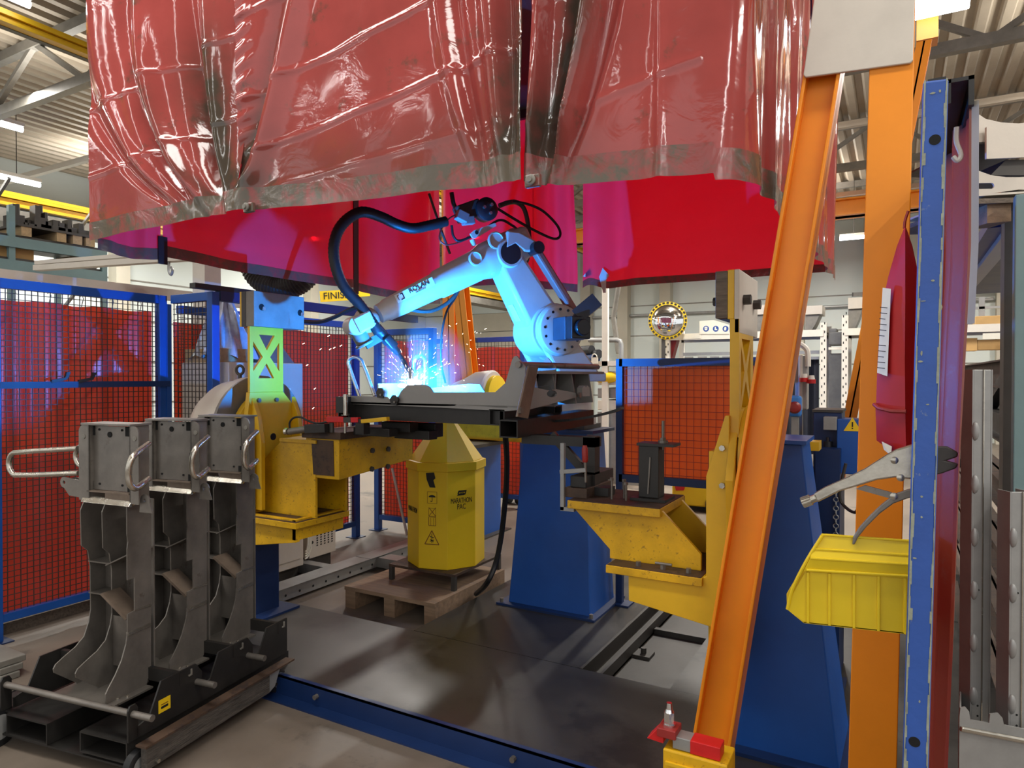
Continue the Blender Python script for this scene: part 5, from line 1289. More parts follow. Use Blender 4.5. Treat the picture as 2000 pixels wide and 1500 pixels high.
red = B_().ball((-.352, .52, .60), .010, 10, (.5, 1, 1.5)); one('paint_dot', red, 'red_paint', 'small red paint dot on the fin of the middle steel part', 'paint mark')
# stacked profiles on the floor at the left edge
for i, (u, v) in enumerate(((-5, 1312), (-5, 1300), (-5, 1287))):
    q = SZ(40, 1322, 0)
    b = MB().box((q.x - .5 - .03 * i, q.y - .09, .001 + .035 * i), (q.x + .0 - .012 * i, q.y + .0 + .02 * i, .034 + .035 * i))
    one('steel_profile', b, 'steel_paint', ('bottom bar of the three grey steel bars on the floor at the left edge', 'middle bar of the three grey steel bars on the floor at the left edge', 'top bar of the three grey steel bars on the floor at the left edge')[i], 'steel bar', 'bars on the floor', bevel=.004)
cable('loose thin cables lying on the floor left of the cart', [SZ(-30, 1375, .006), SZ(10, 1350, .006), SZ(35, 1345, .006), SZ(10, 1362, .006), SZ(-20, 1395, .006), SZ(20, 1385, .006)], 0, .006)
# ---------------------------------------------------------------- chipped blue post with things hung on it
py = 1.62
po = thing('fence_post', 'chipped blue steel post with round holes, closest post at the right', 'post', (.06, py, 0))
q = [SY(1803, 158, py), SY(1853, 152, py), SY(1814, 1500, py), SY(1763, 1500, py)]
n3, n2 = ext(q[0], q[3], 0), ext(q[1], q[2], 0)
MB().hexa([q[0], q[1], n2, n3], [p + V((0, .06, 0)) for p in (q[0], q[1], n2, n3)]).obj('tube', 'blue_worn', po, bevel=.005)
ew = .0045
# bare worn corners
rnd = random.Random(11)
for a, c, s_ in ((q[0], n3, 1), (q[1], n2, -1)):
    b = MB(); n = 90
    for i in range(n):
        t0 = i / n; w0 = rnd.uniform(.0008, ew * (1.7 if rnd.random() < .2 else 1.0)); p0_ = a + (c - a) * t0; p1_ = a + (c - a) * (t0 + 1 / n)
        b.hexa([p0_ + V((s_ * .0015, -.0006, 0)), p0_ + V((s_ * (w0 + .002), -.0006, 0)), p1_ + V((s_ * (w0 + .002), -.0006, 0)), p1_ + V((s_ * .0015, -.0006, 0))], [p0_ + V((s_ * .0015, .001, 0)), p0_ + V((s_ * (w0 + .002), .001, 0)), p1_ + V((s_ * (w0 + .002), .001, 0)), p1_ + V((s_ * .0015, .001, 0))])
    b.obj('worn_edge', 'chip', po)
for u, v in ((1826, 273), (1786, 1449)):
    p = SY(u, v, py); MB().cyl(p + V((0, -.0008, 0)), p + V((0, .001, 0)), .0105, n=20).obj('hole', 'hole', po)
b = MB()
for u, v, a, c in ((1822, 182, 12, 5), (1836, 178, 6, 7), (1797, 706, 12, 5), (1803, 588, 14, 2), (1800, 366, 6, 6), (1822, 548, 8, 5), (1838, 600, 6, 14), (1800, 690, 5, 12), (1812, 790, 8, 3), (1800, 970, 7, 5), (1786, 1090, 10, 4), (1800, 1010, 5, 5), (1796, 1370, 4, 6)):
    p = SY(u, v, py); s_ = p.y / 1333; d = SY(u + 1, v, py).x - p.x
    b.prism([p + V((a * d / 2 * math.cos(k_) * rnd.uniform(.6, 1.1), -.0007, c * d / 2 * math.sin(k_))) for k_ in [i * PI / 4 for i in range(8)]], (0, .001, 0))
b.obj('paint_chip', 'chip', po)
# black bracket and curtain track behind the post
tr = thing('curtain_track', 'black steel curtain track running back from the top of the chipped post', 'track', (.1, 1.9, 2.15))
zt = SY(1875, 170, 1.68).z
xk = SY(1878, 170, 1.68).x
MB().box((xk - .028, 1.68, zt - .03), (xk - .018, 2.9, zt + .02)).box((xk + .012, 1.68, zt - .04), (xk + .022, 2.9, zt + .02)).box((xk - .028, 1.68, zt + .012), (xk + .022, 2.9, zt + .02)).obj('track', 'black_steel', tr)
MB().box((xk - .06, 1.66, zt - .02), (xk - .028, 1.72, zt + .02)).obj('bracket', 'black_steel', tr)
xc_ = SY(1878, 500, 1.7).x
cr = thing('welding_curtain', 'red welding curtain hanging in narrow folds just behind the chipped post', 'curtain', (xc_, 2.2, .3))
zc0 = SY(1880, 330, 1.75).z
ln = SY(1845, 1500, 1.7).x - SY(1885, 200, 1.7).x
EDG = sorted([(SY(u, v, 1.70).z, SY(u, v, 1.70).x) for u, v in ((1893, 180), (1889, 480), (1876, 700), (1866, 900), (1855, 1250), (1845, 1500), (1838, 1700))])
def edge_x(z):
    for (a, x), (b_, y) in zip(EDG, EDG[1:]):
        if z <= b_: return x + (y - x) * max(0, (z - a) / (b_ - a))
    return EDG[-1][1]
def side(s, w):
    z = zt - .03 + (.12 - zt) * w
    return V((edge_x(z) - .02 * s + .010 * math.sin(s * 30) + .006 * math.sin(s * 70 + w * 3) , 1.70 + 1.1 * s, z))
MB().grid(side, 110, 40).obj('sheet', 'pvc_side', cr, smooth=True, recalc=False)
MB().grid(lambda s, w: side(0, w * .22) + V((.004 + .012 * s, -.004 - .01 * s, 0)), 3, 30).obj('edge_strip', 'pale_part', cr, smooth=True, recalc=False)
p = SY(1868, 295, 1.72)
b = MB().tube(spline([p + V((0, 0, .05)), p + V((.0, 0, .02)), p + V((.008, -.003, -.01)), p + V((.002, -.004, -.022)), p + V((-.006, -.003, -.012))], 5), .005, 8); b.obj('hook', 'pale_part', cr, smooth=True)
# locking pliers
ly_ = 1.72
pl = thing('locking_pliers', 'steel locking pliers clamped on the chipped post above the yellow bin', 'pliers', SY(1770, 920, ly_))
H = lambda u, v, d=0: SY(u, v, ly_ + d)
MB().prism([H(u, v) for u, v in ((1588, 965), (1610, 952), (1660, 930), (1690, 915), (1735, 886), (1752, 877), (1782, 868), (1800, 868), (1800, 936), (1775, 936), (1748, 933), (1712, 938), (1690, 945), (1640, 960), (1596, 982))], (0, .014, 0)).obj('handle', 'bright_steel', pl, bevel=.004)
MB().cyl(H(1594, 972, .007), H(1582, 977, .007), .009, n=16).obj('collar', 'bright_steel', pl)
kn = MB(); a0, a1 = H(1584, 976, .007), H(1567, 982, .007); kn.cyl(a0, a1, .0115, n=18)
for i in range(12): ang = i * PI / 6; ax_ = (a1 - a0).normalized(); t_ = ax_.orthogonal().normalized(); w_ = ax_.cross(t_); o_ = (t_ * math.cos(ang) + w_ * math.sin(ang)) * .0115; kn.cyl(a0 + o_, a1 + o_, .0016, n=5)
kn.obj('adjusting_screw', 'bright_steel', pl)
MB().prism([H(u, v, .002) for u, v in ((1664, 1064), (1666, 1050), (1678, 1030), (1700, 1006), (1722, 985), (1748, 965), (1770, 957), (1800, 950), (1800, 968), (1772, 974), (1745, 984), (1718, 1004), (1692, 1030), (1676, 1050), (1669, 1064))], (0, .010, 0)).obj('lever', 'raw_steel', pl, bevel=.003)
MB().prism([H(u, v, .004) for u, v in ((1672, 955), (1690, 948), (1742, 962), (1740, 974))], (0, .006, 0)).obj('link', 'raw_steel', pl)
for u, v in ((1747, 899), (1759, 933), (1746, 969)):
    p = H(u, v, 0); MB().lathe(p, (0, -1, 0), [(0, .008), (.002, .008), (.004, .004)], 14).obj('rivet', 'bright_steel', pl, smooth=True)
MB().prism([H(u, v, .002) for u, v in ((1795, 872), (1850, 872), (1872, 884), (1870, 893), (1848, 900), (1872, 906), (1868, 915), (1840, 925), (1795, 935))], (0, .012, 0)).obj('jaw', 'steel_dark', pl, bevel=.003)
# yellow storage bin
by = 1.73; bd = .15
bn = thing('storage_bin', 'yellow plastic open-front storage bin hung behind the chipped post', 'bin', SY(1670, 1235, by))
Bq = lambda u, v, d=0: SY(u, v, by + d)
side_ = [(1570, 1217), (1537, 1190), (1536, 1160), (1602, 1048), (1612, 1044), (1775, 1058), (1800, 1060), (1800, 1242), (1772, 1239)]
MB().prism([Bq(u, v) for u, v in ((1570, 1217), (1537, 1190), (1541, 1172), (1575, 1112), (1800, 1124), (1800, 1242))], (0, .003, 0)).obj('side_wall', 'bin', bn, bevel=.001)
MB().prism([Bq(u, v, bd) for u, v in side_], (0, .003, 0)).obj('side_wall', 'bin', bn, bevel=.001)
b0 = [Bq(u, v) for u, v in ((1570, 1217), (1800, 1242))]
MB().hexa([b0[0], b0[1], b0[1] + V((0, bd, 0)), b0[0] + V((0, bd, 0))], [p + V((0, 0, .003)) for p in (b0[0], b0[1], b0[1] + V((0, bd, 0)), b0[0] + V((0, bd, 0)))]).obj('bottom', 'bin', bn)
f0, f1 = Bq(1570, 1217), Bq(1537, 1190)
MB().hexa([f0, f0 + V((.003, 0, 0)), f0 + V((.003, bd, 0)), f0 + V((0, bd, 0))], [f1, f1 + V((.003, 0, 0)), f1 + V((.003, bd, 0)), f1 + V((0, bd, 0))]).obj('front_lip', 'bin', bn)
e0_, e1_ = Bq(1800, 1242), Bq(1800, 1062)
MB().box((e0_.x - .003, by, e0_.z), (e0_.x, by + bd, e1_.z)).obj('back_wall', 'bin', bn)
# stepped upper rim, leaning outward
for i, (va, vb, da, db) in enumerate(((1124, 1096, -.006, -.010), (1096, 1078, -.010, -.002), (1078, 1050, -.002, .004))):
    ua = lambda v: 1575 + (1606 - 1575) * (1112 - v) / 66.0
    b = MB(); w_ = 14
    A1, A2 = Bq(ua(va), va - 8, da), Bq(1800, va + 8, da); C1, C2 = Bq(ua(vb), vb - 6, db), Bq(1800, vb + 8, db)
    b.hexa([A1, A2, C2, C1], [p + V((0, .004, 0)) for p in (A1, A2, C2, C1)]); b.obj('rim_step', 'bin', bn, bevel=.001)
    b = MB().bar(C1, C2, .006, .005, Z_); b.obj('rim_edge', 'bin', bn, bevel=.0015)
MB().bar(Bq(1575, 1113, -.007), Bq(1800, 1126, -.007), .008, .006, Z_).obj('rim_edge', 'bin', bn, bevel=.002)
for u in (1578, 1620, 1668, 1716, 1768):
    v0, v1 = 1117 + (u - 1575) * .055, 1216 + (u - 1570) * .115
    MB().bar(Bq(u, v0, -.002), Bq(u, v1, -.002), .006, .006, (0, 1, 0)).obj('rib', 'bin', bn, bevel=.0015)
MB().tube(spline([Bq(1606, 1046, .0), Bq(1575, 1096, -.004), Bq(1548, 1150, -.002), Bq(1538, 1190, 0)], 5), .004, 8).obj('mouth_rim', 'bin', bn, smooth=True)
MB().tube(spline([Bq(1606, 1046, bd), Bq(1575, 1096, bd), Bq(1548, 1150, bd), Bq(1538, 1190, bd)], 5), .004, 8).obj('mouth_rim', 'bin', bn, smooth=True)
# red folded bag
gy2 = 2.25
bg = thing('fire_blanket_bag', 'red folded cover with a paper label, hanging in front of the orange upright', 'cover', SY(1750, 880, gy2))
lev = [(445, 1766, 1768, 1770), (480, 1752, 1768, 1782), (540, 1735, 1768, 1795), (600, 1722, 1768, 1800), (700, 1714, 1767, 1800), (790, 1711, 1768, 1800), (797, 1710, 1768, 1800), (860, 1712, 1769, 1800), (880, 1728, 1770, 1800), (890, 1740, 1768, 1798)]
vs = []; fs = []
for v, a, m_, c in lev:
    vs += [SY(a, v - (8 if v > 870 else 0), gy2), SY((a + m_) / 2, v, gy2 - .03), SY(m_, v - (14 if v > 870 else 0), gy2 - .05), SY(c, v - 20 * (v > 870), gy2), SY((a + c) / 2, v, gy2 + .05)]
n = len(lev)
for i in range(n - 1):
    for k_ in range(5): fs.append((i * 5 + k_, i * 5 + (k_ + 1) % 5, (i + 1) * 5 + (k_ + 1) % 5, (i + 1) * 5 + k_))
fs += [tuple(range(5)), tuple(range((n - 1) * 5, n * 5))]
o = MB().add(vs, fs).obj('cover', 'bag_red', bg, smooth=True)
pk = lambda u, v, d=.036: SY(u, v, gy2 - d)
MB().hexa([pk(1724, 562, .015), pk(1740, 564, .03), pk(1733, 735, .033), pk(1713, 728, .012)], [pk(1724, 562, .018), pk(1740, 564, .033), pk(1733, 735, .036), pk(1713, 728, .015)]).obj('paper_label', 'label_white', bg)
MB().hexa([pk(1722, 862, .02), pk(1742, 872, .034), pk(1740, 890, .034), pk(1726, 878, .02)], [pk(1722, 862, .024), pk(1742, 872, .038), pk(1740, 890, .038), pk(1726, 878, .024)]).obj('paper_label', 'label_white', bg)
b = MB()
for i in range(11):
    v_ = 600 + i * 11 + (8 if i > 5 else 0); b.bar(pk(1719 - i * .55, v_, .026), pk(1733 - i * .5 - (3 if i % 3 == 2 else 0), v_ + 1.5, .035), .0012, .0022, Z_)
b.obj('print', 'ink', bg)
MB().tube([pk(1708, 790, .0), pk(1716, 797, .03), pk(1740, 803, .05), pk(1770, 804, .062)], .006, 8).obj('strap', 'dull_red', bg, smooth=True)
MB().tube(spline([pk(1766, 446, .0), pk(1768, 430, 0), pk(1774, 412, 0)], 5), .004, 6).obj('tie', 'dull_red', bg)
# machine box behind: dark sensor column and blue cover with warning triangle
mb_ = thing('sensor_cabinet', 'dark blue machine column with a grey sensor, behind the locking pliers', 'cabinet', SY(1620, 1200, 3.75))
my = 3.75
a_, c_ = SY(1588, 930, my), SY(1644, 806, my)
MB().box((a_.x, my, DZ), (c_.x, my + .25, c_.z)).obj('column', 'navy', mb_, bevel=.004)
MB().box((a_.x - .005, my - .005, c_.z), (c_.x + .005, my + .26, c_.z + .012)).obj('top_plate', 'steel_dark', mb_)
a2, c2 = SY(1634, 925, my - .06), SY(1692, 820, my - .06)
cv = MB().box((a2.x, my - .06, a2.z), (c2.x + .06, my + .1, c2.z)).obj('cover', 'blue', mb_, bevel=.004)
MB().box((SY(1608, 830, my - .07).x, my - .07, SY(1610, 838, my).z), (a2.x + .0, my - .0, c2.z + .01)).obj('bracket', 'galv', mb_, bevel=.003)
p = SY(1665, 833, my - .061)
tri = lambda s_, d: [V((p.x + s_ * .045 * math.cos(PI / 2 + i * 2 * PI / 3), my - .061 - d, p.z + s_ * .045 * math.sin(PI / 2 + i * 2 * PI / 3))) for i in range(3)]
MB().prism(tri(1.0, 0), (0, -.001, 0)).obj('warning_sign', 'sign_yellow', mb_)
MB().box((p.x - .003, my - .0635, p.z - .002), (p.x + .003, my - .062, p.z + .022)).box((p.x - .003, my - .0635, p.z - .012), (p.x + .003, my - .062, p.z - .006)).obj('warning_mark', 'ink', mb_)
c0_, c1_ = SY(1617, 862, my - .03), SY(1617, 918, my - .03)
MB().cyl(c1_, c0_, .02, n=20).cyl(c0_, c0_ + V((0, 0, .02)), .008).obj('sensor', 'motor_black', mb_, smooth=True)
p = SY(1616, 891, my - .04); MB().box((p.x - .03, my - .055, p.z - .012), (p.x + .035, my, p.z + .014)).obj('sensor_clamp', 'galv', mb_, bevel=.002)
st_ = thing('emergency_stop', 'blue control box with a red push button, left of the dark machine column', 'switch', SY(1553, 815, 3.4))
a_, c_ = SY(1540, 814, 3.4), SY(1564, 773, 3.4)
MB().box((a_.x, 3.4, a_.z), (c_.x, 3.46, c_.z)).obj('box', 'sky_blue', st_, bevel=.012)
p = SY(1552, 796, 3.39); MB().lathe(p + V((0, .01, 0)), (0, -1, 0), [(0, .028), (.02, .028), (.035, .02), (.038, .008)], 20).obj('button', 'dull_red', st_, smooth=True)
MB().box((a_.x + .01, 3.42, 1.3), (a_.x + .04, 3.45, a_.z)).obj('stem', 'galv', st_)
MB().box((a_.x - .06, 3.38, 1.26), (c_.x + .08, 3.5, 1.30)).obj('mount', 'yellow', st_)
pp = thing('bracket_arm', 'dark blue support column standing on the deck behind the yellow bin', 'column', SY(1640, 1228, 3.7))
MB().box((SY(1592, 1000, 3.6).x, 3.6, DZ), (SY(1640, 1000, 3.6).x, 3.72, 1.25)).obj('column', 'navy', pp)
MB().box((SY(1585, 1000, 3.55).x, 3.55, DZ), (SY(1650, 1000, 3.55).x, 3.77, DZ + .012)).obj('foot', 'navy', pp)
b = MB()
zc_ = SY(1633, 950, 3.585)
for i in range(14): b.tube(ring(zc_ - V((0, 0, .021 * i)), .011, X_ if i % 2 else Y_, Z_, 10), .003, 5, True)
one('chain', b, 'galv', 'short steel chain hanging behind the locking pliers', 'chain')
cable('grey cables sagging between the machine column and the orange upright', [SY(1652, 905, 3.4), SY(1640, 960, 3.4), SY(1646, 985, 3.4), SY(1672, 1000, 3.3), SY(1680, 960, 3.3)], 0, .007, 'steel_dark')
# clear panel with plug connectors
cp = thing('utility_panel', 'grey utility panel with two red and white plugs, right of the leaning orange leg', 'panel', SY(1566, 790, 6.0))
uy = 6.0; a_, c_ = SY(1552, 800, uy), SY(1577, 694, uy)
MB().box((a_.x, uy, a_.z), (c_.x, uy + .12, c_.z)).obj('panel', 'galv', cp, bevel=.01)
MB().box((a_.x + .03, uy - .03, a_.z), (a_.x + .06, uy, c_.z)).obj('profile', 'pale_part', cp)
MB().box((a_.x + .04, uy + .02, 0), (c_.x - .04, uy + .1, a_.z)).obj('stand', 'steel_dark', cp)
for u, v in ((1570, 738), (1584, 741)):
    p, q_ = SY(u, v - 8, uy - .05), SY(u, v + 8, uy - .05)
    MB().cyl(p, (p + q_) / 2, .024, .03, n=14).obj('plug', 'white_paint', cp, smooth=True); MB().cyl((p + q_) / 2, q_, .036, .036, n=14).obj('plug_collar', 'red_paint', cp, smooth=True)
MB().tube(spline([SY(u, v, uy) for u, v in ((1552, 668), (1566, 674), (1576, 684), (1578, 700), (1578, 716))], 5), .022, 8).obj('pipe', 'white_paint', cp, smooth=True)
# red holding clamp in the foreground
ky = 1.75
kc = thing('fixture_clamp', 'red painted step clamp with a tall nut, on a yellow stand at the bottom', 'clamp', SY(1340, 1475, ky))
K = lambda u, v, d=0: SY(u, v, ky + d)
ex_ = K(1405, 1470) - K(1345, 1455); ex_.z = 0
zc_ = K(1345, 1455).z
xa_, xb_ = K(1288, 1440).x, K(1406, 1480).x
MB().box((xa_ + .035, ky, zc_ - .02), (xb_, ky + .045, zc_ + .012)).obj('bar', 'galv', kc, bevel=.002)
MB().box((K(1348, 1450).x, ky - .002, zc_ - .021), (xb_ + .001, ky + .047, zc_ + .0135)).obj('painted_end', 'red_paint', kc, bevel=.002)
MB().box((xa_ - .005, ky - .008, zc_ + .005), (xa_ + .045, ky + .05, zc_ + .028)).obj('washer_block', 'dull_red', kc, bevel=.002)
MB().prism([V((xa_ - .035, ky, zc_ - .012)), V((xa_ + .01, ky, zc_ - .015)), V((xa_ + .01, ky, zc_ + .02)), V((xa_ - .008, ky, zc_ + .02))], (0, .04, 0)).obj('nose', 'red_paint', kc, bevel=.002)
nx = V(((xa_ + .02), ky + .02, zc_ + .028))
MB().cyl(nx, nx + V((0, 0, .006)), .017, n=20).cyl(nx + V((0, 0, .006)), nx + V((0, 0, .036)), .0145, n=6).cyl(nx + V((0, 0, .036)), nx + V((0, 0, .044)), .0125, .009, n=16).cyl(nx + V((0, 0, .044)), nx + V((0, 0, .06)), .009, .007, n=16).obj('nut', 'chrome', kc, smooth=True)
ks = thing('fixture_stand', 'yellow scuffed stand under the red clamp at the bottom', 'stand', (xa_ + .06, ky + .04, 0))
MB().box((xa_ + .012, ky - .01, .3), (xb_ + .02, ky + .09, zc_ - .022)).obj('head', 'yellow_worn', ks, bevel=.004)
MB().bar(V((xa_ + .02, ky - .012, zc_ - .055)), V((xb_ + .02, ky - .012, zc_ - .055)), .01, .008, Z_).obj('lip', 'yellow', ks)
MB().box((xa_ + .03, ky + .01, .012), (xb_, ky + .08, .3)).obj('leg', 'yellow_worn', ks)
MB().box((xa_ - .03, ky - .06, 0), (xb_ + .06, ky + .15, .012)).obj('foot', 'yellow_worn', ks)
# ---------------------------------------------------------------- right racks
rx = .45
rk = thing('beam_rack', 'dark rack of rusty H-beams seen past the chipped post', 'rack', (rx, 5, 0))
yA, yB = 3.62, 6.95
def hbeam(b, x, z, h=.12, w=.1, y0=yA, y1=yB):
    b.box((x - w / 2, y0, z - .008), (x + w / 2, y1, z)).box((x - w / 2, y0, z + h - .008), (x + w / 2, y1, z + h)).box((x - .006, y0, z), (x + .006, y1, z + h))
for v in (745, 800, 868, 940, 1010, 1090):
    p = SX(1868, v, rx); b = MB(); hbeam(b, rx, p.z - .0); b.obj('beam', 'rust_plate' if v != 800 else 'black_steel', rk)
MB().box((rx - .05, yB, 0), (rx + .05, yB + .1, 2.6)).obj('post', 'black_steel', rk)
MB().box((rx - .06, yA - .12, 0), (rx + .1, yA, 2.4)).obj('post', 'steel_dark', rk)
gp = thing('rack_upright', 'grey green steel rack upright at the right edge', 'upright', SD(1995, 1000, 2.6))
p = SD(1983, 380, 2.6); MB().box((p.x + .0, p.y, 0), (p.x + .09, p.y + .06, p.z)).obj('upright', 'blue_grey' if 'blue_grey' in MATS else 'cabinet', gp, bevel=.004)
MB().bar(SX(1885, 560, rx), SX(1985, 428, rx), .10, .07, X_).obj('brace', 'galv', rk)
MB().bar(SX(1935, 790, rx - .02), SX(1980, 720, rx - .02), .05, .05, X_).obj('brace', 'black_steel', rk)
a_, c_ = SX(1885, 555, rx), SX(1990, 500, rx)
MB().box((rx - .1, 3.7, 2.26), (rx + 1.0, 6.6, 2.31)).obj('shelf', 'navy', rk)
# stack of pale steel parts near the top right
def arcpart(label, depth, pts, tk=.5):
    q_ = [SD(u, v, depth) for u, v in pts]
    n_ = (_H * -1); o_ = thing('steel_bracket', label, 'steel part', q_[0], 'pale steel parts on the rack')
    return o_, q_
dpt = 2.7
o_, q_ = arcpart('upper pale steel bracket with a curved top, stacked at the top right', dpt, [(1892, 208), (1904, 218), (1925, 232), (1955, 239), (1990, 241), (2030, 236), (2030, 315), (1990, 302), (1927, 310), (1927, 276), (1892, 281)])
hol = [[SD(1906 + 6 * math.cos(a), 254 + 6 * math.sin(a), dpt) for a in [i * PI / 6 for i in range(12)]], [SD(1947 + 3.5 * math.cos(a), 276 + 3.5 * math.sin(a), dpt) for a in [i * PI / 4 for i in range(8)]]]
MB().holed(q_, hol, _H * .008).obj('plate', 'pale_part', o_)
MB().hexa([SD(1927, 248, dpt - .03), SD(2030, 240, dpt - .03), SD(2030, 306, dpt - .03), SD(1927, 310, dpt - .03)], [SD(1927, 248, dpt - .03) + _H * .01, SD(2030, 240, dpt - .03) + _H * .01, SD(2030, 306, dpt - .03) + _H * .01, SD(1927, 310, dpt - .03) + _H * .01]).obj('lap_plate', 'pale_part', o_)
MB().hexa([SD(1892, 281, dpt), SD(2030, 285, dpt), SD(2030, 285, dpt) + _H * .45, SD(1892, 281, dpt) + _H * .45], [p_ + V((0, 0, .008)) for p_ in (SD(1892, 281, dpt), SD(2030, 285, dpt), SD(2030, 285, dpt) + _H * .45, SD(1892, 281, dpt) + _H * .45)]).obj('bottom_plate', 'steel_dark', o_)
o_, q_ = arcpart('lower pale steel bracket with a long slot, stacked at the top right', dpt, [(1893, 325), (1910, 333), (1935, 342), (1965, 346), (1990, 346), (2030, 344), (2030, 372), (1990, 370), (1893, 384)])
hol = [[SD(1925 + (11 if math.cos(a) > 0 else -11) + 6 * math.cos(a), 363 + 6 * math.sin(a), dpt) for a in [i * PI / 8 + .01 for i in range(16)]]]
MB().holed(q_, hol, _H * .008).obj('plate', 'pale_part', o_)
MB().hexa([SD(1893, 384, dpt), SD(2030, 376, dpt), SD(2030, 376, dpt) + _H * .45, SD(1893, 384, dpt) + _H * .45], [p_ + V((0, 0, .008)) for p_ in (SD(1893, 384, dpt), SD(2030, 376, dpt), SD(2030, 376, dpt) + _H * .45, SD(1893, 384, dpt) + _H * .45)]).obj('bottom_plate', 'pale_part', o_)
MB().hexa([SD(1935, 342, dpt), SD(1965, 312, dpt), SD(2030, 312, dpt), SD(2030, 342, dpt)], [p_ + _H * .4 for p_ in (SD(1935, 342, dpt), SD(1965, 312, dpt), SD(2030, 312, dpt), SD(2030, 342, dpt))]).obj('channel', 'steel_dark', o_)
pq = SD(1890, 395, dpt)
pal = thing('pallet', 'dark wooden pallet under the pale brackets at the top right', 'pallet', pq)
MB().hexa([SD(1905, 388, dpt - .02), SD(2030, 384, dpt - .02), SD(2030, 384, dpt - .02) + _H * .6, SD(1905, 388, dpt - .02) + _H * .6], [p_ - V((0, 0, .02)) for p_ in (SD(1905, 388, dpt - .02), SD(2030, 384, dpt - .02), SD(2030, 384, dpt - .02) + _H * .6, SD(1905, 388, dpt - .02) + _H * .6)]).obj('deck', 'wood_old', pal)
MB().hexa([SD(1928, 398, dpt), SD(1975, 396, dpt), SD(1975, 432, dpt), SD(1928, 436, dpt)], [p_ + _H * .12 for p_ in (SD(1928, 398, dpt), SD(1975, 396, dpt), SD(1975, 432, dpt), SD(1928, 436, dpt))]).obj('block', 'wood', pal)
# galvanised posts in a box, nearest
def galv_post(label, u0, u1, v0, v1, d, w2):
    a, c_ = SD(u0, v1, d), SD(u1, v1, d); t_ = SD(u0, v0, d)
    o = thing('sheet_post', label, 'steel part', a, 'embossed galvanised posts')
    w = (c_ - a); w.z = 0; wn = w.normalized(); dp = _H
    zt_, zb_ = t_.z, a.z
    A_ = V((a.x, a.y, zb_)); 
    MB().hexa([A_, A_ + w, A_ + w + dp * .006, A_ + dp * .006], [p_ + V((0, 0, zt_ - zb_)) for p_ in (A_, A_ + w, A_ + w + dp * .006, A_ + dp * .006)]).obj('face', 'galv', o, bevel=.002)
    MB().hexa([A_ + w, A_ + w + wn * .004, A_ + w + wn * .004 + dp * .06, A_ + w + dp * .06], [p_ + V((0, 0, zt_ - zb_)) for p_ in (A_ + w, A_ + w + wn * .004, A_ + w + wn * .004 + dp * .06, A_ + w + dp * .06)]).obj('return_flange', 'galv', o)
    MB().hexa([A_ - wn * .004, A_, A_ + dp * .05, A_ - wn * .004 + dp * .05], [p_ + V((0, 0, zt_ - zb_)) for p_ in (A_ - wn * .004, A_, A_ + dp * .05, A_ - wn * .004 + dp * .05)]).obj('return_flange', 'galv', o)
    MB().bar(A_ + w * .55 - dp * .002, A_ + w * .55 - dp * .002 + V((0, 0, zt_ - zb_)), .003, .003, dp).obj('bead', 'bright_steel', o)
    z = zb_ + .09; b = MB()
    while z < zt_ - .05:
        b.ball(A_ + wn * .004 + V((0, 0, z - zb_)) - dp * .001, .02, 12, (.55, .35, 1.4)); z += .155
    b.objs('embossing', 'galv', o, smooth=True)
    b = MB()
    for dz_ in (.03, .06, .40): b.cyl(A_ + w * .35 + V((0, 0, dz_)) - dp * .001, A_ + w * .35 + V((0, 0, dz_)) + dp * .001, .003, n=8)
    b.objs('hole', 'hole', o)
galv_post('embossed galvanised sheet post standing left in the grey steel box', 1897, 1931, 722, 1418, 2.0, .05)
galv_post('embossed galvanised sheet post at the right edge in the grey steel box', 1972, 2010, 960, 1438, 1.9, .05)
bxp = SD(1877, 1440, 1.85)
gb = thing('steel_box', 'grey bent sheet steel box at the lower right corner', 'box', V((bxp.x, bxp.y, 0)))
ztb = SD(1880, 1418, 1.85).z
f_ = [SD(1874, 1400, 1.85), SD(1876, 1383, 1.85), SD(1886, 1381, 1.85), SD(1893, 1390, 1.85), SD(1895, 1406, 1.85), SD(1932, 1412, 1.85), SD(1934, 1395, 1.85), SD(1950, 1393, 1.85), SD(1958, 1402, 1.85), SD(1961, 1416, 1.85), SD(2040, 1432, 1.85)]
bl, br_ = V((f_[0].x, f_[0].y, .0)), V((f_[-1].x, f_[-1].y, .0))
MB().prism(f_ + [br_, bl], _H * .005).obj('front_sheet', 'galv', gb)
BR_ = V((bl.x, bl.y, 0)).normalized()
MB().prism([V((bl.x, bl.y, 0)), V((bl.x, bl.y, f_[0].z - .02)), V((bl.x, bl.y, f_[0].z - .02)) + BR_ * .35, V((bl.x, bl.y, 0)) + BR_ * .35], _R * .005).obj('side_sheet', 'galv', gb)
MB().bar(f_[0] - V((0, 0, .03)) - _H * .004, f_[-1] - V((0, 0, .03)) - _H * .004, .012, .014).obj('bent_edge', 'bright_steel', gb, bevel=.004)
MB().hexa([V((bl.x, bl.y, 0)), V((br_.x, br_.y, 0)), br_ + _H * .4, bl + _H * .4], [p_ + V((0, 0, .01)) for p_ in (V((bl.x, bl.y, 0)), V((br_.x, br_.y, 0)), br_ + _H * .4, bl + _H * .4)]).obj('bottom', 'galv', gb)
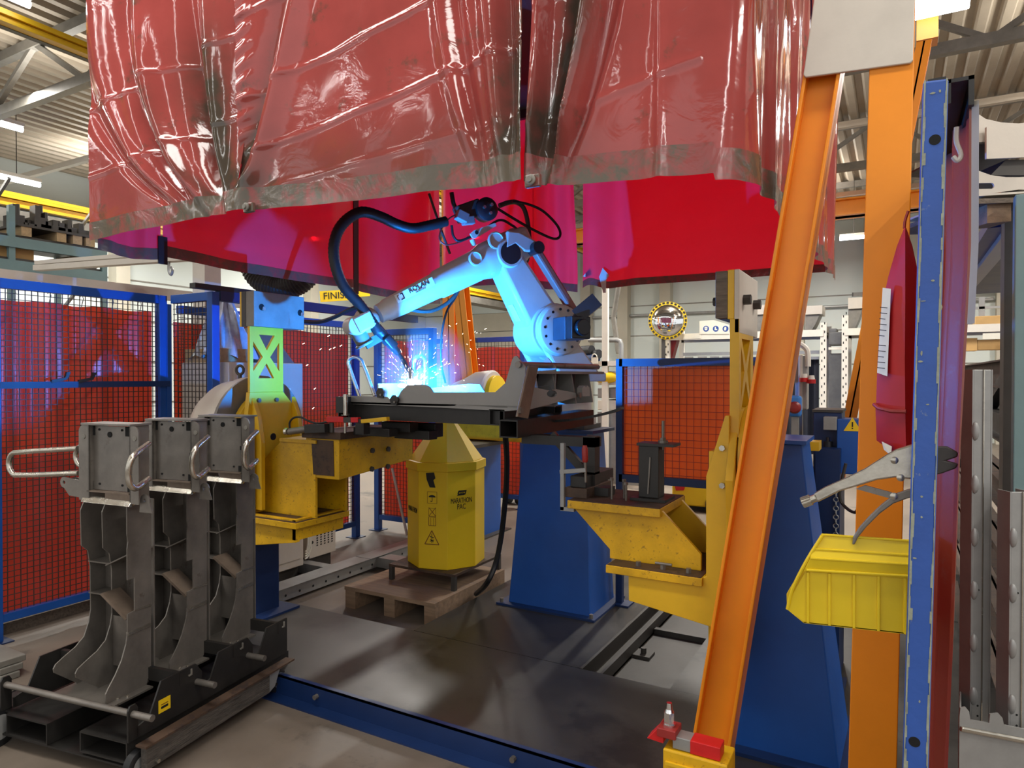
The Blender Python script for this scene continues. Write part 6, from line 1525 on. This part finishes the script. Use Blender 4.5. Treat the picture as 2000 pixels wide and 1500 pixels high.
# rack leg bits on the floor further back
lg = thing('rack_brace', 'dark slanted rack brace and post rising from the floor right of the curtain', 'brace', SZ(1890, 1280, 0))
MB().box((SZ(1893, 1295, 0).x - .02, SZ(1893, 1295, 0).y, 0), (SZ(1893, 1295, 0).x + .03, SZ(1893, 1295, 0).y + .05, 1.0)).obj('post', 'steel_paint', lg)
MB().bar(SZ(1895, 1290, .05), SX(1862, 1140, SZ(1895, 1290, 0).x), .05, .05, X_).obj('brace', 'rust_plate', lg)
cs = thing('castor_trolley', 'low trolley corner with a black castor behind the galvanised posts', 'trolley', SZ(1940, 1285, 0))
q = SZ(1935, 1285, 0); MB().lathe(q + V((0, 0, .06)), (1, 0, 0), [(0, .03), (0, .06), (.03, .06), (.03, .03)], 20).obj('wheel', 'rubber', cs, smooth=True)
MB().box((q.x - .1, q.y - .1, .13), (q.x + .1, q.y + .3, .16)).obj('deck', 'steel_dark', cs)

# ---------------------------------------------------------------- back of the hall
def rack(label, y, us, ztop, beams, u_lab=None, zdeck=True, mat='white_paint'):
    t_ = thing('storage_rack', label, 'rack', SY(us[0], 700, y), None)
    for u in us:
        x = SY(u, 700, y).x
        o = MB().box((x - .05, y, 0), (x + .05, y + .08, ztop)).box((x - .05, y + 1.0, 0), (x + .05, y + 1.08, ztop)).objs('upright', mat, t_)
        b = MB(); z = .2
        while z < ztop: b.box((x - .03, y - .003, z), (x - .015, y - .001, z + .04)).box((x + .012, y - .003, z + .05), (x + .027, y - .001, z + .09)); z += .15
        b.objs('slot', 'hole', o[0])
    xs = sorted(SY(u, 700, y).x for u in us)
    for z in beams:
        MB().box((xs[0], y - .02, z - .06), (xs[-1], y + .03, z + .06)).box((xs[0], y + 1.0, z - .06), (xs[-1], y + 1.05, z + .06)).objs('beam', 'white_paint', t_)
        MB().box((xs[0], y + .03, z + .0), (xs[-1], y + 1.0, z + .03)).obj('deck', 'steel_dark', t_)
    return t_
ry = 13.0
zb1 = SY(1370, 657, ry).z; zt1 = SY(1303, 646, ry).z + .05
t_ = rack('white perforated pallet rack in front of the back wall, left bay', ry, (1303, 1608), zt1, (zb1,))
p = SY(1351, 657, ry - .03); MB().box((p.x - .17, ry - .03, p.z - .045), (p.x + .17, ry - .022, p.z + .045)).obj('label', 'label_white', t_)
t_ = rack('white perforated pallet rack in front of the back wall, right bays', ry - .1, (1650, 1990), zt1 + .1, (zb1, zb1 - 1.3))
p = SY(1950, 656, ry - .13); MB().box((p.x - .2, ry - .13, p.z - .045), (p.x + .2, ry - .122, p.z + .045)).obj('label', 'label_white', t_)
# dark curtained machine under the left bay
dk = thing('curtained_machine', 'machine screened by dark strip curtains under the white rack', 'machine', SY(1500, 720, ry + .2))
a_, c_ = SY(1335, 720, ry + .3), SY(1600, 720, ry + .3)
MB().grid(lambda s, w: V((a_.x + (c_.x - a_.x) * s, ry + .3 + .04 * math.sin(s * 60), 1.75 * (1 - w) + .2)), 80, 4).obj('strip_curtain', 'dark_curtain', dk, recalc=False)
MB().box((a_.x, ry + .25, 2.0), (c_.x, ry + .32, 2.06)).box((a_.x, ry + .22, 1.9), (c_.x, ry + .28, 1.95)).obj('rail', 'galv', dk)
b = MB()
for u in (1345, 1371, 1395, 1419, 1500, 1530): p = SY(u, 686, ry + .2); b.box((p.x - .08, ry + .2, 1.86), (p.x + .08, ry + .24, 1.98))
b.objs('bracket', 'galv', dk)
rb_ = thing('red_sack', 'red folded sheet leaning inside the left end of the white rack', 'sheet', SY(1318, 720, ry + .1))
MB().prism([SY(u, v, ry + .1) for u, v in ((1306, 664), (1322, 664), (1312, 700), (1306, 700))], (0, .2, 0)).obj('sheet', 'dull_red', rb_)
# grey filter unit between the racks
fu = thing('filter_unit', 'dark grey machine column between the two perforated uprights', 'machine', SY(1630, 800, ry))
a_, c_ = SY(1619, 700, ry + .1), SY(1645, 700, ry + .1)
MB().box((a_.x, ry + .1, 0), (c_.x, ry + .5, SY(1630, 690, ry).z)).obj('body', 'grey_plastic', fu)
MB().box((a_.x - .0, ry, SY(1630, 674, ry).z), (c_.x, ry + .5, SY(1630, 648, ry).z)).box((a_.x, ry, SY(1630, 650, ry).z), (SY(1634, 650, ry).x, ry + .4, SY(1625, 641, ry).z)).obj('hood', 'grey_plastic', fu, bevel=.02)
MB().box((a_.x, ry, SY(1630, 683, ry).z), (c_.x, ry + .05, SY(1630, 678, ry).z)).obj('arm', 'white_paint', fu)
# machine parts on the top of the racks
def press(label, u0, u1, v0, v1):
    a_, c_ = SY(u0, v1, ry + .2), SY(u1, v0, ry + .2); h_ = c_.z - zb1 - .06; x0, x1 = a_.x, c_.x
    o = thing('steel_weldment', label, 'steel part', V((x0, ry + .2, zb1 + .06)), 'weldments on the rack')
    MB().box((x0, ry + .2, c_.z - h_ * .35), (x1, ry + .8, c_.z)).obj('head', 'pale_part', o)
    MB().prism([(x0, ry + .25, zb1 + .05), (x0 + (x1 - x0) * .35, ry + .25, zb1 + .05), (x0 + (x1 - x0) * .6, ry + .25, zb1 + .05 + h_ * .3), (x1 - .05, ry + .25, zb1 + .05 + h_ * .65), (x0, ry + .25, zb1 + .05 + h_ * .65)], (0, .5, 0)).obj('body', 'steel_paint', o)
press('grey curved weldment on the white rack, just right of the leaning orange leg', 1572, 1606, 596, 655)
press('grey curved weldment on the white rack, beside the orange upright', 1656, 1690, 580, 655)
press('grey weldment on the white rack, left of the leaning orange leg', 1472, 1500, 595, 655)
# cardboard box
bxo = thing('cardboard_box', 'brown cardboard box on the far white rack at the right', 'box', SY(1940, 648, ry))
a_, c_ = SY(1905, 648, ry + .1), SY(1982, 615, ry + .1)
MB().box((a_.x, ry + .1, zb1 + .06), (c_.x, ry + .8, c_.z)).obj('box', 'cardboard', bxo, bevel=.01)
pt_ = thing('post_frame', 'pale steel post frame rising beside the cardboard box', 'frame', SY(1918, 650, ry - .2))
for u in (1894, 1918): p = SY(u, 580, ry + .6); MB().box((p.x - .04, ry + .6, zb1 + .06), (p.x + .04, ry + .66, p.z)).obj('post', 'galv', pt_)
p0_, p1_ = SY(1884, 600, ry + .6), SY(1985, 600, ry + .6); MB().box((p0_.x, ry + .6, p0_.z - .04), (p1_.x, ry + .65, p0_.z)).obj('rail', 'galv', pt_)
for i, (u, v, w_, h_) in enumerate(((1890, 672, .14, .10), (1942, 672, .2, .08), (1885, 735, .14, .16), (1897, 737, .08, .12), (1886, 900, .3, .25))):
    p = SY(u, v, ry - .05); zb_ = (zb1 - 1.3 + .06) if v > 700 else zb1 - .35
    o = MB().box((p.x - w_, ry + .1, p.z - h_), (p.x + w_, ry + .5, p.z + h_))
    one('carton', o, 'cardboard', ('small carton below the cardboard box, left one', 'small flat carton below the cardboard box, right one', 'brown carton on the lower shelf between rack beams', 'narrow yellowish carton beside the brown one on the lower shelf', 'pale carton low down behind the rusty H-beams')[i], 'box', 'cartons on the far rack')
# cable ladder on the back wall
cl = thing('cable_ladder', 'long grey cable ladder crossing the back wall', 'cable ladder', SY(1700, 572, WB - .4))
z0 = SY(1620, 574, WB - .4).z
MB().box((-1, WB - .42, z0 - .1), (6, WB - .38, z0 + .0)).obj('rail', 'steel_paint', cl)
b = MB()
for i in range(24): b.box((-1 + i * .3, WB - .43, z0 - .1), (-1 + i * .3 + .03, WB - .37, z0))
b.obj('rungs', 'steel_dark', cl)
pp_ = thing('wall_pipe', 'thin grey pipe running along the back wall behind the mirror', 'pipe', SY(1360, 611, WB - .1))
z1 = SY(1360, 611, WB - .1).z; MB().cyl((SY(1000, 611, WB - .1).x, WB - .1, z1), (2, WB - .1, z1), .04, n=10).obj('pipe', 'galv', pp_)
# convex safety mirror
my_ = 12.6
mc = SY(1304, 626, my_)
mr_ = thing('safety_mirror', 'round convex safety mirror with a yellow and black dashed rim', 'mirror', V((mc.x, my_, 0)))
R = abs(SY(1341, 626, my_).x - SY(1268, 626, my_).x) / 2
nv = (CAM - mc); nv.z = 0; nv = nv.normalized(); sx_ = V((-nv.y, nv.x, 0))
MB().lathe(mc - nv * .05, nv, [(0, R), (.03, R), (.045, R * .93), (.05, R * .84)], 48).obj('rim', 'sign_yellow', mr_, smooth=True)
MB().lathe(mc - nv * .02, nv, [(0, R * .85)] + [(.02 + .09 * math.cos(a), R * .84 * math.sin(a)) for a in [PI / 2 - i * PI / 20 for i in range(11)]], 40).obj('glass', 'mirror', mr_, smooth=True)
b = MB()
for i in range(28):
    a = 2 * PI * i / 28; c0_ = mc + (sx_ * math.cos(a) + Z_ * math.sin(a)) * R * .93 + nv * .0; tg = -sx_ * math.sin(a) + Z_ * math.cos(a)
    b.bar(c0_ - tg * .022, c0_ + tg * .022, R * .09, .02, nv)
b.obj('rim_marks', 'ink', mr_)
p = SY(1296, 700, my_ + .1); MB().box((p.x - .03, my_ + .06, 0), (p.x + .03, my_ + .12, mc.z)).obj('pole', 'steel_dark', mr_)
# mandatory sign
sg = thing('safety_sign', 'white sign with three round blue safety symbols on the far rack', 'sign', SY(1400, 640, ry - .05))
a_, c_ = SY(1366, 651, ry - .05), SY(1440, 626, ry - .05)
MB().prism([SY(u, v, ry - .05) for u, v in ((1366, 652), (1366, 627), (1394, 625), (1424, 634), (1424, 652))], (0, .01, 0)).obj('board', 'label_white', sg)
for i, u in enumerate((1379, 1398, 1417)):
    p = SY(u, 642, ry - .052); r_ = abs(SY(u + 7, 642, ry).x - p.x)
    d = MB().cyl(p, p + V((0, -.004, 0)), r_, n=24).obj('disc', 'sign_blue', sg)
    b = MB(); f = lambda pts: b.prism([p + V((x * r_, -.005, z * r_)) for x, z in pts], (0, -.003, 0))
    if i == 0: f([(-.5, -.2), (-.55, .1), (-.2, .1), (.2, .1), (.55, .1), (.5, -.2), (.3, -.55), (-.3, -.55)]); f([(-.55, .25), (.55, .25), (.5, .5), (0, .7), (-.5, .5)])
    elif i == 1: f([(-.3, .6), (.1, .6), (.1, 0), (.5, -.2), (.5, -.5), (-.4, -.5)])
    else: f([(-.4, -.6), (.2, -.6), (.3, 0), (.2, .6), (-.3, .5), (-.5, 0)])
    b.obj('pictogram', 'label_white', d)
# white pallet frame with machine behind the robot
ty = 9.5
wf = thing('white_frame', 'white steel post frame with grey trays, left of the orange screen', 'frame', SY(1181, 830, ty))
x = SY(1181, 700, ty).x
MB().box((x - .045, ty, 0), (x + .045, ty + .06, SY(1181, 560, ty).z)).obj('post', 'white_paint', wf)
z = SY(1181, 710, ty).z; x0, x1 = SY(1150, 710, ty).x, SY(1300, 710, ty).x
MB().box((x0, ty, z - .035), (x1, ty + .06, z + .035)).obj('rail', 'white_paint', wf)
MB().box((x0, ty + .06, z - .03), (x1, ty + 1.0, z)).obj('deck', 'steel_dark', wf)
for i, (v0, v1, dm) in enumerate(((725, 752, 'white_paint'), (758, 778, 'galv'), (782, 802, 'white_paint'))):
    zz0, zz1 = SY(1180, v1, ty).z, SY(1180, v0, ty).z
    MB().box((x0 + .1, ty + .1, zz0), (x1 - .35, ty + .8, zz1)).obj('tray', dm, wf, bevel=.01)
MB().box((x0 + .1, ty + .1, 0), (x1 - .35, ty + .8, SY(1180, 806, ty).z)).obj('cabinet', 'galv', wf)
o = thing('rounded_cover', 'yellow rounded cover lying on the trays of the white frame', 'cover', SY(1185, 740, ty))
p = SY(1183, 737, ty + .05); MB().ball(p, .15, 16, (1.4, .5, .6)).obj('cover', 'sign_yellow', o, smooth=True)
o = thing('padlock', 'white padlock shaped tag hanging on the white frame rail', 'tag', SY(1161, 705, ty - .05))
p = SY(1161, 702, ty - .03); MB().box((p.x - .05, ty - .03, p.z - .06), (p.x + .05, ty - .01, p.z + .03)).tube([p + V((.04 * math.cos(a), 0, .03 + .05 * math.sin(a))) for a in [i * PI / 8 for i in range(9)]], .008, 6).obj('tag', 'white_paint', o)
o = thing('motor_parts', 'dark blue and black motor parts lying on top of the white frame', 'motor', SY(1160, 700, ty + .3))
for u, v, r_ in ((1149, 684, .07), (1163, 692, .07), (1158, 700, .08)):
    p = SY(u, v, ty + .3); MB().cyl(p - V((.1, 0, 0)), p + V((.1, -.1, 0)), r_, n=16).obj('motor', 'navy' if v > 695 else 'motor_black', o, smooth=True)
o = thing('bent_pipe', 'grey pipe bent down to the white frame beside the orange screen', 'pipe', SY(1212, 700, 10.2))
MB().tube([SY(u, v, 10.2) for u, v in ((1150, 664), (1205, 664), (1211, 666), (1213, 672), (1213, 705))], .04, 10).obj('pipe', 'galv', o, smooth=True)
o = thing('wall_brace', 'slanted dark pipe against the wall right of the white post', 'pipe', SY(1200, 690, 14))
MB().cyl(SY(1208, 560, 14), SY(1198, 620, 14), .06, n=8).cyl(SY(1198, 620, 14), SY(1208, 690, 14), .06, n=8).obj('pipe', 'steel_paint', o)
# rear positioner station
o = thing('gear_motor', 'far grey gear motor with a yellow ring behind the workpiece', 'motor', SY(950, 765, 6.6))
p = SY(962, 768, 6.6); MB().lathe(p + V((-.5, 0, 0)), (1, 0, 0), [(0, .12), (.15, .17), (.3, .24), (.5, .26), (.52, .24)], 32).obj('housing', 'cabinet', o, smooth=True)
MB().lathe(p + V((.02, 0, 0)), (1, 0, 0), [(0, .2), (.05, .2), (.06, .12)], 32).obj('ring', 'sign_yellow', o, smooth=True)
o = thing('rear_beam', 'yellow box beam of the rear positioner, behind the drum hood', 'beam', SY(950, 850, 5.9))
q = [SY(u, v, 5.9) for u, v in ((885, 822), (1040, 834), (1040, 866), (900, 856))]
MB().prism(q, (0, .2, 0)).obj('beam', 'yellow_worn', o, bevel=.004)
o = thing('pedestal', 'blue pedestal of the rear positioner, right behind the yellow drum', 'pedestal', (-3.9, 5.7, 0))
p = SY(972, 1038, 6.1)
MB().box((-3.92, 5.3, 0), (-3.57, 6.1, SX(960, 868, -3.57).z)).obj('body', 'blue', o, bevel=.005)
MB().box((-3.96, 5.22, 0), (-3.50, 6.2, .015)).obj('base_plate', 'steel_dark', o)
MB().box((-3.94, 5.25, SX(960, 868, -3.57).z), (-3.5, 6.15, SX(960, 862, -3.57).z)).obj('top_plate', 'steel_dark', o)
# yellow carts further back
def ycart(label, u0, u1, v0, v1, vf, g_):
    f0 = SZ((u0 + u1) / 2, vf, 0); y = f0.y; a_, c_ = SY(u0, v1, y), SY(u1, v0, y)
    o = thing('yellow_cart', label, 'cart', V((a_.x, y, 0)), g_)
    MB().box((a_.x, y, a_.z), (c_.x, y + .7, c_.z)).obj('body', 'sign_yellow', o, bevel=.02)
    for xx in (a_.x + .08, c_.x - .12): MB().cyl((xx, y + .05, .09), (xx + .05, y + .05, .09), .09, n=18).obj('castor', 'rubber', o, smooth=True)
    MB().box((a_.x + .05, y + .03, .17), (c_.x - .05, y + .65, a_.z)).obj('chassis', 'steel_dark', o)
    return o, a_, c_, y
o, a_, c_, y = ycart('yellow wheeled machine base under the orange screen', 1312, 1400, 942, 985, 1000, None)
p = SY(1328, 945, y - .02); MB().prism([SY(u, v, y - .02) for u, v in ((1316, 940), (1340, 940), (1335, 958), (1320, 958))], (0, .02, 0)).obj('red_panel', 'red_paint', o)
o, a_, c_, y = ycart('yellow wheeled tray seen between the black conduit and the robot pedestal', 976, 1024, 895, 945, 985, None)
pa = thing('steel_scrap', 'grey sheet parts lying on the yellow tray behind the conduit', 'steel part', V((a_.x, y, c_.z)))
MB().hexa([V((a_.x + .05, y + .1, c_.z)), V((c_.x - .05, y + .1, c_.z)), V((c_.x - .05, y + .6, c_.z)), V((a_.x + .05, y + .6, c_.z))], [V((a_.x + .15, y + .1, c_.z + .15)), V((c_.x - .15, y + .1, c_.z + .2)), V((c_.x - .15, y + .5, c_.z + .2)), V((a_.x + .15, y + .5, c_.z + .15))]).obj('part', 'pale_part', pa)
# corrugated black duct under the left curtain
du = thing('exhaust_duct', 'thick black corrugated exhaust duct behind the left curtain hem', 'duct', SD(560, 540, 6.8))
pts = spline([SD(486, 505, 6.9), SD(505, 540, 6.9), SD(540, 560, 6.85), SD(575, 555, 6.8), SD(600, 535, 6.8), SD(606, 500, 6.9)], 14)
MB().tube(pts, [.115 + .012 * (i % 2) for i in range(len(pts))], 20).obj('duct', 'rubber_rib', du, smooth=False)
# finishing sign
fs_ = thing('hanging_sign', 'yellow sign with black capital letters hanging far behind, left of the dress hose', 'sign', SD(672, 578, 11))
sc = SD(672, 579, 11); sn = _H * -1
q = [SD(u, v, 11) for u, v in ((624, 569), (686, 565), (687, 586), (626, 590))]
ux = (q[1] - q[0]); MB().prism(q, _H * .02).obj('board', 'sign_yellow', fs_)
text(fs_, 'lettering', 'FINISH', 'ink', (q[0] + q[3]) / 2 + ux * .10 - _H * .004, ux, Z_, .155, 'LEFT')
o = thing('hanging_sign', 'small yellow rounded tag right of the lettered yellow sign', 'sign', SD(713, 570, 11))
MB().prism([SD(u, v, 11) for u, v in ((698, 565), (704, 562), (718, 561), (723, 566), (722, 578), (698, 580))], _H * .02).obj('board', 'sign_yellow', o)
# ---------------------------------------------------------------- left: pallet rack, crane rails, jib
lx = -8.2
lr = thing('storage_rack', 'grey blue pallet rack along the left wall above the fence', 'rack', V((lx, 5, 0)))
yu = [SX(19, 450, lx).y, SX(200, 540, lx).y]
for y in yu:
    z = SX(19, 402, lx).z
    MB().box((lx, y - .03, 0), (lx + .05, y + .03, z)).box((lx - 1.0, y - .03, 0), (lx - .95, y + .03, z)).objs('upright', 'blue_grey', lr)
    b = MB(); zz = .3
    while zz < z - .1: b.bar((lx - .92, y, zz), (lx, y, zz + .6), .03, .03, Y_); zz += .7
    b.obj('bracing', 'galv', lr)
for v, d in ((475, 0), (520, 0)):
    z = SX(30, v, lx).z
    MB().box((lx + .02, yu[0] - 3, z - .055), (lx + .07, yu[1], z + .055)).obj('beam', 'blue_grey', lr)
    MB().box((lx - .95, yu[0] - 3, z + .055), (lx + .02, yu[1], z + .085)).obj('deck', 'steel_dark', lr)
z = SX(30, 475, lx).z + .085
pl_ = thing('pallet', 'long pallet of steel fixtures on the upper shelf of the left rack', 'pallet', V((lx - .5, yu[0] + 1, z)))
pe = SX(178, 485, lx).y; pb = SX(30, 470, lx).y
MB().box((lx - .8, pb, z + .1), (lx + .05, pe, z + .125)).obj('deck', 'steel_dark', pl_)
for f in (.05, .5, .72, .9): y = pb + (pe - pb) * f; MB().box((lx - .75, y, z), (lx + .04, y + .1, z + .1)).obj('block', 'wood_pale', pl_)
rnd = random.Random(9)
fz = z + .125
for i, (u, h_, w_) in enumerate(((34, .30, .12), (56, .13, .05), (64, .12, .09), (77, .34, .14), (90, .16, .12), (99, .26, .06), (112, .18, .14), (124, .16, .14), (142, .22, .1), (163, .2, .12))):
    y = SX(u, 460, lx).y
    b = MB().box((lx - .3, y, fz), (lx - .1, y + w_, fz + h_ * .4)).box((lx - .26, y + w_ * .2, fz + h_ * .35), (lx - .14, y + w_ * .6, fz + h_ * .8)).cyl((lx - .2, y + w_ * .8, fz + h_ * .4), (lx - .2, y + w_ * .8, fz + h_ * .85), .02)
    lab = ['steel fixture at the near end of the left rack pallet, beside the upright', 'short peg shaped fixture, second along the left rack pallet', 'small bent fixture, third along the left rack pallet', 'tallest tower shaped fixture on the left rack pallet', 'box shaped fixture right of the tower on the left rack pallet',
           'slim post shaped fixture right of the box on the left rack pallet', 'blocky fixture in the middle of the left rack pallet', 'blocky fixture, fourth from the curtain on the left rack pallet', 'fixture third from the curtain on the left rack pallet', 'fixture closest to the curtain on the left rack pallet'][i]
    one('steel_fixture', b, 'steel_dark', lab, 'fixture', 'fixtures on the left rack')
z2 = SX(30, 520, lx).z + .085
p2 = thing('pallet', 'wooden pallet with a yellow item on the lower shelf of the left rack', 'pallet', V((lx - .5, yu[1] - 1, z2)))
y2 = SX(150, 540, lx).y
MB().box((lx - .8, y2, z2 + .1), (lx + .05, yu[1] - .1, z2 + .13)).obj('deck', 'wood_pale', p2)
for k_ in range(3): y = y2 + (yu[1] - .3 - y2) * k_ / 2; MB().box((lx - .75, y, z2), (lx + .04, y + .12, z2 + .1)).obj('block', 'wood_pale', p2)
one('yellow_carton', MB().box((lx - .3, y2 + .3, z2 + .13), (lx - .05, y2 + .6, z2 + .2)), 'sign_yellow', 'small yellow box on the lower pallet of the left rack', 'box')
p3 = SX(10, 520, lx); one('carton', MB().box((lx - .5, p3.y - .3, z2), (lx - .05, p3.y + .3, z2 + .22)), 'cardboard', 'cardboard box at the left edge on the lower rack shelf', 'box')
def rail_(label, x, v_top, v_bot, mat, nm='crane_rail'):
    a_, c_ = SX(0, v_top, x).z, SX(0, v_bot, x).z
    t_ = thing(nm, label, 'crane rail', V((x, 5, c_)))
    n_ = 4; h_ = (a_ - c_) / n_
    for i in range(n_): MB().box((x - .05, -4, c_ + i * h_ + h_ * .12), (x + (.02 if i % 2 else .05), 19, c_ + (i + 1) * h_ - h_ * .06)).obj('conductor', mat, t_)
    MB().box((x - .12, -4, c_), (x - .05, 19, a_)).obj('back', 'steel_dark', t_)
rail_('yellow ribbed crane rail high up at the left', -7.2, 14, 44, 'orange_yellow' if 'orange_yellow' in MATS else 'yellow')
rail_('yellow ribbed crane rail above the left pallet rack', -9.6, 370, 400, 'yellow')
gz = SX(0, 408, -9.6).z
one('crane_girder', MB().box((-9.9, -4, gz - .16), (-9.5, 19, gz)), 'steel_paint', 'grey steel girder right under the lower yellow crane rail', 'girder')
jb = thing('jib_beam', 'grey tube beam crossing above the left fence with a small hook', 'beam', SD(225, 512, 7))
A, Bb = SD(72, 524, 6.5), SD(376, 503, 5.9)
MB().bar(A, Bb, .08, .05).bar(A + V((0, 0, .05)), Bb + V((0, 0, .06)), .05, .035).obj('beam', 'pale_part', jb)
hk = A + (Bb - A) * .86
MB().tube(spline([hk + V((0, 0, -.02)), hk + V((0, 0, -.1)), hk + V((.03, 0, -.14)), hk + V((.05, .0, -.1)), hk + V((.03, 0, -.07))], 5), .012, 6).obj('hook', 'galv', jb, smooth=True)
MB().box((Bb.x, Bb.y, 0), (Bb.x + .16, Bb.y + .16, Bb.z + .08)).obj('post', 'pale_part', jb)
q0 = SX(0, 530, -6.3); one('wall_rail', MB().box((-6.36, q0.y - 2, q0.z - .09), (-6.28, 6, q0.z + .02)), 'pale_part', 'long pale rail running back just above the left fence', 'rail')
# crane girder at the right
og = thing('crane_bridge', 'orange crane bridge girder far behind the orange upright', 'crane', SY(1660, 404, 13.5))
z0_, z1_ = SY(1660, 423, 13.5).z, SY(1660, 390, 13.5).z
MB().box((-6, 13.4, z0_), (10, 13.6, z1_)).box((-6, 13.3, z0_), (10, 13.7, z0_ + .03)).box((-6, 13.3, z1_ - .03), (10, 13.7, z1_)).obj('girder', 'orange', og)
for x_ in (-5.5, 9.0): MB().box((x_, 13.45, z1_), (x_ + .1, 13.55, 5.7)).obj('hanger', 'orange', og)
o2 = thing('crane_girder', 'orange crane girder under the roof at the top right', 'crane', SY(1808, 60, 7.3))
p = SY(1790, 80, 7.3); p2_ = SY(1828, 38, 7.3)
MB().box((p.x, 7.3, p.z), (p2_.x + .02, 7.5, 5.7)).obj('girder', 'orange', o2)

# ---------------------------------------------------------------- lamps and added fill lights
def tube(label, a, b_, r=.035):
    a, b_ = V(a), V(b_); t_ = thing('tube_light', label, 'lamp', (a + b_) / 2, 'tube lights')
    MB().cyl(a, b_, r, n=10).obj('tube', 'tube_glow', t_, smooth=True)
    MB().bar(a + V((0, 0, .06)), b_ + V((0, 0, .06)), .12, .05).obj('housing', 'white_paint', t_)
    for f_ in (.2, .8): p_ = a + (b_ - a) * f_; MB().cyl((p_.x, p_.y, p_.z + .085), (p_.x, p_.y, 5.7), .006, n=6).obj('hanger', 'steel_dark', t_)
    return t_
def xtube(label, u, v, x, L=1.5):
    p = SX(u, v, x); tube(label, (x, p.y - L, p.z), (x, p.y, p.z))
xtube('fluorescent tube light at the top left corner', 58, 10, -7.0); xtube('fluorescent tube light at the left edge below the first truss', 44, 254, -10.5); xtube('fluorescent tube light above the left pallet rack', 78, 362, -11.5, 1.6)
p = SY(1640, 467, 15.5); tube('fluorescent tube light far back between the orange legs', (p.x, 15.5, p.z), (p.x + 1.3, 15.5, p.z))
p = SY(1800, 8, 7.0); tube('fluorescent tube light at the top right beside the orange girder', (p.x - .1, 7.0, p.z), (p.x + .35, 7.0, p.z), .12)
def area(loc, sx, sy, pw, col=(1, .965, .9), rot=(0, 0, 0)):
    l = bpy.data.lights.new('hall_lamp_fill', 'AREA'); l.shape = 'RECTANGLE'; l.size = sx; l.size_y = sy; l.energy = pw; l.color = col
    o = bpy.data.objects.new('hall_lamp_fill', l); COL.objects.link(o); o.location = loc; o.rotation_euler = rot; return o
PW = 2.6
for x, y, p_ in ((-12.4, 2.5, 100), (-12.4, 7.5, 100), (-12.4, 12.5, 90), (-9.0, 4.5, 40), (4.2, 1.5, 60), (-6.5, 8.5, 110), (-2, 9.5, 110), (2, 9.0, 70), (-9, 14, 90), (-2, 15, 110), (3.5, 15, 90), (2.5, 4.5, 60)):
    area((x, y, 5.0), .12, 1.5, p_ * PW); area((x, y, 5.06), .3, 1.5, p_ * (.2 if x < -8 else .42) * PW, rot=(PI, 0, 0))  # upward copies added to brighten the ceiling
area((-2.2, .95, 5.2), 7.5, .5, 180)  # wide unseen fill, added for more light on the front
# unseen lamp rows behind the viewer, added to streak the curtain folds
for x_, p_ in ((2.4, 130), (6.5, 130), (-8.6, 80), (-16, 120)): area((x_, -3.4, 4.6), .07, 6.0, p_, (1, .98, .95))
for x_, p_ in ((-3.4, 26), (-6.4, 36), (-11.5, 50)): area((x_, -1.2, 5.4), .05, 5.0, p_, (1, .98, .95))
L = bpy.data.lights.new('arc_light', 'POINT'); L.energy = 400; L.color = (.012, .26, 1.0); L.shadow_soft_size = .008
lo_ = bpy.data.objects.new('arc_light', L); COL.objects.link(lo_); lo_.location = ARC + V((0, .02, .018))
Wd = bpy.data.worlds.new('world'); S.world = Wd; Wd.use_nodes = True
bgn = Wd.node_tree.nodes['Background']; bgn.inputs[0].default_value = (.97, .97, .96, 1); bgn.inputs[1].default_value = 1.0
S.view_settings.view_transform = 'Standard'; S.view_settings.look = 'None'; S.view_settings.exposure = 0.06; S.view_settings.gamma = 1.0; S.view_settings.use_curve_mapping = False
S.cycles.max_bounces = 8; S.cycles.transparent_max_bounces = 12; S.cycles.caustics_reflective = False; S.cycles.caustics_refractive = False
S.cycles.sample_clamp_indirect = 6.0
